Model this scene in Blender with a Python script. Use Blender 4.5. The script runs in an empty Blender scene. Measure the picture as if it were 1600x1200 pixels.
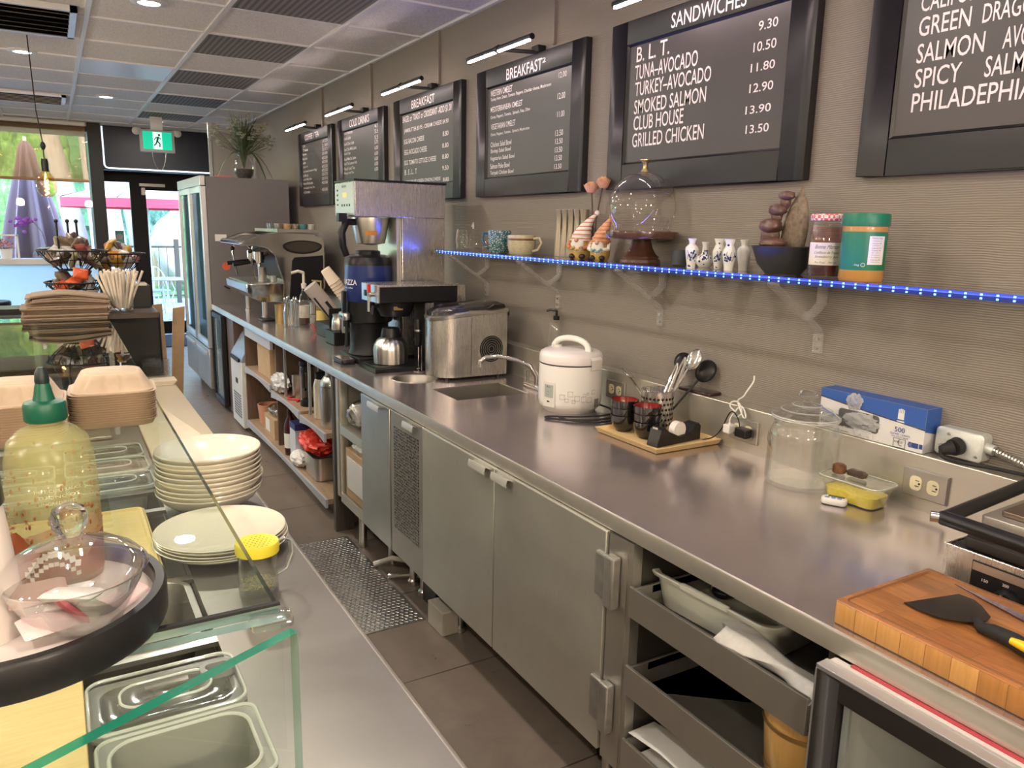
import bpy, bmesh, math, random
from mathutils import Matrix, Vector, noise
random.seed(7)
sc = bpy.context.scene
col = sc.collection
R_ = math.radians
PI = math.pi

# ---------------------------------------------------------------- camera
YAW, PITCH, ROLL = 0.535054, 0.198375, 0.020952
F_PX = 1202.8
CAMZ = 1.635
cd = bpy.data.cameras.new('camera'); cam = bpy.data.objects.new('camera', cd); col.objects.link(cam)
cd.sensor_fit = 'HORIZONTAL'; cd.sensor_width = 36.0; cd.lens = F_PX / 1600 * 36.0
cd.clip_start = 0.02; cd.clip_end = 300
_f = Vector((math.sin(YAW) * math.cos(PITCH), math.cos(YAW) * math.cos(PITCH), -math.sin(PITCH)))
_r = Vector((math.cos(YAW), -math.sin(YAW), 0)); _u = _r.cross(_f)
r2 = _r * math.cos(ROLL) + _u * math.sin(ROLL); u2 = _u * math.cos(ROLL) - _r * math.sin(ROLL)
M = Matrix((r2, u2, -_f)).transposed().to_4x4(); M.translation = (0, 0, CAMZ)
cam.matrix_world = M
sc.camera = cam

# ---------------------------------------------------------------- world, sun, exposure
w = bpy.data.worlds.new('sky'); sc.world = w; w.use_nodes = True
nt = w.node_tree; nt.nodes.clear()
wo = nt.nodes.new('ShaderNodeOutputWorld'); bg = nt.nodes.new('ShaderNodeBackground')
sky = nt.nodes.new('ShaderNodeTexSky'); sky.sky_type = 'NISHITA'; sky.sun_disc = False
sky.sun_elevation = R_(48); sky.sun_rotation = R_(180); sky.air_density = 1.0; sky.dust_density = .4; sky.ozone_density = 3.0
bg.inputs['Strength'].default_value = 4.2
nt.links.new(sky.outputs[0], bg.inputs[0]); nt.links.new(bg.outputs[0], wo.inputs[0])
sd = bpy.data.lights.new('sun', 'SUN'); sd.energy = 3.0; sd.angle = R_(1.5); sd.color = (1, .95, .86)
sun = bpy.data.objects.new('sun', sd); col.objects.link(sun)
sun.rotation_euler = Vector((0.35, 1.0, -1.25)).to_track_quat('-Z', 'Y').to_euler(); sun.location = (0, 5, 12)
sc.view_settings.view_transform = 'Standard'; sc.view_settings.look = 'None'
sc.view_settings.exposure = 0.06; sc.view_settings.gamma = 1.0
sc.view_settings.use_curve_mapping = False
cy = sc.cycles
cy.max_bounces = 10; cy.transparent_max_bounces = 32; cy.glossy_bounces = 5; cy.transmission_bounces = 8
cy.diffuse_bounces = 4; cy.sample_clamp_indirect = 5.0; cy.caustics_reflective = False; cy.caustics_refractive = False
cy.use_denoising = True

# ---------------------------------------------------------------- main dimensions
WALL = 2.04      # right wall
BS = 1.968       # splash-back face
CT = 0.91        # worktop height
CF = 1.206       # worktop front edge
CEIL = 2.765
SH = 1.518       # top of the glass shelf
GL = 1.26        # top of the sneeze glass
LC = 0.425       # aisle edge of the left counter
POTS = [(.54, 4.72), (-.68, 4.72), (.54, 8.38), (-.07, 6.55), (-1.29, 6.55), (1.15, 10.0), (-.68, 8.38), (-2.5, 4.72), (-2.5, 8.38),
        (.54, 2.28), (.54, -.16), (-.68, 2.28), (-.68, -.16), (-2.5, 2.28), (-2.5, -.16), (.54, -2.0)]
POT_W = 16.0

# ---------------------------------------------------------------- mesh builder
def rrect(hx, hy, r, n=4):
    r = min(r, hx, hy); o = []
    for cx, cy_, a0 in ((hx - r, hy - r, 0), (-hx + r, hy - r, 90), (-hx + r, -hy + r, 180), (hx - r, -hy + r, 270)):
        for i in range(n + 1):
            a = R_(a0 + 90 * i / n); o.append((cx + r * math.cos(a), cy_ + r * math.sin(a)))
    return o
def circ(r, n=24, ry=None):
    ry = r if ry is None else ry
    return [(r * math.cos(2 * PI * i / n), ry * math.sin(2 * PI * i / n)) for i in range(n)]
class MB:
    def __init__(s): s.v = []; s.f = []; s.m = []; s.X = None
    def add(s, vs, fs, m=0):
        b = len(s.v)
        s.v += [tuple(s.X @ Vector(p)) for p in vs] if s.X is not None else [tuple(p) for p in vs]
        s.f += [tuple(b + i for i in f) for f in fs]; s.m += [m] * len(fs); return s
    def bx(s, x0, x1, y0, y1, z0, z1, m=0):
        x0, x1 = sorted((x0, x1)); y0, y1 = sorted((y0, y1)); z0, z1 = sorted((z0, z1))
        return s.add([(x0, y0, z0), (x1, y0, z0), (x1, y1, z0), (x0, y1, z0), (x0, y0, z1), (x1, y0, z1), (x1, y1, z1), (x0, y1, z1)],
                     [(3, 2, 1, 0), (4, 5, 6, 7), (0, 1, 5, 4), (1, 2, 6, 5), (2, 3, 7, 6), (3, 0, 4, 7)], m)
    def loft(s, rings, cap0=True, cap1=True, m=0, closed=True):
        n = len(rings[0]); vs = [p for r in rings for p in r]; fs = []
        for k in range(len(rings) - 1):
            for i in range(n if closed else n - 1):
                j = (i + 1) % n; fs.append((k * n + i, k * n + j, (k + 1) * n + j, (k + 1) * n + i))
        if cap0: fs.append(tuple(reversed(range(n))))
        if cap1: fs.append(tuple((len(rings) - 1) * n + i for i in range(n)))
        return s.add(vs, fs, m)
    def rb(s, cx, cy, z0, z1, hx, hy, r, e=0.0, m=0, n=4):
        """upright box with rounded corners and softened top/bottom edges"""
        if e <= 0: st = [(z0, 0), (z1, 0)]
        else: st = [(z0, e), (z0 + e * .3, e * .3), (z0 + e, 0), (z1 - e, 0), (z1 - e * .3, e * .3), (z1, e)]
        return s.loft([[(cx + x, cy + y, z) for x, y in rrect(hx - d, hy - d, max(r - d, .0005), n)] for z, d in st], m=m)
    def rl(s, cx, cy, st, m=0, cap0=True, cap1=True, n=4):
        """loft of rounded rectangles: st = [(z, hx, hy, r)...]"""
        return s.loft([[(cx + x, cy + y, z) for x, y in rrect(a, b, r, n)] for z, a, b, r in st], cap0, cap1, m)
    def lathe(s, prof, c=(0, 0, 0), n=32, m=0):
        rings = []; vs = []; fs = []; idx = []
        for r, z in prof:
            if r < 1e-6: idx.append([len(vs)]); vs.append((c[0], c[1], c[2] + z))
            else:
                idx.append(list(range(len(vs), len(vs) + n)))
                vs += [(c[0] + r * math.cos(2 * PI * i / n), c[1] + r * math.sin(2 * PI * i / n), c[2] + z) for i in range(n)]
        for a, b in zip(idx, idx[1:]):
            for i in range(n):
                j = (i + 1) % n
                if len(a) == 1 and len(b) == 1: continue
                if len(a) == 1: fs.append((a[0], b[j], b[i]))
                elif len(b) == 1: fs.append((a[i], a[j], b[0]))
                else: fs.append((a[i], a[j], b[j], b[i]))
        return s.add(vs, fs, m)
    def tube(s, pts, r, n=8, m=0, caps=True, closed=False):
        pts = [Vector(p) for p in pts]; rr = r if isinstance(r, (list, tuple)) else [r] * len(pts)
        rings = []; N = len(pts); up = None
        for k, p in enumerate(pts):
            if closed: t = pts[(k + 1) % N] - pts[k - 1]
            else: t = pts[min(k + 1, N - 1)] - pts[max(k - 1, 0)]
            if t.length < 1e-9: t = Vector((0, 0, 1))
            t.normalize()
            if up is None: up = Vector((0, 0, 1)) if abs(t.z) < .9 else Vector((1, 0, 0))
            a = t.cross(up)
            if a.length < 1e-6: a = t.cross(Vector((0, 1, 0)))
            a.normalize(); b = a.cross(t); up = b
            rings.append([p + (a * math.cos(2 * PI * i / n) + b * math.sin(2 * PI * i / n)) * rr[k] for i in range(n)])
        if closed: rings.append(rings[0]); return s.loft(rings, False, False, m)
        return s.loft(rings, caps, caps, m)
    def cyl(s, a, b, r, r1=None, n=20, m=0): return s.tube([a, b], [r, r if r1 is None else r1], n, m)
    def prism(s, poly, lo, hi, ax='y', m=0):
        f = {'y': lambda a, b, t: (a, t, b), 'x': lambda a, b, t: (t, a, b), 'z': lambda a, b, t: (a, b, t)}[ax]
        return s.loft([[f(a, b, lo) for a, b in poly], [f(a, b, hi) for a, b in poly]], m=m)
    def ell(s, c, rx, ry, rz, n=20, k=12, m=0, fn=None):
        vs = []; fs = []
        for i in range(k + 1):
            t = PI * i / k
            for j in range(n):
                a = 2 * PI * j / n
                d = Vector((math.sin(t) * math.cos(a), math.sin(t) * math.sin(a), math.cos(t)))
                q = 1 + (fn(d) if fn else 0)
                vs.append((c[0] + d.x * rx * q, c[1] + d.y * ry * q, c[2] + d.z * rz * q))
        for i in range(k):
            for j in range(n):
                j2 = (j + 1) % n; fs.append((i * n + j, (i + 1) * n + j, (i + 1) * n + j2, i * n + j2))
        return s.add(vs, fs, m)
    def quad(s, *p, m=0): return s.add(p, [tuple(range(len(p)))], m)
    def mesh(s, me, mat):
        return s.add([mat @ v.co for v in me.vertices], [tuple(p.vertices) for p in me.polygons])
    def bm(s, name, mats, ang=38, org=(0, 0, 0), bev=0):
        me = bpy.data.meshes.new(name); o = Vector(org)
        me.from_pydata([tuple(Vector(p) - o) for p in s.v], [], s.f)
        for m in (mats if isinstance(mats, (list, tuple)) else [mats]): me.materials.append(m)
        me.polygons.foreach_set('material_index', s.m)
        b = bmesh.new(); b.from_mesh(me)
        bmesh.ops.remove_doubles(b, verts=b.verts, dist=2e-5)
        bmesh.ops.recalc_face_normals(b, faces=b.faces)
        if bev:
            es = [e for e in b.edges if len(e.link_faces) == 2 and e.calc_face_angle(0) > R_(40)]
            bmesh.ops.bevel(b, geom=es, offset=bev, segments=2, profile=.5, affect='EDGES', clamp_overlap=True)
        b.to_mesh(me); b.free()
        me.polygons.foreach_set('use_smooth', [True] * len(me.polygons)); me.set_sharp_from_angle(angle=R_(20 if bev else ang))
        return me

ORG = {}
def tag(o, label=None, cat=None, group=None, kind=None):
    if label: o['label'] = label
    if cat: o['category'] = cat
    if group: o['group'] = group
    if kind: o['kind'] = kind
    return o
def thing(name, label, cat, loc=(0, 0, 0), rz=0, group=None):
    o = bpy.data.objects.new(name, None); col.objects.link(o); o.empty_display_size = .05
    o.location = loc; o.rotation_euler = (0, 0, rz); ORG[o.name] = Vector(loc); return tag(o, label, cat, group)
def part(parent, name, mb, mats, label=None, ang=38, local=False, bev=0, kind=None):
    org = (0, 0, 0) if local else ORG[parent.name]
    o = bpy.data.objects.new(name, mb.bm(name, mats, ang, org, bev)); col.objects.link(o); o.parent = parent
    ORG[o.name] = Vector(org); return tag(o, label, None, None, kind)
def solo(name, mb, mats, label, cat, group=None, ang=38, bev=0, kind=None, local=None, rz=0):
    """a thing that is one mesh; its origin goes to the middle of its base (or, authored locally, to local)"""
    if local is None:
        xs, ys, zs = zip(*mb.v); org = ((min(xs) + max(xs)) / 2, (min(ys) + max(ys)) / 2, min(zs)); loc = org
    else: org = (0, 0, 0); loc = local
    o = bpy.data.objects.new(name, mb.bm(name, mats, ang, org, bev)); col.objects.link(o)
    o.location = loc; o.rotation_euler = (0, 0, rz); ORG[o.name] = Vector(org); return tag(o, label, cat, group, kind)
def struct(name, mb, mats, ang=38, bev=0):
    o = bpy.data.objects.new(name, mb.bm(name, mats, ang, (0, 0, 0), bev)); col.objects.link(o); o['kind'] = 'structure'; ORG[o.name] = Vector((0, 0, 0)); return o
def dup(root, loc=None, rz=None, label=None, group=None):
    r = root.copy(); col.objects.link(r)
    if loc is not None: r.location = loc
    if rz is not None: r.rotation_euler = (0, 0, rz)
    if label: r['label'] = label
    if group: r['group'] = group
    for ch in list(root.children):
        c = ch.copy(); col.objects.link(c); c.parent = r
        for g in list(ch.children):
            d = g.copy(); col.objects.link(d); d.parent = c
    return r
_fc = {}
def text_mesh(s, bold=0.0, sp=1.0):
    k = (s, bold, sp)
    if k in _fc: return _fc[k]
    cu = bpy.data.curves.new('t', 'FONT'); cu.body = s; cu.size = 1; cu.offset = bold * .3; cu.space_character = sp; cu.resolution_u = 3
    o = bpy.data.objects.new('t', cu); col.objects.link(o)
    me = bpy.data.meshes.new_from_object(o.evaluated_get(bpy.context.evaluated_depsgraph_get()))
    bpy.data.objects.remove(o); bpy.data.curves.remove(cu)
    xs = [v.co.x for v in me.vertices]; ys = [v.co.y for v in me.vertices]
    _fc[k] = (me, min(xs), max(xs), min(ys), max(ys)); return _fc[k]
def text_on(mb, s, P0, U, V, wd, ht, bold=0.012, shear=0, sp=1.0, lift=0.0):
    """flat lettering whose box starts at P0 and spans wd along U and ht along V"""
    me, x0, x1, y0, y1 = text_mesh(s, bold, sp); P0 = Vector(P0); U = Vector(U); V = Vector(V); Nn = U.cross(V) * lift
    vs = []
    for v in me.vertices:
        a = (v.co.x - x0) / max(x1 - x0, 1e-6) * wd; b = (v.co.y - y0) / max(y1 - y0, 1e-6) * ht
        vs.append(P0 + U * a + V * (b + shear * a) + Nn)
    mb.add(vs, [tuple(p.vertices) for p in me.polygons])
def text_cyl(mb, s, c, r, a0, z, wd, ht, bold=0.01, shear=0):
    """lettering bent round an upright cylinder, centred on angle a0"""
    me, x0, x1, y0, y1 = text_mesh(s, bold)
    vs = []
    for v in me.vertices:
        a = ((v.co.x - x0) / (x1 - x0) - .5) * wd; b = (v.co.y - y0) / max(y1 - y0, 1e-6) * ht
        t = a0 + (a + shear * b) / r; vs.append((c[0] + r * math.cos(t), c[1] + r * math.sin(t), z + b))
    mb.add(vs, [tuple(p.vertices) for p in me.polygons])
# ---------------------------------------------------------------- materials
def mat(name, c=(.5, .5, .5), rough=.5, metal=0.0, spec=.5, emit=None, es=0, coat=0, trans=0, ior=1.45, alpha=1, sss=0):
    m = bpy.data.materials.new(name); m.use_nodes = True; b = m.node_tree.nodes['Principled BSDF']
    b.inputs['Base Color'].default_value = (*c, 1); b.inputs['Roughness'].default_value = rough; b.inputs['Metallic'].default_value = metal
    b.inputs['Specular IOR Level'].default_value = spec; b.inputs['Coat Weight'].default_value = coat
    b.inputs['Transmission Weight'].default_value = trans; b.inputs['IOR'].default_value = ior; b.inputs['Alpha'].default_value = alpha
    if emit: b.inputs['Emission Color'].default_value = (*emit, 1); b.inputs['Emission Strength'].default_value = es
    return m
def NL(m): return m.node_tree.nodes, m.node_tree.links, m.node_tree.nodes['Principled BSDF']
def coords(m, scale=(1, 1, 1), rot=(0, 0, 0), kind='Object'):
    n, l, b = NL(m); tc = n.new('ShaderNodeTexCoord'); mp = n.new('ShaderNodeMapping')
    mp.inputs['Scale'].default_value = scale; mp.inputs['Rotation'].default_value = rot
    if kind == 'World':
        g = n.new('ShaderNodeNewGeometry'); l.new(g.outputs['Position'], mp.inputs[0])
    else: l.new(tc.outputs[kind], mp.inputs[0])
    return mp.outputs[0]
def noise_t(m, vec, scale=5, detail=4, rough=.6, dist=0):
    n, l, b = NL(m); t = n.new('ShaderNodeTexNoise'); t.inputs['Scale'].default_value = scale; t.inputs['Detail'].default_value = detail
    t.inputs['Roughness'].default_value = rough; t.inputs['Distortion'].default_value = dist; l.new(vec, t.inputs['Vector']); return t.outputs['Fac']
def ramp(m, fac, stops):
    n, l, b = NL(m); r = n.new('ShaderNodeValToRGB'); l.new(fac, r.inputs[0]); e = r.color_ramp.elements
    while len(e) < len(stops): e.new(.5)
    for q, (p, c) in zip(e, stops): q.position = p; q.color = (*c, 1) if len(c) == 3 else c
    return r.outputs[0]
def g3(v): return (v, v, v)
def bump(m, h, strength=.2, dist=.01):
    n, l, b = NL(m); q = n.new('ShaderNodeBump'); q.inputs['Strength'].default_value = strength; q.inputs['Distance'].default_value = dist
    l.new(h, q.inputs['Height']); l.new(q.outputs[0], b.inputs['Normal'])
def setc(m, out): NL(m)[1].new(out, NL(m)[2].inputs['Base Color'])
def setr(m, out): NL(m)[1].new(out, NL(m)[2].inputs['Roughness'])
def varied(name, c1, c2, scale=20, rough=.6, stretch=(1, 1, 1), bmp=0, detail=5, **k):
    m = mat(name, c1, rough, **k); f = noise_t(m, coords(m, stretch), scale, detail)
    setc(m, ramp(m, f, [(.3, c1), (.7, c2)]))
    if bmp: bump(m, f, bmp, .004)
    return m
def steel(name, c=(.52, .50, .47), rough=.28, stretch=(1, 40, 40), var=.1, scr=0.0, smear=.06, met=.95):
    """brushed stainless sheet with smears and a few fine scratches"""
    m = mat(name, c, rough, 1.0); n, l, b = NL(m)
    f = noise_t(m, coords(m, stretch, kind='World'), 6, 5, .7); s2 = noise_t(m, coords(m, (1, 1, 1), kind='World'), 3.2, 6, .65, .6)
    mx = n.new('ShaderNodeMath'); mx.operation = 'MULTIPLY_ADD'; l.new(f, mx.inputs[0]); mx.inputs[1].default_value = var; mx.inputs[2].default_value = rough - var / 2 - smear
    m2 = n.new('ShaderNodeMath'); m2.operation = 'MULTIPLY_ADD'; l.new(s2, m2.inputs[0]); m2.inputs[1].default_value = smear * 2; l.new(mx.outputs[0], m2.inputs[2])
    setr(m, m2.outputs[0])
    dk = tuple(x * .86 for x in c); setc(m, ramp(m, s2, [(.3, dk), (.7, c)]))
    bump(m, f, .012, .001); b.inputs['Metallic'].default_value = met
    if scr:
        v = n.new('ShaderNodeTexVoronoi'); v.feature = 'DISTANCE_TO_EDGE'; v.inputs['Scale'].default_value = 3.5
        l.new(coords(m, (1, 3, 3), kind='World'), v.inputs['Vector'])
    return m
def glass(name, tint=(1, 1, 1), lo=.035, hi=.75, pw=4.0, rough=.01, mask=None):
    """one wall of clear glass: see-through with a Fresnel sheen"""
    m = bpy.data.materials.new(name); m.use_nodes = True; n = m.node_tree.nodes; l = m.node_tree.links; n.clear()
    o = n.new('ShaderNodeOutputMaterial'); t = n.new('ShaderNodeBsdfTransparent'); g = n.new('ShaderNodeBsdfGlossy'); x = n.new('ShaderNodeMixShader')
    t.inputs[0].default_value = (*tint, 1); g.inputs['Roughness'].default_value = rough; g.inputs[0].default_value = (1, 1, 1, 1)
    lw = n.new('ShaderNodeLayerWeight'); lw.inputs[0].default_value = .5
    p = n.new('ShaderNodeMath'); p.operation = 'POWER'; l.new(lw.outputs['Facing'], p.inputs[0]); p.inputs[1].default_value = pw
    q = n.new('ShaderNodeMath'); q.operation = 'MULTIPLY_ADD'; l.new(p.outputs[0], q.inputs[0]); q.inputs[1].default_value = hi; q.inputs[2].default_value = lo
    l.new(q.outputs[0], x.inputs[0]); l.new(t.outputs[0], x.inputs[1]); l.new(g.outputs[0], x.inputs[2]); l.new(x.outputs[0], o.inputs[0])
    return m
def film(name, c, a=.5, rough=.3):
    """milky see-through plastic"""
    m = bpy.data.materials.new(name); m.use_nodes = True; n = m.node_tree.nodes; l = m.node_tree.links; b = n['Principled BSDF']
    b.inputs['Base Color'].default_value = (*c, 1); b.inputs['Roughness'].default_value = rough; b.inputs['Alpha'].default_value = a; return m
def wood(name, c1, c2, scale=6, stretch=(1, 12, 12), rough=.45, rot=(0, 0, 0), coat=0):
    m = mat(name, c1, rough, coat=coat); f = noise_t(m, coords(m, stretch, rot), scale, 6, .6, .8)
    setc(m, ramp(m, f, [(.25, c1), (.5, tuple((a + b) / 2 for a, b in zip(c1, c2))), (.75, c2)])); bump(m, f, .05, .003); return m

# walls and floor
M_wall = mat('wall paper ribbed taupe', (.205, .175, .145), .55, spec=.3)
_n, _l, _b = NL(M_wall)
_wv = _n.new('ShaderNodeTexWave'); _wv.bands_direction = 'Z'; _wv.inputs['Scale'].default_value = 50; _wv.inputs['Distortion'].default_value = 5.0; _wv.inputs['Detail'].default_value = 2; _wv.inputs['Detail Scale'].default_value = .55
_l.new(coords(M_wall, (1, .34, 1), kind='World'), _wv.inputs['Vector']); _f1 = _wv.outputs['Fac']
setc(M_wall, ramp(M_wall, _f1, [(.0, (.228, .199, .166)), (1.0, (.262, .230, .194))])); bump(M_wall, _f1, .35, .003)
M_plain = varied('painted wall off-white', (.62, .59, .55), (.68, .65, .61), 3, .8)
M_white_wall = varied('painted wall white', (.70, .72, .73), (.76, .78, .79), 3, .7)
M_tile = mat('ceiling tile mineral white', (.62, .61, .59), .9, spec=.2)
_f1 = noise_t(M_tile, coords(M_tile, kind='World'), 130, 3, .7); setc(M_tile, ramp(M_tile, _f1, [(.32, (.58, .57, .555)), (.55, (.84, .83, .815))])); bump(M_tile, _f1, .25, .003)
M_tile_dark = mat('ceiling tile perforated', (.2, .2, .2), .8)
_w = NL(M_tile_dark)[0].new('ShaderNodeTexWave'); _w.bands_direction = 'X'; _w.inputs['Scale'].default_value = 9; NL(M_tile_dark)[1].new(coords(M_tile_dark, kind='World'), _w.inputs['Vector'])
setc(M_tile_dark, ramp(M_tile_dark, _w.outputs['Fac'], [(.3, (.12, .115, .11)), (.7, (.23, .22, .21))]))
M_tbar = mat('ceiling grid white metal', (.72, .73, .75), .4)
M_floor = mat('floor porcelain tile brown grey', (.2, .16, .13), .34)
_n, _l, _b = NL(M_floor)
_br = _n.new('ShaderNodeTexBrick'); _br.inputs['Scale'].default_value = 1; _br.inputs['Mortar Size'].default_value = .0035; _br.inputs['Brick Width'].default_value = .655
_br.inputs['Row Height'].default_value = .655; _br.offset = 0; _br.inputs['Mortar Smooth'].default_value = .2
_br.inputs['Color1'].default_value = (.215, .170, .135, 1); _br.inputs['Color2'].default_value = (.190, .152, .122, 1); _br.inputs['Mortar'].default_value = (.06, .05, .042, 1)
_mp = _n.new('ShaderNodeMapping'); _mp.inputs['Location'].default_value = (-1.40, -4.34, 0); _g = _n.new('ShaderNodeNewGeometry')
_l.new(_g.outputs['Position'], _mp.inputs[0]); _l.new(_mp.outputs[0], _br.inputs['Vector'])
_fn = noise_t(M_floor, coords(M_floor, kind='World'), 9, 7, .7, .4)
_mx = _n.new('ShaderNodeMix'); _mx.data_type = 'RGBA'; _mx.blend_type = 'MULTIPLY'; _mx.inputs['Factor'].default_value = .5
_l.new(_br.outputs['Color'], _mx.inputs[6]); _l.new(ramp(M_floor, _fn, [(.3, g3(.62)), (.7, g3(1.1))]), _mx.inputs[7]); _l.new(_mx.outputs[2], _b.inputs['Base Color'])
bump(M_floor, _br.outputs['Fac'], .3, -.002); setr(M_floor, ramp(M_floor, _fn, [(.3, g3(.26)), (.7, g3(.42))]))

# metals
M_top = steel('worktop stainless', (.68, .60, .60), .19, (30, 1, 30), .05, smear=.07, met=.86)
M_door = steel('cabinet door stainless', (.66, .645, .565), .38, (40, 40, 1), .12, smear=.06, met=.80)
M_frame = steel('cabinet frame stainless', (.50, .475, .42), .36, (40, 40, 1), .1, met=.85)
M_splash = steel('splash-back stainless', (.70, .665, .575), .32, (1, 1, 40), .1, met=.82)
M_bay = steel('bay steel shaded', (.17, .155, .14), .42, (40, 40, 1), .1)  # frame steel darkened to put the bay's interior shade into the colour
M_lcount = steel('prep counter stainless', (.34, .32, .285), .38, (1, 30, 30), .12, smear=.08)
M_appl = steel('appliance stainless', (.66, .63, .59), .27, (40, 40, 1), .08, smear=.02, met=.9)
M_chrome = mat('chrome', (.75, .74, .72), .09, 1.0)
M_satin = mat('satin metal', (.62, .60, .56), .3, 1.0)
M_alu = mat('aluminium extrusion', (.62, .62, .62), .38, .9)
M_brass = mat('aged brass', (.62, .46, .2), .3, 1.0)
M_galv = varied('galvanised steel', (.55, .58, .55), (.72, .74, .70), 25, .45, metal=.6)
M_wire = mat('black wire', (.018, .018, .02), .4, .4)
# plastics and others
M_black = mat('black plastic', (.011, .011, .012), .32, spec=.35)
M_blackm = mat('black satin metal', (.013, .013, .014), .4, spec=.35)
M_frameb = mat('menu frame black stain', (.016, .0145, .0145), .40, spec=.42)
M_chalk = varied('menu panel dark', (.034, .027, .028), (.044, .035, .037), 4, .38, spec=.7)
M_letter = mat('white vinyl lettering', (.80, .74, .74), .5)
M_white = mat('white plastic', (.80, .77, .72), .3)
M_offw = mat('off-white plastic', (.62, .60, .53), .4)
M_creme = mat('cream glazed ceramic', (.72, .665, .55), .16, coat=.3)
M_rubber = mat('black rubber', (.012, .012, .012), .7)
M_gloss_black = mat('black lacquer', (.010, .009, .009), .10, coat=.6)
M_red_lacq = mat('red lacquer', (.20, .012, .010), .22, coat=.3)
M_paper = mat('white paper', (.78, .76, .72), .7)
M_kraft = varied('kraft paper', (.22, .155, .105), (.27, .195, .13), 30, .8)
M_card = varied('brown cardboard', (.46, .32, .18), (.53, .37, .215), 25, .8)
M_tan = varied('moulded fibre tan', (.47, .36, .26), (.52, .405, .295), 40, .75)
M_glass = glass('clear glass', (.985, .99, .985))
M_glass2 = glass('clear glass heavy', (.985, .993, .988), .04, .85, 2.4)
M_glass3 = glass('bright rimmed glass', (.97, .98, .975), .10, .85, 1.7, .03)
M_hinge = varied('hinge worn metal', (.34, .33, .30), (.46, .44, .40), 30, .42, metal=.8)
M_gtop = glass('sneeze guard glass', (.82, .90, .845), .045, .8, 5.0)
M_win = glass('window glass', (.95, .98, .98), .012, .5, 4)
M_gedge = mat('glass edge green', (.05, .34, .24), .12, trans=.55, ior=1.3)
M_gedge2 = mat('glass edge pale', (.40, .62, .58), .12, trans=.6, ior=1.3)
M_acry = film('clear acrylic', (.62, .58, .54), .34, .12)
M_plasf = glass('clear plastic film', (.90, .90, .90), .10, .7, 1.6, .15)
M_pc = glass('polycarbonate', (.965, .975, .965), .07, .6, 2.2, .08)
# ---------------------------------------------------------------- the room
struct('floor', MB().bx(-5.2, 2.2, -3.2, 13.0, -.1, 0), M_floor)
struct('wall_right', MB().bx(WALL, WALL + .15, -3.2, 12.5, 0, CEIL + .1), M_wall)
struct('wall_left', MB().bx(-5.3, -5.15, -3.2, 10.9, 0, CEIL + .1), M_plain)
struct('wall_rear', MB().bx(-5.3, 2.2, -3.35, -3.2, 0, CEIL + .1), M_plain)
struct('ceiling', MB().bx(-5.3, 2.2, -3.35, 12.6, CEIL, CEIL + .3), M_tile)
GX = [.27 + .635 * k for k in range(-8, 3)]; GY = [5.23 + .655 * k for k in range(-13, 9)]
g = MB()
for x in GX: g.bx(x - .013, x + .013, -3.2, 10.68, CEIL - .012, CEIL)
for y in GY: g.bx(-5.15, WALL, y - .012, y + .012, CEIL - .010, CEIL)
g.bx(WALL - .022, WALL, -3.2, 10.68, CEIL - .014, CEIL)
struct('trim_1', g, M_tbar)
for i, (k, lab) in enumerate([(-1, 'dark perforated ceiling tile nearest the menu boards'), (1, 'second dark perforated ceiling tile, in the column beside the wall'),
                              (3, 'third dark perforated ceiling tile from the front of the picture'), (5, 'fourth dark perforated ceiling tile, towards the tall fridge'), (7, 'farthest dark perforated ceiling tile, above the flower vase')]):
    y = 5.23 + .655 * (k - .0) * 1.0 if k > 0 else 5.23 + .655 * k
    y = 5.23 + .655 * (k - 1)
    solo('ceiling_tile', MB().bx(.91, 1.53, y + .015, y + .64, CEIL - .006, CEIL), M_tile_dark, lab, 'ceiling tile', 'dark ceiling tiles')
solo('ceiling_tile', MB().bx(.285, .89, 6.555, 7.18, CEIL - .006, CEIL), mat('smooth white panel', (.62, .66, .70), .3), 'smooth pale blue-grey ceiling tile among the speckled ones', 'ceiling tile')
# front wall with the big window, door recess behind it
YW = 10.72
wl = MB().bx(-5.2, .50, YW, YW + .12, 0, .10).bx(-5.2, -4.7, YW, YW + .12, .10, CEIL).bx(-4.7, .5, YW, YW + .12, 2.72, CEIL)
struct('wall_front', wl, M_white_wall)
wf = MB()
for x in (-4.7, -3.0, -1.3): wf.bx(x, x + .07, YW + .02, YW + .1, 1.12, 2.72)
wf.bx(-4.7, .5, YW + .02, YW + .1, 2.66, 2.72).bx(-4.7, .5, YW + .02, YW + .1, 1.12, 1.17)
o = struct('window_1', wf, M_blackm)
part(o, 'pane', MB().bx(-4.7, .5, YW + .055, YW + .063, 1.17, 2.66), M_win)
M_frost = bpy.data.materials.new('frosted glazing'); M_frost.use_nodes = True
_n = M_frost.node_tree.nodes; _l = M_frost.node_tree.links; _b = _n['Principled BSDF']; _b.inputs['Base Color'].default_value = (.75, .82, .84, 1); _b.inputs['Roughness'].default_value = .35
_tl = _n.new('ShaderNodeBsdfTranslucent'); _tl.inputs[0].default_value = (.85, .93, .95, 1); _ms = _n.new('ShaderNodeMixShader'); _ms.inputs[0].default_value = .72; _o = [q for q in _n if q.type == 'OUTPUT_MATERIAL'][0]
_l.new(_b.outputs[0], _ms.inputs[1]); _l.new(_tl.outputs[0], _ms.inputs[2]); _l.new(_ms.outputs[0], _o.inputs[0])
struct('window_3', MB().bx(-4.7, .50, YW + .05, YW + .056, .10, 1.12), M_frost)
o = struct('trim_2', MB().bx(.46, .60, YW - .02, YW + .14, 0, CEIL).bx(.50, .60, YW + .1, 12.26, 0, CEIL), M_blackm)
solo('window_ledge', MB().bx(-5.1, .30, YW - .34, YW, 1.13, 1.19), varied('ledge pale laminate', (.62, .60, .57), (.68, .66, .63), 4, .4), 'pale grey window ledge with flower pots on it', 'ledge', bev=.004)
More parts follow.
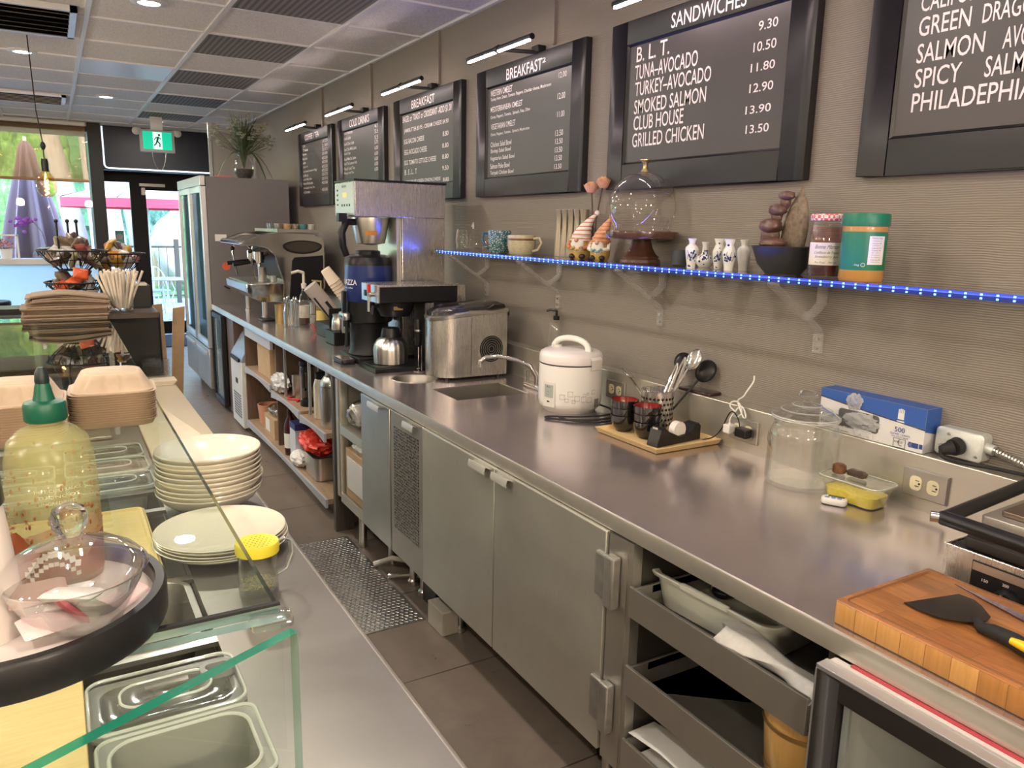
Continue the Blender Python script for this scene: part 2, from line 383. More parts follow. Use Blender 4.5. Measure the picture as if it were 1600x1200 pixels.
M_shade = bpy.data.materials.new('roller shade mesh'); M_shade.use_nodes = True
_n = M_shade.node_tree.nodes; _l = M_shade.node_tree.links; _b = _n['Principled BSDF']; _b.inputs['Base Color'].default_value = (.42, .28, .17, 1); _b.inputs['Roughness'].default_value = .8
_b.inputs['Alpha'].default_value = .52
_tl = _n.new('ShaderNodeBsdfTranslucent'); _tl.inputs[0].default_value = (.45, .26, .13, 1); _mx = _n.new('ShaderNodeAddShader'); _o = [q for q in _n if q.type == 'OUTPUT_MATERIAL'][0]
_tr = _n.new('ShaderNodeBsdfTransparent'); _tr.inputs[0].default_value = (1, .84, .62, 1); _m2 = _n.new('ShaderNodeMixShader'); _m2.inputs[0].default_value = .66
_b.inputs['Alpha'].default_value = 1; _ms = _n.new('ShaderNodeMixShader'); _ms.inputs[0].default_value = .6
_l.new(_b.outputs[0], _ms.inputs[1]); _l.new(_tl.outputs[0], _ms.inputs[2]); _l.new(_ms.outputs[0], _m2.inputs[1]); _l.new(_tr.outputs[0], _m2.inputs[2]); _l.new(_m2.outputs[0], _o.inputs[0])
t = thing('roller_shade', 'tan see-through roller shade drawn half way down the big window', 'window shade', (-2.1, YW - .05, 2.08))
part(t, 'shade_fabric', MB().bx(-4.68, .44, YW - .052, YW - .049, 2.10, 2.71), M_shade)
part(t, 'bottom_bar', MB().cyl((-4.68, YW - .05, 2.09), (.44, YW - .05, 2.09), .016), mat('shade bar tan', (.40, .22, .10), .5), 'tan bottom bar')
part(t, 'roller_tube', MB().cyl((-4.68, YW - .06, 2.735), (.44, YW - .06, 2.735), .026), M_white)
# header over the door
t = thing('sign_box', 'black sign box over the door with a thin white tube outline', 'sign', (1.24, 10.98, 2.24))
part(t, 'box', MB().bx(.60, 1.90, 10.88, 11.15, 2.25, CEIL - .001), varied('header black', (.012, .014, .022), (.018, .020, .030), 5, .5), bev=.01)
part(t, 'light_tube', MB().tube([(.625, 10.865, 2.75), (.625, 10.865, 2.30), (.64, 10.865, 2.275), (.67, 10.865, 2.265), (1.88, 10.865, 2.265)], .009), mat('cool white tube', (.9, .95, 1), .4, emit=(.85, .95, 1), es=1.3), 'white tube')
# door wall
DY = 12.3
o = struct('wall_back', MB().bx(.5, 2.2, DY, DY + .12, 2.30, CEIL).bx(1.98, 2.2, DY, DY + .12, 0, 2.3), M_blackm)
df = MB().bx(.60, .66, DY, DY + .08, 0, 2.3).bx(.60, 1.99, DY, DY + .08, 2.17, 2.3).bx(1.00, 1.13, DY - .02, DY + .08, 0, 2.2).bx(.60, 1.05, DY, DY + .08, 0, .14)
struct('trim_3', df, M_blackm)
do = MB().bx(1.13, 1.20, DY, DY + .05, .02, 2.17).bx(1.90, 1.98, DY, DY + .05, .02, 2.17).bx(1.13, 1.98, DY, DY + .05, .02, .20).bx(1.13, 1.98, DY, DY + .05, 2.07, 2.17)
o = struct('door_1', do, M_blackm)
part(o, 'pane', MB().bx(1.20, 1.90, DY + .02, DY + .028, .20, 2.07), M_win)
part(o, 'closer', MB().bx(1.12, 1.45, DY - .06, DY - .002, 2.12, 2.16).bx(1.14, 1.19, DY - .05, DY, 2.00, 2.10), M_satin)
o = struct('window_2', MB().bx(.655, .665, DY + .0, DY + .08, .14, 2.17), M_blackm)
part(o, 'pane', MB().bx(.66, 1.0, DY + .035, DY + .043, .14, 2.17), M_win)
part(o, 'sticker', MB().bx(.775, .885, DY + .030, DY + .034, 1.18, 1.50), mat('door sticker green', (.25, .62, .52), .5), 'pale green sticker')
part(o, 'sticker_emblem', MB().cyl((.83, DY + .029, 1.42), (.83, DY + .0285, 1.42), .04, n=24), M_white, 'white round sticker emblem')
solo('teal_slab', MB().bx(.565, .60, YW + .16, YW + .9, .3, 2.18), mat('teal glass slab', (.08, .42, .45), .1, trans=.3), 'teal edged glass panel standing beside the door frame', 'glass panel')
solo('door_mat', MB().bx(.95, 1.95, 11.05, 12.2, .0, .012), varied('mat charcoal', (.035, .035, .04), (.06, .06, .065), 60, .9, bmp=.4), 'charcoal door mat lying inside the glass door', 'mat')
# wall surface raceways above the picture lights
for i, (y, z0) in enumerate([(6.62, 2.43), (5.46, 2.45), (4.34, 2.46), (3.12, 2.46), (1.98, 2.50)]):
    struct('trim_%d' % (4 + i), MB().bx(WALL - .016, WALL, y - .011, y + .011, z0, CEIL), M_wall)
# ---------------------------------------------------------------- lamps
M_lampface = mat('downlight lens', (1, .95, .85), .4, emit=(1, .86, .66), es=22)
def potlight(x, y, lab, grp):
    t = thing('downlight', lab, 'ceiling light', (x, y, CEIL - .012), 0, grp)
    part(t, 'trim_ring', MB().lathe([(.055, 0), (.085, .0), (.093, .006), (.093, .012)], n=32), M_tbar, local=True)
    part(t, 'lens', MB().lathe([(0, .003), (.056, .003), (.056, .008)], n=32), M_lampface, local=True)
    ld = bpy.data.lights.new('downlight_bulb', 'AREA'); ld.shape = 'DISK'; ld.size = .11; ld.energy = POT_W; ld.color = (1, .91, .80)
    l = bpy.data.objects.new('downlight_bulb', ld); col.objects.link(l); l.location = (x, y, CEIL - .02)
POT_L = {0: 'round downlight nearest the camera, in the tile column beside the dark tiles', 2: 'round downlight far back, in the second tile row before the exit sign',
         3: 'round downlight at the left, between the two ceiling air outlets', 5: 'farthest small round downlight, above the exit sign'}
for i, (x, y) in enumerate(POTS):
    potlight(x, y, POT_L.get(i, 'round ceiling downlight over the customer side of the shop' if x < 0 else 'round ceiling downlight over the working aisle behind the camera'), 'downlights')
# ceiling air outlets seen at the left edge
def air_outlet(x0, x1, y0, y1, lab):
    t = thing('ceiling_air_outlet', lab, 'air outlet', ((x0 + x1) / 2, (y0 + y1) / 2, CEIL - .03))
    f = MB(); e = .035
    f.bx(x0, x1, y0, y0 + e, CEIL - .03, CEIL).bx(x0, x1, y1 - e, y1, CEIL - .03, CEIL).bx(x0, x0 + e, y0, y1, CEIL - .03, CEIL).bx(x1 - e, x1, y0, y1, CEIL - .03, CEIL)
    part(t, 'frame', f, M_alu)
    part(t, 'cavity', MB().bx(x0 + e, x1 - e, y0 + e, y1 - e, CEIL - .005, CEIL - .002), M_black)
    s = MB()
    for k in range(6):
        y = y0 + .08 + (y1 - y0 - .16) * k / 5; s.X = Matrix.Translation((0, y, CEIL - .022)) @ Matrix.Rotation(R_(35), 4, 'X'); s.bx(x0 + e, x1 - e, -.03, .03, -.002, .002)
    part(t, 'louvres', s, M_chrome, 'mirror-bright slats')
air_outlet(-.95, .22, 5.05, 5.80, 'large ceiling air outlet with dark slots, nearer one at the left edge')
air_outlet(-.95, .22, 8.50, 9.10, 'smaller looking ceiling air outlet, farther one at the left edge')
# exit sign
t = thing('exit_sign', 'green running man exit sign hanging from the ceiling before the door', 'exit sign', (1.09, 9.6, 2.38))
part(t, 'case', MB().bx(.915, 1.265, 9.585, 9.64, 2.385, 2.625), mat('grey sign case', (.42, .41, .40), .45), bev=.006)
part(t, 'panel', MB().bx(.945, 1.235, 9.578, 9.586, 2.415, 2.60), mat('lit green', (.0, .45, .27), .4, emit=(0.0, .62, .36), es=.75), 'lit green panel')
wq = mat('lit white', (.8, .95, .9), .4, emit=(.65, 1, .85), es=.85)
part(t, 'pictogram_panel', MB().bx(1.045, 1.135, 9.574, 9.579, 2.418, 2.597), wq, 'lit white square')
mn = MB(); Yq = 9.572
def seg(a, b, r): mn.cyl((a[0], Yq, a[1]), (b[0], Yq, b[1]), r, n=6)
mn.ell((1.107, Yq, 2.567), .013, .003, .013, 12, 6)
seg((1.098, 2.548), (1.085, 2.505), .011); seg((1.085, 2.505), (1.112, 2.475), .008); seg((1.112, 2.475), (1.108, 2.44), .007)
seg((1.085, 2.505), (1.070, 2.468), .008); seg((1.070, 2.468), (1.050, 2.455), .007); seg((1.098, 2.543), (1.125, 2.525), .006); seg((1.096, 2.543), (1.068, 2.535), .006); seg((1.068, 2.535), (1.058, 2.51), .005)
part(t, 'running_man', mn, mat('sign dark green', (0, .16, .09), .5), 'dark green running figure')
for x in (.885, 1.30):
    h = part(t, 'emergency_lamp', MB().ell((x, 9.60, 2.60), .042, .035, .042).cyl((x, 9.6, 2.60), (1.09 + (x - 1.09) * .8, 9.61, 2.63), .012), M_offw)
    part(h, 'lens', MB().ell((x, 9.573, 2.595), .032, .012, .032), M_glass2)
part(t, 'ceiling_stem', MB().bx(1.03, 1.15, 9.59, 9.63, 2.62, CEIL), M_alu)
part(t, 'wire', MB().tube([(1.03 + .14 * i / 20, 9.60, 2.39 - .20 * math.sin(PI * i / 20) ** .6) for i in range(21)], .003, 6), M_satin)
# pendant bulbs
def pendant(px, py, lab, watts, zb=1.845):
    t = thing('pendant_lamp', lab, 'lamp', (px, py, CEIL), 0, 'globe pendants'); d = zb - CEIL
    part(t, 'cord', MB().tube([(-.03, 0, 0), (-.02, 0, -.45), (0, 0, d + .275), (0, 0, d + .135)], .004, 6), M_black, local=True)
    part(t, 'knot', MB().lathe([(0, .03), (.012, .02), (.017, 0), (.010, -.02), (0, -.03)], (0, 0, d + .255), 12), M_black, local=True)
    part(t, 'socket', MB().lathe([(.006, .035), (.018, .03), (.022, 0), (.020, -.03), (.022, -.05), (0, -.05)], (0, 0, d + .145), 16), M_black, local=True)
    part(t, 'globe', MB().lathe([(.018, .10), (.03, .085), (.055, .05), (.063, .01), (.055, -.035), (.03, -.062), (0, -.07)], (0, 0, d), 24), M_amber, local=True)
    part(t, 'filament', MB().tube([(.010 * math.cos(i * 1.3), .010 * math.sin(i * 1.3), d + .04 - .0055 * i) for i in range(18)], .004, 6), M_fil, 'glowing filament', local=True)
    ld = bpy.data.lights.new('pendant_bulb', 'POINT'); ld.energy = watts; ld.shadow_soft_size = .012 if watts < 20 else .09; ld.color = (1, .91, .80)
    l = bpy.data.objects.new('pendant_bulb', ld); col.objects.link(l); l.location = (px, py, zb)
M_amber = glass('amber glass', (1, .80, .55), .05, .6, 2.5); M_fil = mat('filament', (1, .6, .2), .4, emit=(1, .62, .2), es=14)
pendant(0, 6.0, 'glowing amber globe pendant lamp hanging on a black cord before the window', 9)
for px, py, wt in ((-1.9, 4.4, 58), (-1.9, 2.4, 58), (-1.9, .4, 48), (-.6, -1.6, 100), (.9, -1.6, 110)): pendant(px, py, 'unseen globe pendant lamp added as fill light', wt, 2.05)  # unseen lamps added to brighten the ceiling and the menu wall
# ---------------------------------------------------------------- outdoors
struct('ground', MB().bx(-30, 40, 12.9, 70, -.14, -.06), varied('patio concrete', (.24, .24, .24), (.29, .29, .285), 3, .8))
def leafy(name, c1, c2, s):
    m = mat(name, c1, .7); f = noise_t(m, coords(m, kind='World'), s, 7, .75); setc(m, ramp(m, f, [(.32, tuple(x * .35 for x in c1)), (.5, c1), (.68, c2)])); bump(m, f, .8, .15); return m
L1 = leafy('foliage deep', (.05, .14, .065), (.13, .26, .11), 4.5); L2 = leafy('foliage light', (.10, .22, .06), (.23, .34, .12), 5.5); L3 = leafy('foliage blue green', (.05, .14, .10), (.15, .25, .20), 6)
M_bark = varied('bark pale', (.16, .13, .12), (.26, .225, .21), 7, .9, (3, 3, .6), .5)
def bush(x, y, rx, ry, rz, m, lab, sd_):
    fn = lambda d: .22 * noise.noise(d * 2.3 + Vector((sd_, 0, 0))) + .12 * noise.noise(d * 6 + Vector((0, sd_, 0))) + .07 * noise.noise(d * 15)
    solo('bush', MB().ell((x, y, rz * .97), rx, ry, rz, 72, 44, fn=fn), m, lab, 'bush', 'bushes beyond the patio')
bush(-3.7, 25, 2.0, 1.3, 2.6, L1, 'dark green hedge mass at the far left beyond the closed parasol', 1)
bush(-.3, 25, .95, 1.2, 2.5, L2, 'bright yellow-green bush behind the tree trunks outside', 2)
bush(2.1, 25, .95, 1.1, 2.1, L3, 'blue-green bush seen through the narrow sidelight', 3)
bush(4.7, 25, 1.15, 1.2, 1.9, L1, 'deep green bush behind the boulder and grass', 4)
bush(-9, 25, 2.2, 1.3, 3, L2, 'tall light green bush far to the left outside', 5)
bush(9, 25, 2, 1.3, 3, L3, 'blue-green tree crown far right beyond the door', 6)
bush(1, 38, 30, 3, 7, L1, 'tall dark tree belt closing the view outside', 7)
solo('lawn', MB().bx(-8, 14, 19.0, 33, -.058, -.01), L2, 'bright green grass bank behind the patio railing', 'grass', kind='stuff')
def trunk(x, y, pts, r, lab):
    solo('tree_trunk', MB().tube([(x + a, y + b, c) for a, b, c in pts], [r * (1.15 - .12 * i) for i in range(len(pts))], 14), M_bark, lab, 'tree', 'tree trunks outside')
trunk(.12, 20, [(.5, 0, -.008), (.38, 0, 1.2), (.2, 0, 2.4), (-.1, 0, 4), (-.3, 0, 6)], .22, 'slanting pale tree trunk just right of the closed parasol')
trunk(1.0, 19.4, [(.15, 0, -.008), (.08, 0, 1.2), (0, 0, 2.4), (-.1, 0, 4.2), (-.1, 0, 6)], .34, 'thick pale tree trunk left of the window frame')
trunk(1.85, 21.6, [(.05, 0, -.008), (.0, 0, 1.2), (-.15, 0, 2.4), (-.4, 0, 4.2), (-.6, 0, 6)], .2, 'second pale tree trunk close beside the thick one')
def parasol(x, y, z0, z1, r, lab):
    t = thing('parasol', lab, 'parasol', (x, y, -.06)); n = 8
    vs = [(x, y, z1)] + [(x + r * math.cos(2 * PI * (i + .5) / n), y + r * math.sin(2 * PI * (i + .5) / n), z0) for i in range(n)]
    c = MB().add(vs, [(0, 1 + i, 1 + (i + 1) % n) for i in range(n)]); c.add([(a, b, q - .012) for a, b, q in vs], [(0, 1 + (i + 1) % n, 1 + i) for i in range(n)])
    part(t, 'canopy', c, mat('canopy cream', (.36, .29, .24), .8), 'cream canopy', ang=10)
    v = MB()
    for i in range(n):
        a, b = vs[1 + i], vs[1 + (i + 1) % n]; v.quad(a, b, (b[0], b[1], b[2] - .16), (a[0], a[1], a[2] - .16))
    part(t, 'valance', v, mat('canopy red', (.30, .02, .04), .8), 'red valance', ang=10)
    part(t, 'pole', MB().cyl((x, y, -.05), (x, y, z1), .03), mat('pole grey', (.16, .17, .20), .5))
    rb = MB()
    for i in range(n): rb.cyl((x, y, z1 - .06), (vs[1 + i][0], vs[1 + i][1], z0 + .01), .01, n=6)
    part(t, 'ribs', rb, M_black)
parasol(1.62, 16.6, 2.03, 2.52, 1.55, 'open cream and red parasol over the patio table outside the door')
t = thing('closed_parasol', 'closed mauve parasol standing outside the window', 'parasol', (-.22, 13.3, -.06))
fold = MB(); rings = []
for z, r in ((.75, .36), (1.0, .40), (1.35, .36), (1.7, .29), (2.05, .21), (2.38, .13), (2.62, .09), (2.72, .03)):
    rings.append([(-.22 + r * (1 + .16 * math.cos(9 * a)) * math.cos(a), 13.3 + r * (1 + .16 * math.cos(9 * a)) * math.sin(a), z + (.12 * math.cos(4 * a) if z < .9 else 0)) for a in [2 * PI * i / 72 for i in range(72)]])
part(t, 'canopy', fold.loft(rings), mat('canopy mauve', (.22, .145, .165), .85))
part(t, 'pole', MB().cyl((-.22, 13.3, -.05), (-.22, 13.3, 2.78), .022), M_offw)
part(t, 'base', MB().cyl((-.22, 13.3, -.06), (-.22, 13.3, .02), .28, n=28), M_black)
# railing, cafe furniture, boulder, grass
t = thing('railing', 'black metal patio railing beyond the cafe table', 'railing', (1.6, 16.9, -.06)); 
part(t, 'rails', MB().bx(.8, 6, 17.9, 17.94, 1.10, 1.14).bx(.8, 6, 17.9, 17.94, .08, .11), M_blackm)
for x in (1.15, 2.22, 3.4, 4.6): part(t, 'post', MB().bx(x, x + .09, 17.87, 17.96, -.06, 1.28), M_blackm)
bl = MB()
for i in range(30): bl.cyl((1.3 + i * .155, 17.92, .1), (1.3 + i * .155, 17.92, 1.11), .007, n=6)
part(t, 'bars', bl, M_blackm)
M_iron = mat('wrought iron grey blue', (.22, .25, .30), .5, .3)
t = thing('patio_table', 'round wrought iron patio table outside the glass door', 'table', (1.72, 15.0, -.06))
part(t, 'table_top', MB().lathe([(0, .69), (.34, .69), (.36, .70), (.36, .715), (0, .72)], (1.72, 15, -.06), 32), M_iron)
for k in range(3):
    a = 2 * PI * k / 3 + .4; pts = [(1.72 + r * math.cos(a), 15 + r * math.sin(a), z) for r, z in ((.05, .62), (.12, .45), (.06, .3), (.10, .1), (.28, -.05), (.33, -.03))]
    part(t, 'leg', MB().tube(pts, .013), M_iron)
def patio_chair(x, y, rz, lab):
    t = thing('patio_chair', lab, 'chair', (x, y, -.06), rz, 'wrought iron patio chairs')
    part(t, 'seat', MB().lathe([(0, .44), (.2, .44), (.215, .45), (.2, .462), (0, .46)], n=24), M_iron, local=True)
    for a in (45, 135, 225, 315):
        c, s = math.cos(R_(a)), math.sin(R_(a)); part(t, 'leg', MB().tube([(.16 * c, .16 * s, .44), (.17 * c, .17 * s, .2), (.22 * c, .22 * s, .0)], .010), M_iron, local=True)
    b = MB().tube([(.2 * math.cos(q), .2 * math.sin(q), .46 + .42 * math.sin((q - .35) / (PI - .7) * PI) ** .6 if .35 < q < PI - .35 else .46) for q in [.3 + (PI - .6) * i / 20 for i in range(21)]], .011)
    for q in (.8, 1.2, 1.57, 1.95, 2.35): b.cyl((.2 * math.cos(q), .2 * math.sin(q), .46), (.2 * math.cos(q), .2 * math.sin(q), .46 + .42 * math.sin((q - .35) / (PI - .7) * PI) ** .6), .006, n=6)
    part(t, 'backrest', b, M_iron, local=True)
patio_chair(2.25, 15.25, -1.0, 'wrought iron patio chair right of the round patio table')
patio_chair(1.62, 15.62, .2, 'wrought iron patio chair behind the round patio table')
patio_chair(1.35, 14.6, 2.0, 'wrought iron patio chair in front of the round patio table')
solo('boulder', MB().ell((3.15, 20.6, 1.08), 1.0, .8, 1.05, 48, 30, fn=lambda d: .16 * noise.noise(d * 1.7) + .06 * noise.noise(d * 5)), varied('boulder pale', (.30, .28, .26), (.40, .375, .35), 4, .9, bmp=.5), 'large pale boulder on the grass bank outside', 'rock')
gr = MB()
for i in range(420):
    x = 3.6 + random.uniform(-1.7, 1.9); y = 22.4 + random.uniform(-.3, .5); hh = random.uniform(.6, 1.25); dx = random.uniform(-.25, .35); w_ = .02
    gr.add([(x, y, -.01), (x + w_, y, -.01), (x + dx * .5 + w_, y, .4 + hh * .7), (x + dx, y, .4 + hh), (x + dx * .5, y, .4 + hh * .7)], [(0, 1, 2, 3, 4)])
solo('ornamental_grass', gr, mat('straw grass', (.34, .28, .16), .8), 'tall straw coloured ornamental grass behind the boulder', 'grass', kind='stuff')
# ---------------------------------------------------------------- left prep counter with sneeze guard
ORD = ['topmost', 'second', 'third', 'fourth', 'fifth', 'sixth', 'seventh', 'eighth', 'ninth', 'tenth', 'eleventh', 'twelfth', 'thirteenth', 'fourteenth', 'fifteenth', 'sixteenth']
def nth(i, n): return 'topmost' if i == 0 else ('bottom' if i == n - 1 else ORD[i] + ' from the top')
LX0 = -.78
def tray_open(cx, cy_, hx, hy, dep, z=LC * 0 + CT, lip=.012, r=.03):
    """sunken steel pan: flat rim, rounded well"""
    m = MB()
    m.loft([[(cx + x, cy_ + y, zz) for x, y in rrect(a, b, rr, 6)] for zz, a, b, rr in
            ((z + .002, hx + lip, hy + lip, r + lip), (z + .006, hx + lip, hy + lip, r + lip), (z + .006, hx, hy, r), (z - .01, hx - .003, hy - .003, r), (z - dep, hx - .012, hy - .012, r * 1.1))], False, True)
    return m
t = thing('prep_counter', 'stainless prep counter on the left with sunken food pans under glass', 'counter', (0, 2.3, 0))
tp = MB()
WX0, WX1, WY0, WY1 = -.72, .195, .80, 2.78      # the cold well
Y0_, Y1_ = .30, 4.40
tp.bx(LX0, WX0, Y0_, Y1_, CT - .03, CT).bx(WX1, LC, Y0_, Y1_, CT - .03, CT).bx(WX0, WX1, Y0_, WY0, CT - .03, CT).bx(WX0, WX1, WY1, Y1_, CT - .03, CT)
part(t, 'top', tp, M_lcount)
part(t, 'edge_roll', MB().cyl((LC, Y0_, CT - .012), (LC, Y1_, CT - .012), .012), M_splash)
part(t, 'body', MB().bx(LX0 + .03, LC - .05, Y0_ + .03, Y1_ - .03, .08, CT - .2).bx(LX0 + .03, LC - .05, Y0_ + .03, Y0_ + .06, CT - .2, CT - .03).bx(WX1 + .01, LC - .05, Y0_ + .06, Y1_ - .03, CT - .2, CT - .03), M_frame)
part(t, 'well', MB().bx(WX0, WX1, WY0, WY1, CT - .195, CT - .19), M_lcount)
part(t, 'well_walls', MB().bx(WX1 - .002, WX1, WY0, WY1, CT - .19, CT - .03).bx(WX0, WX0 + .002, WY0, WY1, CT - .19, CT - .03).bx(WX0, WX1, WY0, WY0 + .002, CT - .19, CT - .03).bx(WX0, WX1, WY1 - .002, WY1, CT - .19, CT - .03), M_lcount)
dv = MB()
for y in (1.34, 1.62, 2.07, 2.23, 2.39, 2.55): dv.bx(WX0, WX1, y - .012, y + .012, CT - .008, CT + .001)
part(t, 'divider_bars', dv, M_satin)
# pans with clear lids and open pans
def pan_lid(cx, cy_, hx, hy, lab, notch=False, rz=0):
    t = thing('food_pan', lab, 'pan', (cx, cy_, CT), rz, 'food pans in the prep counter')
    m = MB()
    m.loft([[(x, y, z) for x, y in rrect(a, b, r, 6)] for z, a, b, r in ((.003, hx + .010, hy + .010, .02), (.008, hx + .010, hy + .010, .02), (.008, hx - .006, hy - .006, .03), (-.02, hx - .008, hy - .008, .03), (-.14, hx - .02, hy - .02, .03))], False, True)
    part(t, 'pan', m, M_pan, local=True)
    k = MB()
    k.rl(0, 0, [(.010, hx + .012, hy + .012, .024), (.016, hx + .012, hy + .012, .024), (.020, hx, hy, .03), (.014, hx - .012, hy - .012, .03), (.014, hx - .03, hy - .03, .03), (.021, hx - .036, hy - .036, .025), (.021, .03, .03, .02), (.017, .02, .02, .01)], cap0=False)
    part(t, 'lid', k, M_pc, 'clear lid', local=True)
    part(t, 'lid_rim', MB().tube([(x, y, .016) for x, y in rrect(hx + .009, hy + .009, .024, 6)], .0028, 6, closed=True).tube([(x, y, .022) for x, y in rrect(hx - .034, hy - .034, .025, 6)], .0022, 6, closed=True), mat('clear lid edge', (.72, .76, .70), .2, alpha=.75) if 'M_le' not in globals() else M_le, local=True)
    h = MB().tube([(-.03, -.01, .02), (-.03, -.01, .036), (.03, -.01, .036), (.03, -.01, .02)], .004, 6)
    part(t, 'lid_handle', h, M_pc, local=True)
    if notch:
        part(t, 'spoon_notch', MB().rl(hx - .02, .02, [(.014, .026, .018, .012), (.026, .026, .018, .012), (.026, .018, .011, .008), (.012, .018, .011, .008)], cap0=False), mat('notch grey', (.22, .23, .22), .4), 'dark spoon notch', local=True)
    return t
M_le = film('clear lid edge', (.70, .74, .66), .55, .15)
M_pan = film('pan milky plastic', (.46, .47, .42), .55, .25)
pan_lid(.095, 1.185, .098, .066, 'clear lidded food pan with a spoon notch, nearer than the pan row by the trays', True)
t_ = thing('food_pan', 'clear food pan without a spoon notch, nearest the bottom edge of the photo', 'pan', (.10, 1.02, CT), 0, 'food pans in the prep counter')
part(t_, 'pan', MB().loft([[(x, y, z) for x, y in rrect(a, b, r, 6)] for z, a, b, r in ((.003, .107, .085, .02), (.010, .107, .085, .02), (.010, .092, .070, .035), (-.02, .090, .068, .035), (-.14, .075, .055, .03))], False, True), M_pan, local=True)
part(t_, 'pan_rim', MB().tube([(x, y, .011) for x, y in rrect(.106, .084, .02, 6)], .003, 6, closed=True).tube([(x, y, .012) for x, y in rrect(.092, .070, .035, 6)], .003, 6, closed=True), M_le, local=True)
solo('food_pan', tray_open(.06, 1.48, .112, .115, .10), M_lcount, 'open empty steel food pan beside the shaker jar', 'pan', 'food pans in the prep counter')
for i, (y, lab) in enumerate([(2.31, 'clear lidded pan just beyond the bamboo board, left of the bowls'), (2.47, 'second clear lidded pan beyond the bamboo board'), (2.63, 'third clear lidded pan, partly under the takeout boxes')]):
    pan_lid(.085, y, .098, .066, lab)
    if i < 2: pan_lid(-.155, y, .098, .066, ['clear lidded pan in the second column, behind the sauce bottle', 'clear lidded pan in the second column, under the left takeout boxes'][i])
M_bamb = wood('bamboo', (.62, .46, .17), (.72, .56, .25), 5, (2, 30, 30), .45, (0, 0, R_(90)))
t = thing('bamboo_board', 'yellow bamboo board lying in the prep counter left of the plates', 'cutting board', (-.10, 1.84, CT))
part(t, 'board', MB().rb(-.14, 1.845, CT + .002, CT + .022, .285, .2, .012, .003), M_bamb)
part(t, 'rim', MB().tube([(-.14 + x, 1.845 + y, CT + .022) for x, y in rrect(.275, .19, .01, 3)], .006, 6, closed=True), M_bamb)
solo('bamboo_board', MB().rb(-.33, 1.0, CT + .002, CT + .024, .315, .33, .012, .003), M_bamb, 'large yellow bamboo board at the lower left corner, below the round tray', 'cutting board')
# sneeze guard
t = thing('sneeze_guard', 'clear glass sneeze guard standing over the prep counter', 'sneeze guard', (-.3, 2.0, CT))
GX1, GY0, GY1, GX0 = .1665, .733, 3.50, -.74
part(t, 'glass_top', MB().quad((GX0, GY0, GL), (GX1, GY0, GL), (GX1, GY1, GL), (GX0, GY1, GL)), M_gtop)
ed = MB(); th = .010
ed.quad((GX1, GY0, GL - th), (GX1, GY1, GL - th), (GX1, GY1, GL), (GX1, GY0, GL)).quad((GX0, GY1, GL - th), (GX1, GY1, GL - th), (GX1, GY1, GL), (GX0, GY1, GL))
part(t, 'glass_edge', ed, mat('glass edge dark', (.02, .05, .045), .15), 'dark polished edge')
part(t, 'front_edge', MB().quad((GX0, GY0, GL - th), (GX1, GY0, GL - th), (GX1, GY0, GL), (GX0, GY0, GL)).quad((GX0, GY0 - .016, GL - th), (GX1 + .004, GY0 - .016, GL - th), (GX1 + .004, GY0 - .002, GL - th), (GX0, GY0 - .002, GL - th)), M_gedge2, 'pale green polished edge')
part(t, 'gasket', MB().bx(GX0, GX1 + .001, GY0 - .003, GY0 + .003, GL, GL + .003), M_rubber, 'black sealing strip')
# angled end pane
ca = Vector((.172, .697)); cb = Vector((-.34, .450)); dn = (cb - ca).normalized(); nn = Vector((-dn.y, dn.x)) * .006
def pane(a, b, z0, z1, n_): return MB().loft([[(a.x - n_.x, a.y - n_.y, z0), (b.x - n_.x, b.y - n_.y, z0), (b.x + n_.x, b.y + n_.y, z0), (a.x + n_.x, a.y + n_.y, z0)], [(a.x - n_.x, a.y - n_.y, z1), (b.x - n_.x, b.y - n_.y, z1), (b.x + n_.x, b.y + n_.y, z1), (a.x + n_.x, a.y + n_.y, z1)]], False, False)
M_gpane = glass('end pane glass', (.93, .98, .95), .03, .5, 4)
part(t, 'end_pane', MB().quad((ca.x, ca.y, CT + .001), (cb.x, cb.y, CT + .001), (cb.x, cb.y, GL - .012), (ca.x, ca.y, GL - .012)), M_gpane)
part(t, 'end_pane_edge', MB().quad((ca.x - nn.x, ca.y - nn.y, GL - .012), (cb.x - nn.x, cb.y - nn.y, GL - .012), (cb.x + nn.x, cb.y + nn.y, GL - .012), (ca.x + nn.x, ca.y + nn.y, GL - .012)), mat('polished green edge', (.02, .27, .17), .12, trans=.4, coat=.5), 'bright green polished edge')
part(t, 'end_pane_side_edge', MB().quad((ca.x - nn.x, ca.y - nn.y, CT + .001), (ca.x + nn.x, ca.y + nn.y, CT + .001), (ca.x + nn.x, ca.y + nn.y, GL - .012), (ca.x - nn.x, ca.y - nn.y, GL - .012)), M_gedge2)
part(t, 'clip', MB().rb(.155, .715, GL - .011, GL - .001, .02, .012, .005, .001), M_glass2)
part(t, 'customer_pane', MB().quad((GX0, GY0, CT + .001), (GX0, GY1, CT + .001), (GX0, GY1, GL - th), (GX0, GY0, GL - th)), M_gtop)
part(t, 'far_pane', MB().quad((GX0, GY1 - .01, CT + .001), (.10, GY1 - .01, CT + .001), (.10, GY1 - .01, GL - th), (GX0, GY1 - .01, GL - th)), M_gtop)
for y in (2.9,): part(t, 'support_post', MB().bx(.135, .150, y, y + .05, CT + .001, GL - th), M_acry)
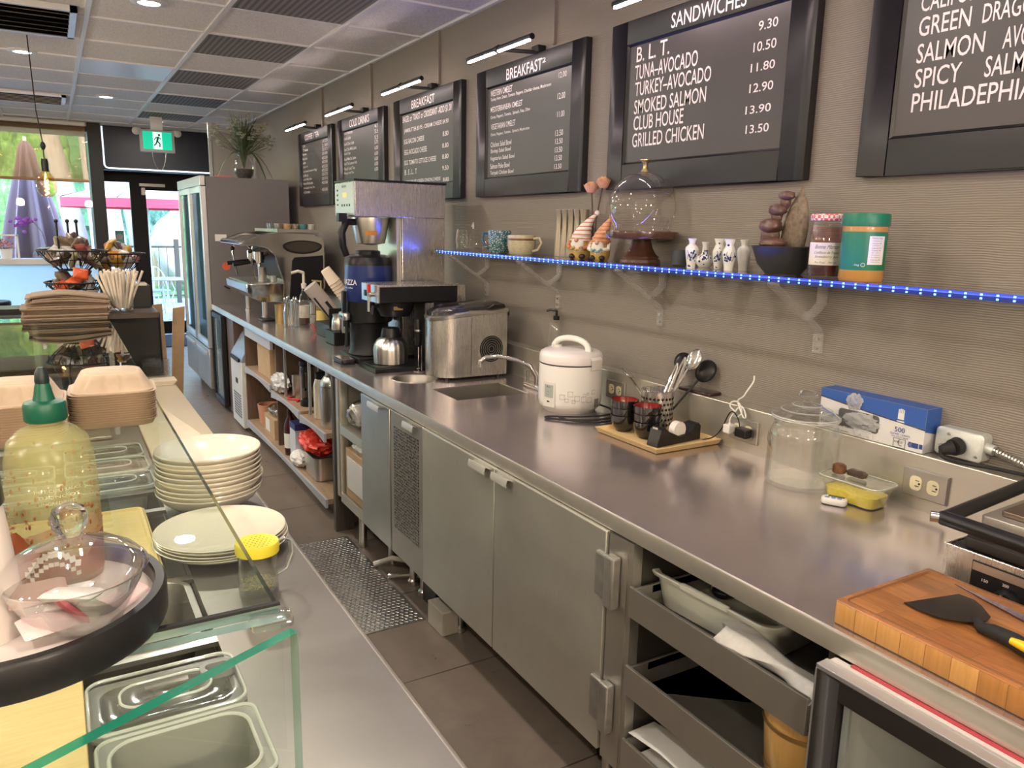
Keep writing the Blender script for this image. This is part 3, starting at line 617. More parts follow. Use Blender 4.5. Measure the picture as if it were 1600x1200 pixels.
# cream cutting strip, bowls, plates, shaker
solo('cutting_strip', MB().rb(.318, 3.20, CT + .001, CT + .016, .106, .70, .008, .003), mat('cream poly board', (.60, .50, .36), .35), 'long cream cutting board strip along the aisle edge of the left counter', 'cutting board')
def bowl_mb(r=.127, h=.054):
    return MB().lathe([(0, .012), (r * .35, .012), (r * .62, .020), (r * .86, .040), (r * .985, h), (r, h + .003), (r * 1.008, h), (r * .90, .034), (r * .66, .010), (r * .40, .002), (r * .38, 0), (0, .004)], n=56)
bo = bowl_mb().bm('stacked_bowl', M_creme, 50); n = 10
for i in range(n):
    k = n - 1 - i
    o = bpy.data.objects.new('stacked_bowl', bo); col.objects.link(o)
    o.location = (0.301 + (.004 if k in (3, 6) else 0) - .003 * (k % 2), 2.028 + random.uniform(-.003, .003), CT + .0118 * i + .0005); o.rotation_euler = (R_(random.uniform(-.2, .2)), 0, random.random())
    tag(o, 'cream serving bowl, %s of the bowl stack on the left counter' % nth(k, n), 'bowl', 'stacked cream bowls')
pl = MB().lathe([(0, .006), (.086, .006), (.104, .010), (.136, .019), (.1405, .0215), (.142, .020), (.136, .014), (.107, .004), (.086, .0), (0, .001)], n=64).bm('dinner_plate', M_creme, 50)
for i in range(5):
    o = bpy.data.objects.new('dinner_plate', pl); col.objects.link(o); o.location = (.279 + (.004, -.003, .002, 0, -.002)[i], 1.752 + (.003, 0, -.002, .002, 0)[i], CT + .0068 * i + .0005)
    tag(o, 'cream dinner plate, %s of the flat stack nearer than the bowls' % nth(4 - i, 5), 'plate', 'stacked cream plates')
t = thing('shaker_jar', 'clear plastic shaker with yellow perforated lid and some dried herb inside', 'shaker', (.302, 1.492, CT))
part(t, 'jar', MB().lathe([(0, .003), (.036, .0), (.038, .004), (.038, .088), (.0365, .088), (.0365, .012), (0, .010)], n=40), M_pc, local=True)
part(t, 'jar_base', MB().lathe([(0, 0), (.036, 0), (.0385, .003), (.0385, .010), (0, .010)], n=40), M_glass2, local=True)
M_yel = mat('yellow lid', (.88, .74, .05), .35)
lid = MB().lathe([(.0395, .084), (.042, .085), (.043, .100), (.041, .106), (.034, .105), (0, .105)], n=40); part(t, 'lid', lid, M_yel, 'yellow lid', local=True)
hs = MB()
for i in range(-3, 4):
    for j in range(-3, 4):
        if i * i + j * j < 11: hs.cyl((i * .009 + (j % 2) * .0045, j * .009, .1052), (i * .009 + (j % 2) * .0045, j * .009, .1056), .0014, n=8)
part(t, 'lid_holes', hs, mat('lid hole', (.45, .36, .02), .6), local=True)
part(t, 'handle', MB().tube([(.036, .012, .092), (.06, .02, .092), (.072, .024, .084), (.074, .025, .06), (.06, .02, .030), (.037, .012, .024)], .0052, 8), M_pc, local=True)
part(t, 'handle_highlight_edge', MB().tube([(.036, .012, .094), (.06, .02, .095), (.075, .025, .086), (.077, .026, .06), (.062, .021, .028), (.037, .012, .021)], .0018, 6), M_le, local=True)  # pale line painted along the handle as its highlight
hb = MB()
for i in range(260):
    a = random.random() * 6.283; r = .034 * math.sqrt(random.random()); z = .013 + .014 * random.random() * (1 - .3 * r / .034); b = random.random() * 6.283
    hb.cyl((r * math.cos(a), r * math.sin(a), z), (r * math.cos(a) + .004 * math.cos(b), r * math.sin(a) + .004 * math.sin(b), z + .001), .0009, n=4)
part(t, 'dried_herb', hb, varied('herb', (.42, .40, .22), (.60, .56, .34), 60, .9), local=True, kind='stuff')
# takeout boxes on the glass
hx, hy = .069, .066
def box_base():
    return MB().rl(0, 0, [(0, hx - .006, hy - .006, .022), (.001, hx - .003, hy - .003, .024), (.0085, hx, hy, .026), (.0102, hx + .003, hy + .003, .028), (.0122, hx + .0045, hy + .0045, .028), (.0112, hx - .003, hy - .003, .026), (.003, hx - .006, hy - .006, .022)], n=5)
bb = box_base().bm('takeout_box', M_tan, 50)
lidm = MB()
prof = [(0, 1.0, 0), (.003, 1.0, 0), (.0045, .95, 0), (.024, .80, 1), (.031, .74, 1), (.0335, .66, 0)]
rings = []
for z, s, rib in prof:
    out = []
    for q in range(120):
        a = 2 * PI * q / 120; c_, s_ = math.cos(a), math.sin(a); k = (abs(c_) ** 5 + abs(s_) ** 5) ** -.2 * (1 - (.055 * max(0, math.cos(14 * a)) ** 6 if rib else 0)); out.append((hx * s * k * c_, hy * s * k * s_, z))
    rings.append(out)
lidm.loft(rings); lidm.rl(0, 0, [(.0335, hx * .60, hy * .60, .02), (.035, hx * .58, hy * .58, .02)])
lidmesh = lidm.bm('lid', M_tan, 50)
def box_stack(cx, cy_, n, dz, rz, which):
    for i in range(n):
        o = bpy.data.objects.new('takeout_box', bb); col.objects.link(o); o.location = (cx + random.uniform(-.0012, .0012), cy_ + random.uniform(-.0012, .0012), GL + .001 + dz * i); o.rotation_euler = (0, 0, rz + random.uniform(-.008, .008))
        ORG[o.name] = Vector((0, 0, 0))
        k = n - 1 - i
        tag(o, 'tan takeout box%s, %s of the %s stack on the glass' % (' with domed lid' if k == 0 else '', nth(k, n), which), 'takeout box', 'takeout boxes on the glass')
        if k == 0:
            l = bpy.data.objects.new('lid', lidmesh); col.objects.link(l); l.parent = o; l.location = (0, 0, .0118)
box_stack(.075, 1.618, 13, .0043, -.05, 'right')
box_stack(-.075, 1.548, 14, .0043, -.05, 'left')
# round tray with sauce bottle, sugar bowl, white canister
TC = Vector((-.0586, .769))
t = thing('round_tray', 'round tray with a black rim and pale marbled base standing on the glass', 'tray', (TC.x, TC.y, GL))
part(t, 'rim', MB().lathe([(.116, .013), (.1255, .012), (.1275, .016), (.1275, .042), (.1255, .045), (.118, .045), (.116, .042), (.116, .013)], n=72), M_black, 'black rim', local=True)
part(t, 'base', MB().lathe([(0, .015), (.117, .015), (.117, .030), (0, .030)], n=72), varied('tray marble', (.66, .58, .54), (.74, .67, .63), 8, .35), 'pale base', local=True)
part(t, 'foot', MB().lathe([(0, .0005), (.07, .0005), (.07, .015), (0, .015)], n=40), M_black, local=True)
TZ = GL + .0302
t = thing('sauce_bottle', 'nearly empty chilli sauce squeeze bottle with a green nozzle cap', 'bottle', (-.019, .835, TZ))
def ovalb(st, n=40): return [[(rx * math.cos(2 * PI * i / n), ry * math.sin(2 * PI * i / n), z) for i in range(n)] for z, rx, ry in st]
H_ = [(0, .034, .032), (.004, .038, .037), (.03, .0395, .038), (.095, .0395, .038), (.122, .038, .037), (.140, .034, .033), (.150, .024, .024), (.155, .013, .013), (.162, .012, .012)]
part(t, 'bottle', MB().loft(ovalb(H_), True, False), film('bottle milky plastic', (.44, .43, .18), .42, .25), local=True)
sauce = varied('chilli sauce', (.17, .03, .008), (.32, .08, .012), 40, .35)
part(t, 'sauce', MB().loft([[(x * 1.006, y * 1.006, z + (.014 * math.sin(4 * PI * i / 40 + 1) + .012 * noise.noise(Vector((x * 60, y * 60, 2))) if k == 2 else 0)) for i, (x, y, z) in enumerate(r)] for k, r in enumerate(ovalb([(.001, .0372, .0355), (.012, .0388, .0377), (.042, .0396, .0381)]))]), sauce, local=True)
sp = MB()
for i in range(150):
    a = random.uniform(0, 6.28); z = min(.130, .04 + abs(random.gauss(0, .038))); rr = .0388 if z < .09 else .0382 - (z - .09) * .2
    sp.ell((rr * math.cos(a), rr * .97 * math.sin(a), z), .0014 * random.uniform(.3, 1.2), .0014 * random.uniform(.3, 1.2), .002 * random.uniform(.3, 1.5), 7, 5)
part(t, 'sauce_spots', sp, sauce, local=True)
gp = mat('green cap', (.003, .082, .045), .4)
part(t, 'cap', MB().lathe([(.011, .158), (.0170, .158), (.0182, .160), (.0182, .173), (.0170, .176), (.0095, .178), (.0080, .184), (.0070, .190), (.0050, .198), (0, .198)], n=40), gp, 'green cap', local=True)
part(t, 'nozzle_tip', MB().lathe([(.0058, .192), (.0064, .196), (.0056, .204), (.003, .209), (0, .209)], n=20), mat('dark tip', (.006, .014, .014), .4), 'dark nozzle tip', local=True)
lt = MB(); a0 = math.atan2(-.835, .03)
for z, wd, s in ((.098, .040, 'HOT CHILI SAUCE'), (.092, .036, 'TUONG OT'), (.086, .03, 'INGREDIENTS')): text_cyl(lt, s, (0, 0, 0), .0402, a0 + .1, z, wd, .0028)
part(t, 'printing', lt, film('white print', (.62, .58, .46), .55), local=True)
ch = MB()
for k in range(11):
    a = a0 - .75 + k * .11; z = .018 + .020 * math.sin(k * .28); rr = .0402
    q = Matrix.Translation((rr * math.cos(a), rr * math.sin(a), z)) @ Matrix.Rotation(a, 4, 'Z') @ Matrix.Rotation(.3 * math.sin(k), 4, 'X'); ch.X = q; ch.bx(-.0003, .0003, -.0026, .0026, -.0030, .0030)
    ch.X = Matrix.Translation((rr * math.cos(a), rr * math.sin(a), z - .010)) @ Matrix.Rotation(a, 4, 'Z'); ch.bx(-.0003, .0003, -.002, .002, -.002, .002)
part(t, 'printed_pattern', ch, mat('white print 2', (.85, .80, .74), .5), local=True)
t = thing('sugar_bowl', 'lidded clear glass bowl of paper sugar sachets on the round tray', 'bowl', (-.007, .720, TZ))
part(t, 'bowl', MB().lathe([(0, .002), (.022, 0), (.030, .003), (.042, .018), (.052, .038), (.055, .048), (.053, .048), (.049, .036), (.039, .019), (.028, .007), (0, .006)], n=48), M_glass3, local=True)
l = part(t, 'lid', MB().lathe([(.0575, .049), (.059, .051), (.0575, .054), (.050, .062), (.034, .072), (.016, .078), (.010, .082), (.009, .086)], n=48), M_glass3, local=True)
part(l, 'knob', MB().lathe([(0, .080), (.008, .082), (.0135, .090), (.015, .098), (.012, .106), (.005, .110), (0, .1105)], n=28), mat('clear glass ball', (.95, .97, .96), .03, trans=1, ior=1.4), local=True)
def sachet(x, y, z, rz, rx, c, lab, ry=0):
    m = MB().rl(0, 0, [(-.003, .019, .012, .003), (0, .022, .014, .002), (.003, .019, .012, .003)])
    me = m.bm('sugar_sachet', c, 50)
    o = bpy.data.objects.new('sugar_sachet', me); col.objects.link(o); o.location = (x, y, z); o.rotation_euler = (rx, ry, rz); return tag(o, lab, 'sachet', 'sachets in the sugar bowl')
spk = mat('sachet pink white', (.72, .55, .54), .6); swh = mat('sachet white', (.76, .70, .68), .6); sbr = mat('sachet brown', (.36, .24, .20), .6); srd = mat('sachet red', (.55, .10, .12), .6)
sachet(-.028, .700, TZ + .016, .3, .25, spk, 'pinkish sugar sachet lying lowest in the glass bowl')
sachet(-.012, .722, TZ + .026, 1.2, -.2, swh, 'white sugar sachet in the middle of the glass bowl')
sachet(-.035, .722, TZ + .034, .1, .3, sbr, 'brown sugar sachet on top at the left of the glass bowl')
sachet(-.010, .702, TZ + .036, -.5, -.2, swh, 'white sugar sachet on top at the right of the glass bowl')
sachet(-.014, .702, TZ + .026, 1.9, .9, srd, 'red printed sachet standing against the bowl wall')
sachet(.030, .738, TZ + .012, .9, .35, spk, 'pinkish sugar sachet lying on the tray beside the bowl')
t = thing('canister', 'white tapering canister cut by the left edge of the photo', 'canister', (-.083, .742, TZ))
part(t, 'body', MB().lathe([(0, 0), (.0385, 0), (.039, .004), (.030, .105), (.028, .112), (0, .112)], n=40), mat('canister white', (.72, .64, .60), .35), local=True)
part(t, 'lid', MB().lathe([(.030, .112), (.031, .114), (.030, .135), (.012, .142), (0, .142)], n=40), M_black, 'black lid', local=True)
# ---------------------------------------------------------------- right worktop
t = thing('worktop', 'long stainless worktop with sink and splash-back along the menu wall', 'worktop', (1.6, 3.4, CT - .05))
SX0, SX1, SY0, SY1 = 1.445, 1.803, 2.89, 3.16; RX, RY, RR = 1.475, 3.415, .112
tp = MB(); z = CT
def sheet(x0, x1, y0, y1): tp.quad((x0, y0, z), (x1, y0, z), (x1, y1, z), (x0, y1, z))
WF = CF + .006
sheet(WF, BS, -.8, SY0); sheet(WF, SX0, SY0, SY1); sheet(SX1, BS, SY0, SY1); sheet(WF, BS, SY1, RY - .15); sheet(WF, BS, RY + .15, 7.44)
sheet(WF, RX - .15, RY - .15, RY + .15); sheet(RX + .15, BS, RY - .15, RY + .15)
n = 64; out = []; inn = []
for i in range(n):
    a = 2 * PI * i / n; c, s = math.cos(a), math.sin(a); k = .15 / max(abs(c), abs(s)); out.append((RX + k * c, RY + k * s, z)); inn.append((RX + RR * c, RY + RR * s, z))
tp.loft([out, inn], False, False)
part(t, 'top', tp, M_top)
ap = MB().loft([[(CF + .006, -.8, CT), (CF + .006, 7.44, CT)], [(CF + .0015, -.8, CT - .0015), (CF + .0015, 7.44, CT - .0015)], [(CF, -.8, CT - .006), (CF, 7.44, CT - .006)], [(CF, -.8, CT - .045), (CF, 7.44, CT - .045)], [(CF + .03, -.8, CT - .045), (CF + .03, 7.44, CT - .045)]], False, False, closed=False)
part(t, 'front_edge', ap, M_splash)
part(t, 'splash_back', MB().bx(BS, WALL - .001, -.8, 7.44, CT - .02, CT + .153), M_splash, bev=.003)
part(t, 'sink_basin', MB().loft([[(x, y, zz) for x, y in ((SX0 + e, SY0 + e), (SX1 - e, SY0 + e), (SX1 - e, SY1 - e), (SX0 + e, SY1 - e))] for zz, e in ((CT, 0), (CT - .004, .004), (CT - .16, .012))], False, True), M_lcount)
part(t, 'round_basin', MB().lathe([(RR, 0), (RR - .003, -.004), (RR - .006, -.07), (RR - .05, -.10), (0, -.105)], (RX, RY, CT), 64), M_lcount)
part(t, 'basin_rim', MB().lathe([(RR + .006, .0005), (RR + .004, .003), (RR - .002, .002), (RR - .002, -.004)], (RX, RY, CT), 64), M_satin)
part(t, 'underside', MB().bx(CF + .03, BS, -.8, SY0 - .02, CT - .05, CT - .03).bx(CF + .03, BS, 3.6, 7.44, CT - .05, CT - .03), M_frame)
# faucet
t = thing('faucet', 'chrome sink faucet with a long swivel spout and cross handles', 'faucet', (1.88, 2.98, CT))
part(t, 'base', MB().rb(1.885, 2.955, CT, CT + .022, .022, .10, .02, .004), M_chrome)
for y in (2.875, 3.035):
    h = part(t, 'handle', MB().lathe([(.018, 0), (.016, .02), (.013, .024), (.024, .03), (.0255, .045), (.023, .060), (.012, .066), (0, .066)], (1.885, y, CT + .02), 10), M_glass2, 'clear fluted knob')
    part(h, 'stem', MB().cyl((1.885, y, CT + .02), (1.885, y, CT + .075), .008), M_chrome)
part(t, 'spout', MB().tube([(1.885, 2.955, CT + .02), (1.885, 2.955, CT + .06), (1.865, 2.985, CT + .105), (1.82, 3.03, CT + .13), (1.75, 3.09, CT + .142), (1.705, 3.12, CT + .135), (1.685, 3.135, CT + .115), (1.683, 3.137, CT + .09)], [.013, .013, .0115, .0105, .0105, .0115, .012, .012], 12), M_chrome)
# ---------------------------------------------------------------- cabinet units under the worktop
CB = CT - .052
BX = BS - .03
def unit_back(m, y0, y1, z0=.2): m.bx(BX - .02, BX, y0, y1, z0, CB)
# refrigerated base with two doors and compressor grille
t = thing('base_fridge', 'stainless refrigerated base cabinet with two plain doors and a perforated grille', 'cabinet', (1.58, 2.3, .2))
b = MB().bx(CF + .05, BX, 1.50, 3.05, .20, .22).bx(CF + .05, BX, 1.50, 1.52, .2, CB).bx(CF + .05, BX, 3.03, 3.05, .2, CB); unit_back(b, 1.5, 3.05)
part(t, 'body', b, M_frame)
part(t, 'front_frame', MB().bx(CF + .022, CF + .05, 1.50, 3.05, .2, CB), M_frame)
d1 = part(t, 'door', MB().bx(CF - .012, CF + .021, 1.512, 2.112, .215, .862), M_door, bev=.003)
M_lip = mat('pale lip metal', (.66, .64, .58), .35, .55)
def lip_handle(p, y0, y1, zt=.862): part(p, 'handle', MB().loft([[(CF - .012, y0, zt - .012), (CF - .012, y1, zt - .012)], [(CF - .030, y0, zt - .004), (CF - .030, y1, zt - .004)], [(CF - .034, y0, zt - .016), (CF - .034, y1, zt - .016)], [(CF - .034, y0, zt - .030), (CF - .034, y1, zt - .030)], [(CF - .031, y0, zt - .030), (CF - .031, y1, zt - .030)], [(CF - .030, y0, zt - .014), (CF - .030, y1, zt - .014)], [(CF - .013, y0, zt - .022), (CF - .013, y1, zt - .022)]], False, False, closed=False), M_lip, 'pale lip handle')
lip_handle(d1, 2.0, 2.105)
d2 = part(t, 'door', MB().bx(CF - .012, CF + .021, 2.118, 2.70, .215, .862), M_door, bev=.003)
lip_handle(d2, 2.145, 2.265)
gq = part(t, 'grille_panel', MB().bx(CF - .008, CF + .021, 2.708, 3.045, .215, .862), M_frame, bev=.003)
lip_handle(gq, 2.75, 2.86)
M_perf = mat('perforated sheet', (.33, .31, .28), .4, .9)
_v = NL(M_perf)[0].new('ShaderNodeTexVoronoi'); _v.inputs['Scale'].default_value = 78; _v.inputs['Randomness'].default_value = .35
NL(M_perf)[1].new(coords(M_perf, kind='World'), _v.inputs['Vector']); _c = ramp(M_perf, _v.outputs['Distance'], [(.32, (.012, .011, .01)), (.42, (.42, .39, .35))]); setc(M_perf, _c)
part(gq, 'perforated_sheet', MB().bx(CF - .0095, CF - .0075, 2.745, 3.005, .34, .80), M_perf, 'perforated sheet')
part(t, 'hinge_post', MB().bx(CF - .004, CF + .03, 1.43, 1.505, .2, CB), M_frame)
for z0 in (.665, .30):
    h = MB().bx(CF - .034, CF - .005, 1.452, 1.490, z0, z0 + .145).bx(CF - .022, CF - .005, 1.490, 1.545, z0 + .010, z0 + .135)
    part(t, 'hinge', h, M_hinge, bev=.006)
for y in (1.62, 2.62, 2.98): part(t, 'leg', MB().lathe([(0, 0), (.028, 0), (.028, .02), (.018, .03), (.018, .21)], (CF + .12, y, 0), 16), M_satin)
# narrow door unit and open shelf unit
t = thing('narrow_cabinet', 'narrow stainless cabinet with one smeared door left of the grille', 'cabinet', (1.58, 3.24, .2))
b = MB().bx(CF + .022, BX, 3.056, 3.076, .2, CB).bx(CF + .022, BX, 3.40, 3.42, .2, CB).bx(CF + .022, BX, 3.056, 3.42, .2, .22); unit_back(b, 3.056, 3.42)
part(t, 'body', b, M_frame)
d = part(t, 'door', MB().bx(CF - .010, CF + .021, 3.056, 3.418, .215, .862), steel('narrow door stainless', (.60, .59, .56), .34, (40, 40, 1), .14, smear=.09), bev=.003)
lip_handle(d, 3.13, 3.27)
for y in (3.1, 3.37): part(t, 'leg', MB().lathe([(0, 0), (.028, 0), (.028, .02), (.018, .03), (.018, .205)], (CF + .12, y, 0), 16), M_satin)
t = thing('open_shelf_unit', 'open stainless shelf unit holding bagged stock, left of the narrow door', 'shelf unit', (1.58, 3.63, .2))
b = MB().bx(CF + .02, BX, 3.425, 3.44, .2, CB).bx(CF + .02, BX, 3.81, 3.825, .2, CB); unit_back(b, 3.425, 3.825)
part(t, 'sides', b, M_frame)
for z0 in (.225, .60): part(t, 'shelf', MB().bx(CF + .012, BX - .02, 3.44, 3.81, z0, z0 + .012).bx(CF + .010, CF + .02, 3.44, 3.81, z0 - .03, z0 + .018), M_splash)
part(t, 'post', MB().rb(CF + .035, 3.835, .22, CB, .03, .028, .012), M_splash)
part(t, 'leg', MB().cyl((CF + .06, 3.62, 0), (CF + .06, 3.62, .205), .02), M_satin)
solo('dark_post', MB().bx(CF - .002, CF + .10, 3.872, 3.905, 0, CB), wood('dark stained wood', (.045, .035, .030), (.075, .058, .048), 5, (8, 8, 1), .4), 'dark stained wooden upright between the steel units and the wooden shelves', 'post')
def bag(name, c, rx, ry, rz, m, lab, cat, sd_=1, k=.12):
    fn = lambda d: k * noise.noise(d * 3 + Vector((sd_, 0, 0))) + k * .6 * noise.noise(d * 8 + Vector((0, sd_, 0)))
    return solo(name, MB().ell(c, rx, ry, rz, 40, 26, fn=fn), m, lab, cat)
M_bagw = varied('plastic wrapped white stock', (.62, .60, .53), (.76, .74, .68), 22, .3, coat=.4)
t = thing('paper_cup_sleeve', 'plastic wrapped stack of paper cups lying on the upper steel shelf', 'cups', (1.33, 3.60, .613))
mk = MB()
for i in range(5): mk.X = Matrix.Translation((1.25 + .050 * i, 3.68, .680)) @ Matrix.Rotation(R_(72), 4, 'Y'); mk.lathe([(.052, 0), (.058, .005), (.046, .11), (0, .11)], n=24)
part(t, 'cups', mk, M_paper)
part(t, 'wrap', MB().ell((1.365, 3.68, .695), .150, .095, .080, 36, 22, fn=lambda d: .12 * noise.noise(d * 4) + .1 * noise.noise(d * 9)), M_plasf, 'clear crinkled wrap')
t = thing('stock_carton', 'open brown carton holding a plastic bag on the lower steel shelf', 'box', (1.40, 3.62, .238))
part(t, 'carton', MB().bx(1.235, 1.55, 3.47, 3.78, .239, .50), M_card, bev=.003)
part(t, 'label', MB().bx(1.232, 1.2345, 3.50, 3.75, .29, .46), M_paper, 'white printed label')
part(t, 'bag', MB().ell((1.38, 3.62, .535), .15, .14, .055, 36, 20, fn=lambda d: .15 * noise.noise(d * 4) + .1 * noise.noise(d * 10)), M_bagw, 'wrapped white bag')
# wooden shelves
M_dw = wood('walnut laminate', (.095, .060, .040), (.150, .098, .066), 5, (8, 8, 1), .45)
M_sh = wood('shelf oak worn', (.30, .20, .125), (.42, .29, .185), 5, (8, 1, 8), .5)
M_edge = mat('shelf edge grey', (.42, .42, .45), .4)
FX0, FX1 = CF + .02, BX
def shelf_part(p, y0, y1, z, lab=None): 
    s = part(p, 'shelf', MB().bx(FX0, FX1, y0, y1, z - .03, z), M_sh)
    pts = [(y0, z), (y1, z), (y1, z - .05)] + [(y1 + (y0 - y1) * k / 12, z - .05 + .025 * math.sin(PI * k / 12)) for k in range(1, 12)] + [(y0, z - .05)]
    part(s, 'front_edge', MB().prism(pts, FX0 - .014, FX0 - .0005, 'x'), M_edge)
t = thing('wood_shelf_unit', 'walnut shelf unit with grey edged shelves at the far end under the worktop', 'shelf unit', (1.6, 5.0, 0))
for y in (3.915, 5.30, 6.15): part(t, 'upright', MB().bx(FX0 if y != 5.30 else FX0 + .03, FX1, y, y + .022, .02, CB), M_dw)
for y in (4.42, 4.98): part(t, 'steel_post', MB().bx(FX0 + .005, FX0 + .02, y, y + .015, .53, CB), M_satin)
part(t, 'back_panel', MB().bx(FX1 - .012, FX1, 3.9, 6.17, .02, CB), M_dw)
shelf_part(t, 5.325, 6.148, .545); shelf_part(t, 4.60, 5.295, .515); shelf_part(t, 4.08, 4.58, .500); shelf_part(t, 4.08, 6.148, .115)
part(t, 'shelf_support', MB().bx(FX0 + .05, FX1 - .1, 4.09, 4.11, .115, .45), M_dw)
part(t, 'valance', MB().bx(FX0, FX0 + .02, 5.33, 6.14, CB - .07, CB), M_edge)
part(t, 'toe_board', MB().bx(FX0 + .06, FX0 + .075, 3.91, 6.17, .0, .066), M_dw)
part(t, 'side_panel', MB().bx(FX0 + .01, FX1, 6.64, 6.92, .02, CB), M_dw)
# stock on the wooden shelves
solo('carton', MB().bx(1.26, 1.46, 5.50, 5.88, .546, .765), M_card, 'brown cardboard carton on the upper wooden shelf next to the ice maker', 'box', bev=.003)
solo('terracotta_pot', MB().lathe([(0, .004), (.07, 0), (.085, .15), (.078, .15), (.065, .012), (0, .012)], (1.35, 5.98, .116), 32), mat('terracotta', (.58, .30, .18), .6), 'peach terracotta pot on the bottom wooden shelf beside the ice maker', 'pot')
t = thing('small_carton', 'small brown carton with a white label and a film bag on top, bottom shelf', 'box', (1.34, 5.58, .116))
part(t, 'carton', MB().bx(1.26, 1.44, 5.44, 5.74, .1165, .26), M_card); part(t, 'label', MB().bx(1.2585, 1.2598, 5.58, 5.70, .145, .235), M_paper, 'white label')
part(t, 'bag', MB().ell((1.35, 5.60, .30), .09, .14, .045, 28, 16, fn=lambda d: .2 * noise.noise(d * 5)), M_plasf, 'clear film bag')
bag('film_bundle', (1.26, 5.20, .585), .055, .14, .062, varied('crumpled film', (.50, .48, .46), (.74, .73, .72), 30, .25), 'crumpled silver film bundle hanging over the wooden shelf edge', 'bag', 5, .25)
solo('steel_beaker', MB().lathe([(0, .004), (.048, 0), (.05, .004), (.052, .15), (.056, .155), (.048, .15), (.046, .01), (0, .01)], (1.335, 5.0, .516), 32), M_satin, 'steel beaker on the middle wooden shelf left of the french press', 'beaker')
solo('red_strap', MB().tube([(1.27 + .03 * math.sin(k * .9), 4.85 + .02 * k, .522) for k in range(9)], .006, 6), mat('red cord', (.60, .04, .04), .5), 'red cord lying on the middle wooden shelf by the steel beaker', 'cord')
t = thing('french_press', 'glass french press with black base and lid on the wooden shelf', 'jar', (1.325, 4.74, .516))
part(t, 'glass_body', MB().lathe([(.052, .03), (.056, .05), (.058, .24), (.055, .26)], n=32), M_glass2, local=True)
part(t, 'base', MB().lathe([(0, 0), (.058, 0), (.060, .004), (.056, .035), (0, .035)], n=32), M_black, 'black base', local=True)
part(t, 'lid', MB().lathe([(.060, .255), (.062, .262), (.058, .285), (.02, .29), (0, .29)], n=32), M_black, 'black lid', local=True)
part(t, 'plunger', MB().cyl((0, 0, .03), (0, 0, .345), .005).lathe([(0, .345), (.022, .348), (.022, .356), (0, .36)], n=20), M_chrome, local=True)
part(t, 'handle', MB().tube([(-.01, .058, .25), (-.01, .10, .25), (-.01, .10, .09), (-.01, .058, .09)], .009, 8), M_black, local=True)
t = thing('cream_bottle', 'cream coloured bottle with a black lid between the french press and the steel canister', 'bottle', (1.32, 4.45, .501))
part(t, 'body', MB().lathe([(0, 0), (.050, 0), (.052, .005), (.052, .20), (.042, .235), (.036, .24)], n=32), M_creme, local=True)
part(t, 'lid', MB().lathe([(.038, .238), (.040, .242), (.040, .272), (0, .274)], n=28), M_black, 'black lid', local=True)
t = thing('steel_canister', 'large steel canister with a clear knobbed lid on the wooden shelf', 'canister', (1.325, 4.22, .501))
part(t, 'body', MB().lathe([(0, 0), (.082, 0), (.084, .004), (.084, .235), (.078, .265), (.060, .295), (.052, .30), (.052, .34), (.046, .345), (0, .345)], n=44), M_satin, local=True)
part(t, 'band', MB().lathe([(.0845, .236), (.0855, .240), (.0845, .244)], n=44), M_chrome, local=True)
part(t, 'lid_knob', MB().ell((0, 0, .36), .014, .014, .016), M_chrome, local=True)
t = thing('syrup_bottle', 'dark red syrup bottle standing on the bottom wooden shelf', 'bottle', (1.275, 5.06, .116))
part(t, 'bottle', MB().lathe([(0, .004), (.038, 0), (.040, .005), (.040, .19), (.030, .23), (.016, .26), (.015, .31), (.017, .315), (0, .315)], n=28), mat('dark syrup glass', (.05, .008, .008), .08, coat=.5), local=True)
part(t, 'label', MB().lathe([(.0405, .05), (.0405, .15)], n=28), M_paper, 'pale label', local=True)
bcx = solo('blue_carton', MB().bx(1.25, 1.36, 4.84, 4.97, .1165, .33), mat('carton white blue', (.62, .64, .70), .5), 'white and blue carton behind the red bag on the bottom wooden shelf', 'carton')
part(bcx, 'lid', MB().bx(1.249, 1.361, 4.839, 4.971, .33, .371), mat('blue band', (.03, .04, .16), .5), 'dark blue lid')
t = thing('steel_tub', 'steel tub holding a red plastic bag on the bottom wooden shelf', 'tub', (1.36, 4.52, .116))
part(t, 'tub', MB().rl(0, 0, [(0, .10, .125, .03), (.005, .105, .13, .035), (.145, .115, .14, .04), (.15, .12, .145, .042), (.145, .11, .135, .036), (.01, .10, .125, .03)]), M_satin, local=True)
part(t, 'red_bag', MB().ell((-.04, .06, .20), .10, .21, .065, 44, 28, fn=lambda d: .28 * noise.noise(d * 3.5) + .14 * noise.noise(d * 9)), mat('red plastic bag', (.66, .05, .03), .35), 'bright red bag', local=True)
bag('white_sack', (1.255, 4.78, .165), .05, .10, .048, M_paper, 'white paper sack slumped in front of the steel tub on the bottom shelf', 'bag', 9, .18)
solo('dust_pan', MB().bx(1.25, 1.6, 3.93, 4.06, .117, .13).bx(1.25, 1.26, 3.93, 4.06, .13, .16), M_frame, 'flat steel tray lying on the bottom shelf beside the dark post', 'tray')
solo('paper_packet', MB().rl(1.30, 3.96, [(.131, .05, .022, .01), (.30, .055, .024, .01), (.42, .05, .006, .004)]), M_paper, 'tall white paper packet standing behind the dark post', 'packet')
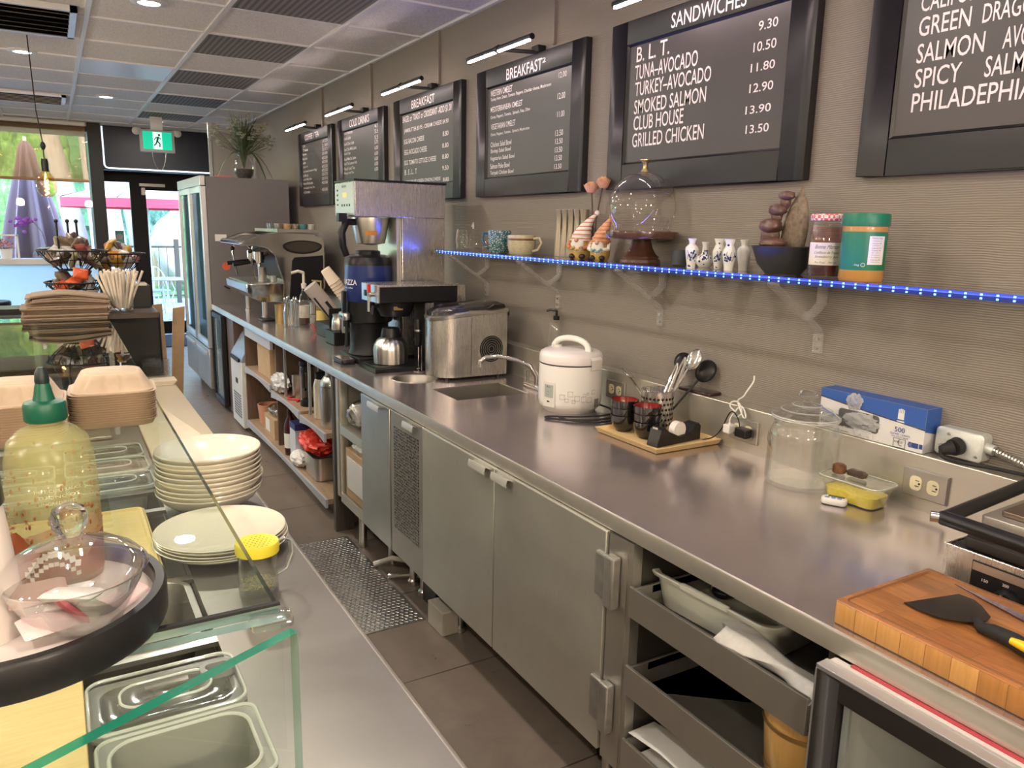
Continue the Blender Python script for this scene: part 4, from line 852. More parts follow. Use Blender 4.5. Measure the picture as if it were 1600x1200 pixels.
# ice maker under the worktop
t = thing('ice_maker', 'pale under-counter ice maker with a slanted blue-grey lid', 'ice maker', (1.5, 6.42, 0))
part(t, 'body', MB().bx(1.20, 1.88, 6.20, 6.62, .03, .56), varied('enamel pale', (.66, .66, .62), (.70, .70, .66), 4, .3), bev=.004)
part(t, 'hood', MB().prism([(1.20, .562), (1.88, .562), (1.88, .80), (1.40, .80), (1.30, .755), (1.21, .60)], 6.20, 6.62, 'y'), mat('hood grey', (.30, .34, .40), .25, .3), 'blue-grey slanted hood', bev=.004)
part(t, 'lid_handle', MB().bx(1.185, 1.20, 6.25, 6.57, .56, .585), M_black)
part(t, 'logo_plate', MB().bx(1.197, 1.20, 6.36, 6.44, .37, .41), M_black)
gl_ = MB()
for i in range(9):
    for j in range(7): gl_.bx(1.1975, 1.20, 6.27 + .04 * j, 6.285 + .04 * j, .10 + .022 * i, .112 + .022 * i)
part(t, 'grille', gl_, M_black)
# black under-counter fridge
t = thing('bar_fridge', 'black under-counter fridge with a glass door next to the tall fridge', 'fridge', (1.55, 7.16, 0))
part(t, 'body', MB().bx(1.235, 1.9, 6.93, 7.41, .03, .855), M_black, bev=.004)
d = part(t, 'door_frame', MB().bx(1.19, 1.23, 6.93, 6.975, .05, .855).bx(1.19, 1.23, 7.365, 7.41, .05, .855).bx(1.19, 1.23, 6.975, 7.365, .05, .10).bx(1.19, 1.23, 6.975, 7.365, .81, .855), M_blackm, bev=.003)
part(d, 'pane', MB().bx(1.205, 1.212, 6.975, 7.365, .10, .81), mat('fridge glass', (.16, .24, .26), .04, spec=.9, coat=.8), 'reflective glass')
# tall two door fridge
t = thing('tall_fridge', 'tall grey two-door glass fridge with drawers below at the end of the worktop', 'fridge', (1.56, 8.15, 0))
M_fs = mat('fridge side grey', (.175, .165, .165), .5)
part(t, 'body', MB().bx(1.215, 1.945, 7.45, 7.47, .10, 2.04).bx(1.215, 1.945, 8.83, 8.85, .1, 2.04).bx(1.90, 1.945, 7.47, 8.83, .1, 2.04).bx(1.215, 1.90, 7.47, 8.83, 1.99, 2.04).bx(1.215, 1.90, 7.47, 8.83, .1, .42), M_fs)
part(t, 'top_cap', MB().bx(1.165, 1.21, 7.45, 8.85, 1.96, 2.045), M_alu, bev=.004)
part(t, 'liner', MB().bx(1.23, 1.895, 7.475, 8.825, .43, 1.985).bx(1.2305, 1.8945, 7.4755, 8.8245, .4305, 1.9845), mat('liner grey', (.35, .42, .45), .4))
for y0, y1 in ((7.45, 8.145), (8.155, 8.85)):
    d = part(t, 'door', MB().bx(1.168, 1.212, y0, y0 + .06, .50, 1.955).bx(1.168, 1.212, y1 - .06, y1, .50, 1.955).bx(1.168, 1.212, y0 + .06, y1 - .06, .50, .56).bx(1.168, 1.212, y0 + .06, y1 - .06, 1.90, 1.955), M_alu, bev=.003)
    part(d, 'pane', MB().bx(1.18, 1.19, y0 + .06, y1 - .06, .56, 1.90), mat('fridge door glass', (.10, .20, .23), .03, spec=1, coat=1) if 'M_fg' not in globals() else M_fg, 'reflective glass')
    w_ = part(t, 'drawer_front', MB().bx(1.165, 1.212, y0, y1, .12, .49), M_satin, bev=.004)
    part(w_, 'handle', MB().bx(1.145, 1.163, y0 + .08, y1 - .08, .43, .455), M_alu)
for y in (7.52, 8.78): part(t, 'foot', MB().cyl((1.3, y, 0), (1.3, y, .1), .03), M_black)
part(t, 'label_plate', MB().bx(1.27, 1.37, 7.447, 7.4505, 1.475, 1.535), M_paper, 'pale label')
part(t, 'sticker', MB().cyl((1.355, 7.4455, 1.25), (1.355, 7.4505, 1.25), .036, n=28), mat('orange red sticker', (.70, .12, .05), .5), 'round red sticker')
pb = MB().tube([(1.33, 7.44, 1.07), (1.36, 7.40, 1.05), (1.40, 7.44, 1.075)], .008, 6)
part(t, 'hook', pb, M_black)
# flower vase on the fridge
t = thing('flower_vase', 'clear vase of white flowers and leaves standing on the tall fridge', 'vase', (1.615, 7.75, 2.042))
part(t, 'vase', MB().lathe([(0, .004), (.055, 0), (.085, .05), (.095, .10), (.085, .15), (.060, .19), (.052, .21), (.07, .27)], n=28), M_glass2, local=True)
part(t, 'pebbles', MB().lathe([(0, .01), (.052, .01), (.080, .05), (.089, .095), (0, .10)], n=24), varied('dark pebbles', (.03, .028, .026), (.12, .11, .10), 60, .6), 'dark pebbles', local=True)
stm = MB(); lv = MB(); fl = MB()
def leaf(m, p, d, ln, wd, droop):
    d = Vector(d).normalized(); s = d.cross(Vector((0, 0, 1))); s = s.normalized() if s.length > .01 else Vector((1, 0, 0)); L = []; R2 = []; n = 7
    for k in range(n + 1):
        u = k / n; c = Vector(p) + d * ln * u + Vector((0, 0, -droop * u * u * ln)); w_ = wd * math.sin(PI * min(.97, u * .9 + .08)); L.append(c + s * w_); R2.append(c - s * w_)
    b = len(m.v); m.add(L + R2, [(k, k + 1, n + 2 + k, n + 1 + k) for k in range(n)])
for i in range(46):
    a = random.uniform(0, 6.283); el = random.uniform(.25, 1.0); d = Vector((math.cos(a) * (1 - el * .6), math.sin(a) * (1 - el * .6) * .8, el)); tip = Vector((0, 0, .22)) + d.normalized() * random.uniform(.2, .36)
    stm.tube([(0, 0, .08), (d.x * .04, d.y * .04, .22), tuple(tip)], .0022, 5)
    for q in range(5):
        c = tip + Vector((random.uniform(-.035, .035), random.uniform(-.035, .035), random.uniform(-.03, .04)))
        for p in range(5):
            b = 2 * PI * p / 5 + i; fl.ell((c.x + .010 * math.cos(b), c.y + .010 * math.sin(b), c.z + .003 * math.sin(3 * b)), .008, .008, .005, 7, 5)
for i in range(110):
    a = random.uniform(0, 6.283); leaf(lv, (0, 0, .22 + random.uniform(0, .15)), (math.cos(a), math.sin(a), random.uniform(.2, 2.2)), random.uniform(.12, .30), .010, random.uniform(0, .5))
for i in range(40):
    a = random.uniform(0, 6.283); leaf(lv, (0, 0, .2), (math.cos(a) * .3, math.sin(a) * .3, 1), random.uniform(.32, .46), .004, .05)
for a in (-.5, -1.0, 2.6, 3.4): leaf(lv, (0, 0, .24), (math.cos(a), math.sin(a), .6), .34, .017, 1.4)
part(t, 'stems', stm, mat('stem green', (.10, .14, .06), .6), local=True); part(t, 'leaves', lv, varied('leaf green', (.05, .085, .035), (.13, .17, .08), 20, .6), local=True)
part(t, 'blossoms', fl, mat('blossom cream', (.42, .43, .33), .6), 'small cream blossoms', local=True)
# white board frame and bits on the fridge roof
t = thing('leaning_board', 'grey backed board leaning against the wall above the tall fridge', 'board', (1.7, 9.2, 2.05))
part(t, 'board', MB().bx(1.58, 2.02, 9.18, 9.2, 2.06, 2.62), mat('board grey', (.36, .33, .30), .7)); part(t, 'frame', MB().bx(1.55, 1.58, 9.17, 9.21, 2.05, 2.70), M_alu, 'pale frame')
solo('price_card', MB().bx(1.36, 1.50, 7.80, 7.81, 2.042, 2.075), mat('card red white', (.70, .22, .22), .5), 'small red and white card on the tall fridge beside the vase', 'card')
# drawer bay at the near end
t = thing('tray_rack', 'open stainless bay with three shallow pull-out trays at the near end', 'cabinet', (1.58, 1.13, .1))
b = MB().bx(CF + .03, BX, 1.415, 1.43, .1, CB).bx(CF + .03, BX, .842, .856, .1, CB); unit_back(b, .842, 1.43, .1)
part(t, 'sides', b, M_bay)
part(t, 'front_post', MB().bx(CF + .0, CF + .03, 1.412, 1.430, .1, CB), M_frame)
part(t, 'runner', MB().bx(CF + .06, BX, 1.40, 1.412, .72, .74).bx(CF + .06, BX, 1.40, 1.412, .50, .52), M_black)
for z0 in (.668, .448, .235):
    x0 = CF - .012
    d = MB().bx(x0, x0 + .010, .862, 1.408, z0, z0 + .082).bx(x0 + .010, BX - .06, .862, 1.408, z0, z0 + .008).bx(x0 + .010, BX - .06, 1.400, 1.408, z0 + .008, z0 + .075).bx(x0 + .010, BX - .06, .862, .870, z0 + .008, z0 + .075)
    part(t, 'tray', d, M_frame, bev=.0015)
# contents
t = thing('plastic_tub', 'off-white plastic bus tub on the top pull-out tray', 'tub', (1.40, 1.245, .677), R_(4))
part(t, 'body', MB().rl(0, 0, [(0, .085, .165, .03), (.004, .092, .172, .034), (.085, .105, .186, .036), (.090, .118, .198, .042), (.098, .121, .201, .044), (.101, .117, .197, .042), (.098, .105, .184, .036), (.088, .100, .180, .034), (.008, .088, .168, .03)], n=6), mat('tub grey white', (.58, .58, .49), .4), local=True)
part(t, 'grip', MB().rl(-.117, .0, [(.094, .008, .075, .006), (.104, .008, .075, .006), (.106, .005, .072, .004)]), mat('tub grip', (.62, .62, .53), .4), local=True)
solo('ladle', MB().tube([(1.46, 1.32, .70), (1.44, 1.24, .745), (1.42, 1.18, .77)], .008, 8).ell((1.465, 1.345, .70), .03, .03, .018), M_black, 'black ladle lying inside the plastic tub', 'ladle')
M_cloth = varied('towel white', (.48, .46, .43), (.58, .56, .52), 35, .9, bmp=.2)
cl = MB(); rings = []
for k in range(19):
    u = k / 18; y = 1.135 - .27 * u; wd = .045 * (1 - .5 * math.sin(PI * min(1, u * 1.0)) ** .8) if u > .1 else .045 * math.sqrt(max(u, .01) / .1) * .9
    wd = .055 * (1 - .66 * math.exp(-((u - .66) / .24) ** 2)) * (1 if .08 < u else (u / .08) ** .5 + .05)
    z = .752 - .018 * u; x = 1.245 + .012 * math.sin(u * 3)
    rings.append([(x + wd * math.cos(a), y + .01 * math.sin(2 * a), z + .017 * math.sin(a) + .003 * math.sin(3 * a + k * .5)) for a in [2 * PI * i / 24 for i in range(24)]])
solo('folded_towel', cl.loft(rings), M_cloth, 'twisted white towel draped along the front of the top pull-out tray', 'towel')
t = thing('wooden_bucket', 'small pine bucket with brass hoop on the middle pull-out tray', 'bucket', (1.335, .955, .457))
M_pine = wood('pine varnish', (.62, .33, .09), (.78, .47, .16), 5, (14, 14, 1), .3, coat=.4)
part(t, 'staves', MB().lathe([(0, .006), (.080, 0), (.082, .003), (.098, .20), (.092, .20), (.078, .012), (0, .012)], n=40), M_pine, local=True)
part(t, 'hoop', MB().lathe([(.0935, .140), (.0965, .140), (.0970, .150), (.0940, .150)], n=40).lathe([(.0845, .03), (.0870, .03), (.0878, .04), (.0855, .04)], n=40), M_brass, 'brass hoop', local=True)
part(t, 'ear', MB().bx(-.02, .02, .09, .104, .17, .235), M_pine, local=True)
solo('blue_pen_top', MB().cyl((1.235, 1.365, .462), (1.235, 1.33, .475), .012, n=14), mat('blue cap', (.02, .03, .22), .4), 'small blue pen top lying on the middle pull-out tray', 'pen')
mi = MB()
for i in range(9): mi.rb(1.25, 1.29, .244 + .004 * i, .247 + .004 * i, .05, .09 - .002 * (i % 3), .01)
solo('napkin_pile', mi, M_paper, 'pile of white napkins on the lowest pull-out tray', 'napkins', kind='stuff')
solo('printed_sheet', MB().loft([[(1.21, 1.40, .333), (1.30, 1.40, .335)], [(1.215, 1.28, .345), (1.31, 1.28, .345)], [(1.225, 1.15, .330), (1.32, 1.15, .330)], [(1.23, 1.05, .328), (1.33, 1.05, .326)]], False, False, closed=False), M_paper, 'printed white sheet lying over the napkins on the lowest tray', 'paper')
# mini fridge with glass lid at lower right
t = thing('mini_fridge', 'small white fridge with an aluminium framed glass door at the lower right corner', 'fridge', (1.5, .5, .08))
fy0, fy1 = .16, .812
bd = MB().bx(1.205, 1.215, fy0, fy1, .08, .1).bx(1.21, 1.80, fy1 - .02, fy1, .08, .838).bx(1.21, 1.80, fy0, fy0 + .02, .08, .838).bx(1.78, 1.80, fy0, fy1, .08, .838).bx(1.21, 1.80, fy0, fy1, .08, .12)
part(t, 'body', bd, mat('fridge enamel white', (.66, .63, .60), .3))
part(t, 'top', MB().bx(1.180, 1.206, fy0, fy1 + .008, .838, .8615), mat('fridge top white', (.62, .57, .54), .3), bev=.004)
part(t, 'red_gasket', MB().bx(1.196, 1.2055, fy0, fy1 - .03, .8618, .8638), mat('red gasket', (.42, .04, .06), .4), 'red gasket line')
dz = .872
d = part(t, 'door_frame', MB().bx(1.140, 1.168, fy1 - .050, fy1, .10, dz - .01).bx(1.140, 1.168, fy0, fy0 + .05, .1, dz - .01).bx(1.140, 1.168, fy0 + .05, fy1 - .05, dz - .052, dz - .01).bx(1.140, 1.168, fy0 + .05, fy1 - .05, .1, .15), mat('door frame dark', (.018, .015, .014), .4, spec=.3), 'dark door frame', bev=.002)
part(d, 'top_trim', MB().bx(1.138, 1.162, fy0, fy1, dz - .01, dz).bx(1.1655, 1.1755, fy0, fy1 + .004, dz - .016, dz - .003), M_alu, 'aluminium top trim', bev=.002)
part(d, 'side_trim', MB().bx(1.138, 1.1405, fy1 - .003, fy1, .1, dz - .01), M_alu)
part(d, 'seal', MB().bx(1.158, 1.166, fy1 - .064, fy1 - .052, .15, dz - .055), mat('seal grey', (.32, .31, .30), .6))
part(d, 'pane', MB().bx(1.150, 1.156, fy0 + .05, fy1 - .05, .15, dz - .052), M_win)
part(t, 'interior_shelf', MB().bx(1.24, 1.76, fy0 + .03, fy1 - .03, .50, .51), M_pc)
solo('ice_pail', MB().lathe([(0, 0), (.07, 0), (.085, .12), (.09, .125), (.08, .12), (.066, .008), (0, .008)], (1.33, .53, .511), 28), M_offw, 'pale round pail standing inside the small glass door fridge', 'pail')
solo('control_box', MB().bx(1.50, 1.56, .36, .50, .64, .80), M_offw, 'pale control box inside the small glass door fridge', 'box')
# floor things
pl_ = MB().bx(.60, 1.235, 2.765, 3.785, .001, .005); d = []
M_dia = mat('diamond plate', (.55, .54, .52), .32, .95)
t = thing('floor_plate', 'steel diamond plate lying on the aisle floor', 'floor plate', (.9, 3.27, 0), 0)
ORG[t.name] = Vector((.9, 3.27, 0))
part(t, 'sheet', pl_, M_dia)
lug = MB()
for i in range(57):
    for j in range(42):
        x = .615 + i * .01075; y = 2.78 + j * .024
        if i % 1 == 0 and x < 1.225:
            a = R_(45 if (i + j) % 2 else -45) ; c_, s_ = math.cos(a) * .010, math.sin(a) * .010; nx, ny = -math.sin(a) * .0028, math.cos(a) * .0028
            lug.add([(x - c_, y - s_, .0052), (x + nx, y + ny, .0052), (x + c_, y + s_, .0052), (x - nx, y - ny, .0052), (x, y, .0072)], [(0, 1, 4), (1, 2, 4), (2, 3, 4), (3, 0, 4)])
part(t, 'raised_lugs', lug, mat('diamond lugs', (.75, .74, .72), .25, 1.0), kind='stuff')
solo('drain_hose', MB().tube([(1.225, 3.35, .02), (1.30, 3.30, .055), (1.38, 3.20, .06), (1.5, 3.1, .05)], .013, 8), M_offw, 'pale drain hose curving out from under the grille cabinet', 'hose')
solo('drain_pipe', MB().tube([(1.24, 3.20, .016), (1.32, 3.14, .03), (1.45, 3.0, .03)], .011, 8), M_satin, 'grey drain pipe below the pale hose under the grille cabinet', 'pipe')
solo('floor_box', MB().bx(1.235, 1.31, 2.60, 2.74, .001, .105), mat('box beige', (.50, .46, .38), .5), 'small beige box on the floor under the second door', 'box', bev=.004)
solo('black_box', MB().bx(1.30, 1.42, 2.80, 2.94, .001, .12), M_black, 'black drain box on the floor under the grille cabinet', 'box', bev=.004)
# ---------------------------------------------------------------- things on the right worktop
# butcher block with turner and knife
M_block = mat('butcher block', (.50, .24, .08), .38)
_n, _l, _b = NL(M_block); _br = _n.new('ShaderNodeTexBrick'); _br.inputs['Scale'].default_value = 1; _br.inputs['Brick Width'].default_value = .17; _br.inputs['Row Height'].default_value = .034; _br.inputs['Mortar Size'].default_value = .0006
_br.inputs['Color1'].default_value = (.40, .165, .048, 1); _br.inputs['Color2'].default_value = (.26, .100, .028, 1); _br.inputs['Mortar'].default_value = (.20, .08, .025, 1)
_l.new(coords(M_block, (1, 1, 1), (0, 0, R_(90))), _br.inputs['Vector']); _f1 = noise_t(M_block, coords(M_block, (14, 2.2, 14)), 6, 6, .65, .5)
_mx = _n.new('ShaderNodeMix'); _mx.data_type = 'RGBA'; _mx.blend_type = 'MULTIPLY'; _mx.inputs['Factor'].default_value = .75; _l.new(_br.outputs['Color'], _mx.inputs[6]); _l.new(ramp(M_block, _f1, [(.25, g3(.5)), (.75, g3(1.35))]), _mx.inputs[7]); _l.new(_mx.outputs[2], _b.inputs['Base Color'])
M_block_side = mat('butcher block side grain', (.6, .32, .11), .4)
_n, _l, _b = NL(M_block_side); _br = _n.new('ShaderNodeTexBrick'); _br.inputs['Scale'].default_value = 1; _br.inputs['Brick Width'].default_value = .045; _br.inputs['Row Height'].default_value = .2; _br.inputs['Mortar Size'].default_value = .0006; _br.offset = 0
_br.inputs['Color1'].default_value = (.56, .29, .09, 1); _br.inputs['Color2'].default_value = (.36, .155, .042, 1); _br.inputs['Mortar'].default_value = (.20, .08, .022, 1)
_sx = _n.new('ShaderNodeSeparateXYZ'); _cx = _n.new('ShaderNodeCombineXYZ'); _l.new(coords(M_block_side), _sx.inputs[0]); _ad = _n.new('ShaderNodeMath'); _l.new(_sx.outputs[0], _ad.inputs[0]); _l.new(_sx.outputs[1], _ad.inputs[1]); _l.new(_ad.outputs[0], _cx.inputs[0]); _l.new(_sx.outputs[2], _cx.inputs[1]); _l.new(_cx.outputs[0], _br.inputs['Vector'])
_f1 = noise_t(M_block_side, coords(M_block_side, (12, 12, 1)), 10, 5, .6); _mx = _n.new('ShaderNodeMix'); _mx.data_type = 'RGBA'; _mx.blend_type = 'MULTIPLY'; _mx.inputs['Factor'].default_value = .7; _l.new(_br.outputs['Color'], _mx.inputs[6]); _l.new(ramp(M_block_side, _f1, [(.25, g3(.7)), (.75, g3(1.2))]), _mx.inputs[7]); _l.new(_mx.outputs[2], _b.inputs['Base Color'])
BLZ = CT + .048
t = thing('butcher_block', 'thick worn butcher block cutting board at the right end of the worktop', 'cutting board', (1.378, .52, CT))
part(t, 'block', MB().rb(1.378, .515, CT + .001, BLZ - .002, .150, .335, .006, .003), M_block_side, bev=0)
part(t, 'top_face', MB().rl(1.378, .515, [(BLZ - .002, .150, .335, .006), (BLZ, .148, .333, .006)]), M_block)
part(t, 'juice_groove', MB().tube([(1.378 + x, .515 + y, BLZ) for x, y in rrect(.137, .322, .012, 4)], .0022, 6, closed=True), mat('groove brown', (.17, .07, .022), .5))
t = thing('turner', 'black steel grill turner with a black and yellow handle on the butcher block', 'turner', (1.40, .66, BLZ))
bl = [(1.324, 0.773), (1.452, 0.743), (1.449, 0.712), (1.434, 0.691), (1.399, 0.656), (1.375, 0.651), (1.355, 0.659), (1.338, 0.676), (1.321, 0.703), (1.32, 0.744)]
part(t, 'blade', MB().loft([[(x, y, BLZ + .003 + .006 * max(0, .75 - y) / .08) for x, y in bl], [(x, y, BLZ + .005 + .006 * max(0, .75 - y) / .08) for x, y in bl]]), mat('seasoned steel', (.045, .034, .026), .42, .7))
hp = [(1.372, .668, BLZ + .008)] + [(x, y, BLZ + z) for (x, y), z in zip([(1.346, 0.642), (1.34, 0.621), (1.334, 0.583), (1.323, 0.551), (1.304, 0.506)], (.010, .016, .018, .018, .016))]
part(t, 'handle', MB().tube(hp, [.007, .010, .0125, .0145, .0155, .0145], 14), M_rubber, 'black handle')
part(t, 'grip_inlay', MB().tube([(x, y, BLZ + .0265) for x, y in [(1.314, 0.58), (1.313, 0.56), (1.3, 0.53)]], [.006, .0085, .006], 10), mat('yellow inlay', (.80, .52, .01), .35), 'yellow grip inlay')
t = thing('knife', 'long knife with a violet sheen lying along the back of the butcher block', 'knife', (1.475, .68, BLZ))
part(t, 'blade', MB().loft([[(1.493, .775, BLZ + .002), (1.4935, .775, BLZ + .002), (1.4935, .775, BLZ + .0035), (1.493, .775, BLZ + .0035)], [(1.462, .66, BLZ + .002), (1.482, .665, BLZ + .002), (1.482, .665, BLZ + .0045), (1.462, .66, BLZ + .0045)], [(1.43, .52, BLZ + .002), (1.458, .525, BLZ + .002), (1.458, .525, BLZ + .0045), (1.43, .52, BLZ + .0045)]]), mat('blade painted sheen', (.22, .17, .24), .22, 1.0))  # blue-violet reflection is put into the blade colour
part(t, 'handle', MB().tube([(1.445, .52, BLZ + .010), (1.425, .42, BLZ + .012)], .010, 10), M_black)
# panini grill
t = thing('panini_grill', 'black and steel contact grill with a raised ribbed top plate at the right edge', 'grill', (1.72, .66, CT), 0)
gy = .840
part(t, 'left_cheek', MB().bx(1.560, 1.66, gy - .004, gy, CT + .004, 1.012).bx(1.560, 1.564, .40, gy, CT + .004, 1.012), M_appl, bev=.002)
part(t, 'body', MB().bx(1.566, 1.94, .40, gy - .005, CT + .004, 1.010), M_blackm, bev=.003)
pn = MB().bx(1.5575, 1.5605, .57, .780, CT + .01, .998)
part(t, 'control_panel', pn, M_black, bev=.001)
part(t, 'badge_strip', MB().bx(1.5565, 1.558, .655, .778, .978, .995), M_satin, 'bare metal strip')
k = part(t, 'knob', MB().cyl((1.558, .705, .938), (1.535, .705, .938), .026, .023, 28).bx(1.528, 1.536, .701, .709, .916, .960), M_black)
part(k, 'pointer', MB().bx(1.5265, 1.529, .7035, .7065, .940, .959), M_satin)
lt = MB()
for s, y, z in (('120', .768, .938), ('150', .757, .960), ('200', .718, .966), ('250', .668, .962), ('300', .655, .932)):
    text_on(lt, s, (1.5568, y, z), (0, -1, 0), (0, 0, 1), .012, .006)
part(t, 'dial_numbers', lt, M_letter)
part(t, 'bottom_plate', MB().rb(1.755, .61, 1.012, 1.036, .185, .20, .01, .004), mat('cast iron', (.025, .022, .02), .5, .3))
up = MB()
up.X = Matrix.Translation((1.76, .60, 1.062)) @ Matrix.Rotation(R_(-2), 4, 'Y')
up.rb(0, 0, -.018, .03, .175, .19, .008, .003)
part(t, 'top_plate', up, M_frame)
rib = MB(); rib.X = up.X
rib.rb(0, 0, .031, .042, .150, .165, .006, .002)
part(t, 'plate_cap', rib, mat('plate cap brown steel', (.26, .20, .16), .35, .9))
fr = MB()
A = (1.497, .815, 1.085); B = (1.93, .835, 1.100); C_ = (1.485, .36, 1.085)
fr.cyl(A, B, .014, n=14).cyl(A, C_, .015, n=14).ell(A, .015, .015, .015)
part(t, 'handle_frame', fr, M_black)
part(t, 'handle_end_cap', MB().cyl((1.492, .822, 1.085), (1.483, .835, 1.085), .011, n=14), M_chrome, 'chrome end cap')
part(t, 'arm', MB().bx(1.90, 1.93, .42, .82, 1.02, 1.10), M_frame)
# gallon glass jar, digital timer, lidded container
t = thing('glass_jar', 'large clear glass jar with a knobbed glass lid near the splash-back', 'jar', (1.862, 1.448, CT))
part(t, 'jar', MB().lathe([(0, .006), (.055, .004), (.092, .0), (.100, .006), (.102, .014), (.102, .150), (.100, .165), (.092, .180), (.090, .190), (.093, .200), (.087, .200), (.084, .190), (.088, .176), (.095, .163), (.097, .150), (.097, .016), (.05, .012), (0, .014)], n=64), M_glass2, local=True)
l = part(t, 'lid', MB().lathe([(.086, .2005), (.094, .2015), (.096, .206), (.093, .213), (.085, .217), (.070, .226), (.062, .229), (.040, .240), (.020, .246), (.013, .250)], n=64), M_glass3, 'clear glass lid', local=True)
part(l, 'knob', MB().lathe([(.012, .248), (.011, .253), (.020, .258), (.0265, .266), (.0275, .272), (.023, .280), (.012, .285), (0, .286)], n=40), mat('clear glass knob', (.95, .97, .96), .03, trans=1, ior=1.35), local=True)
part(l, 'rim_highlight', MB().lathe([(.0945, .206), (.0965, .2085), (.0945, .211)], n=64).lathe([(.0715, .225), (.0725, .227), (.0705, .228)], n=64).lathe([(.0415, .239), (.0425, .241), (.0405, .242)], n=64), film('lid painted highlight', (.72, .74, .74), .55, .1), local=True)  # pale rings painted as highlights on the clear lid
part(l, 'seal', MB().lathe([(.0945, .1995), (.0965, .2025), (.0945, .2055)], n=64), film('lid seal', (.66, .66, .62), .6), local=True)
t = thing('timer', 'small white digital timer with blue buttons in front of the glass jar', 'timer', (1.800, 1.282, CT), R_(-62))
part(t, 'case', MB().rb(0, 0, .001, .019, .034, .020, .016, .005, n=6), M_white, local=True)
part(t, 'screen', MB().rb(.004, .009, .019, .0198, .021, .006, .002), mat('lcd dark', (.05, .055, .05), .2), 'dark screen', local=True)
for x in (-.018, -.002, .014): part(t, 'button', MB().rb(x, -.007, .019, .0208, .006, .0045, .004), mat('button blue', (.16, .28, .48), .4) if 'M_bb' not in globals() else M_bb, 'blue button', local=True)
t = thing('food_container', 'clear lidded plastic container with something yellow inside, beside the glass jar', 'container', (1.872, 1.268, CT), R_(3))
part(t, 'tub', MB().rl(0, 0, [(.001, .036, .068, .018), (.004, .042, .074, .02), (.060, .050, .086, .022), (.062, .054, .090, .024)], cap1=False, n=6), M_pc, local=True)
part(t, 'lid', MB().rl(0, 0, [(.060, .056, .093, .025), (.066, .057, .094, .026), (.068, .053, .090, .024), (.064, .045, .082, .02), (.064, .02, .03, .01)], n=6), M_pc, local=True)
part(t, 'lid_rim', MB().tube([(x, y, .066) for x, y in rrect(.056, .093, .025, 6)], .0022, 6, closed=True), M_le, local=True)
part(t, 'yellow_food', MB().rl(0, 0, [(.004, .038, .070, .018), (.020, .041, .074, .02), (.034, .043, .076, .02), (.040, .03, .06, .02)], n=6), varied('yellow food', (.80, .62, .05), (.88, .74, .14), 50, .5), 'yellow contents', local=True)
solo('spread_pot', MB().lathe([(0, 0), (.017, 0), (.019, .003), (.018, .022), (.012, .026), (0, .027)], (1.868, 1.325, CT + .069), 20), varied('chocolate brown', (.10, .045, .02), (.20, .09, .04), 50, .4), 'small brown pot lying on the lid of the clear container', 'pot')
solo('brown_packet', MB().rl(1.882, 1.278, [(CT + .069, .012, .025, .005), (CT + .080, .014, .028, .006), (CT + .086, .008, .02, .004)]), mat('packet dark brown', (.07, .045, .035), .25), 'shiny dark brown packet on the lid of the clear container', 'packet')
# outlets
M_ivory = mat('ivory outlet', (.74, .66, .44), .4)
def outlet(y, z, lab, w=.125, h=.078):
    t = thing('wall_outlet', lab, 'outlet', (BS, y, z - h / 2), 0, 'splash-back outlets')
    part(t, 'cover_plate', MB().loft([[(BS - d, y + a, z + b) for a, b in ((w / 2 - e, h / 2 - e), (-w / 2 + e, h / 2 - e), (-w / 2 + e, -h / 2 + e), (w / 2 - e, -h / 2 + e))] for d, e in ((.001, 0), (.006, 0), (.009, .003))]), M_frame, bev=0)
    for s in (1, -1):
        yc = y + s * .024
        r = part(t, 'receptacle', MB().loft([[(BS - d, yc + a, z + b) for a, b in rrect(.0165, .0195, .012, 5)] for d in (.008, .0105)]), M_ivory, 'ivory receptacle')
        q = MB().bx(BS - .0112, BS - .0104, yc - .009, yc + .001, z + .0065, z + .0085).bx(BS - .0112, BS - .0104, yc - .010, yc + .001, z - .0085, z - .0065).cyl((BS - .0112, yc - .010, z), (BS - .0104, yc - .010, z), .003, n=10)
        part(r, 'slots', q, M_black)
    part(t, 'screw', MB().cyl((BS - .0105, y, z), (BS - .008, y, z), .003, n=10), M_chrome)
    return t
outlet(1.130, .985, 'empty duplex outlet nearest the grill, below the wall junction box')
outlet(2.468, .992, 'duplex outlet behind the rice cooker, its right half showing')
outlet(1.770, .985, 'duplex outlet with a white and a black charger plugged in')
t = thing('usb_charger', 'white cube phone charger plugged into the middle outlet', 'charger', (BS - .011, 1.806, .965))
part(t, 'cube', MB().bx(BS - .048, BS - .0115, 1.795, 1.825, .970, 1.000), M_white, bev=.004)
cab = [(BS - .03, 1.812, 1.000), (BS - .03, 1.812, 1.02), (BS - .02, 1.80, 1.045), (BS - .012, 1.785, 1.07), (BS - .02, 1.76, 1.06), (BS - .025, 1.745, 1.035), (BS - .022, 1.76, 1.03), (BS - .015, 1.79, 1.065), (BS - .015, 1.80, 1.085), (BS - .012, 1.775, 1.10), (BS - .005, 1.77, 1.12), (BS + .02, 1.765, 1.15), (BS + .025, 1.77, 1.17)]
def smooth_pts(p, it=2):
    p = [Vector(q) for q in p]
    for _ in range(it):
        o = [p[0]]
        for a, b in zip(p, p[1:]): o += [a * .75 + b * .25, a * .25 + b * .75]
        p = o + [p[-1]]
    return p
part(t, 'cable', MB().tube(smooth_pts(cab), .0028, 8).tube(smooth_pts([(BS - .02, 1.80, 1.045), (BS - .025, 1.825, 1.06), (BS - .02, 1.815, 1.08), (BS - .012, 1.79, 1.078), (BS - .015, 1.77, 1.045), (BS - .022, 1.785, 1.03)]), .0028, 8), M_white, 'white cable tied in loops')
t = thing('power_adapter', 'black charger plugged in next to the white cube charger', 'charger', (BS - .011, 1.752, .965))
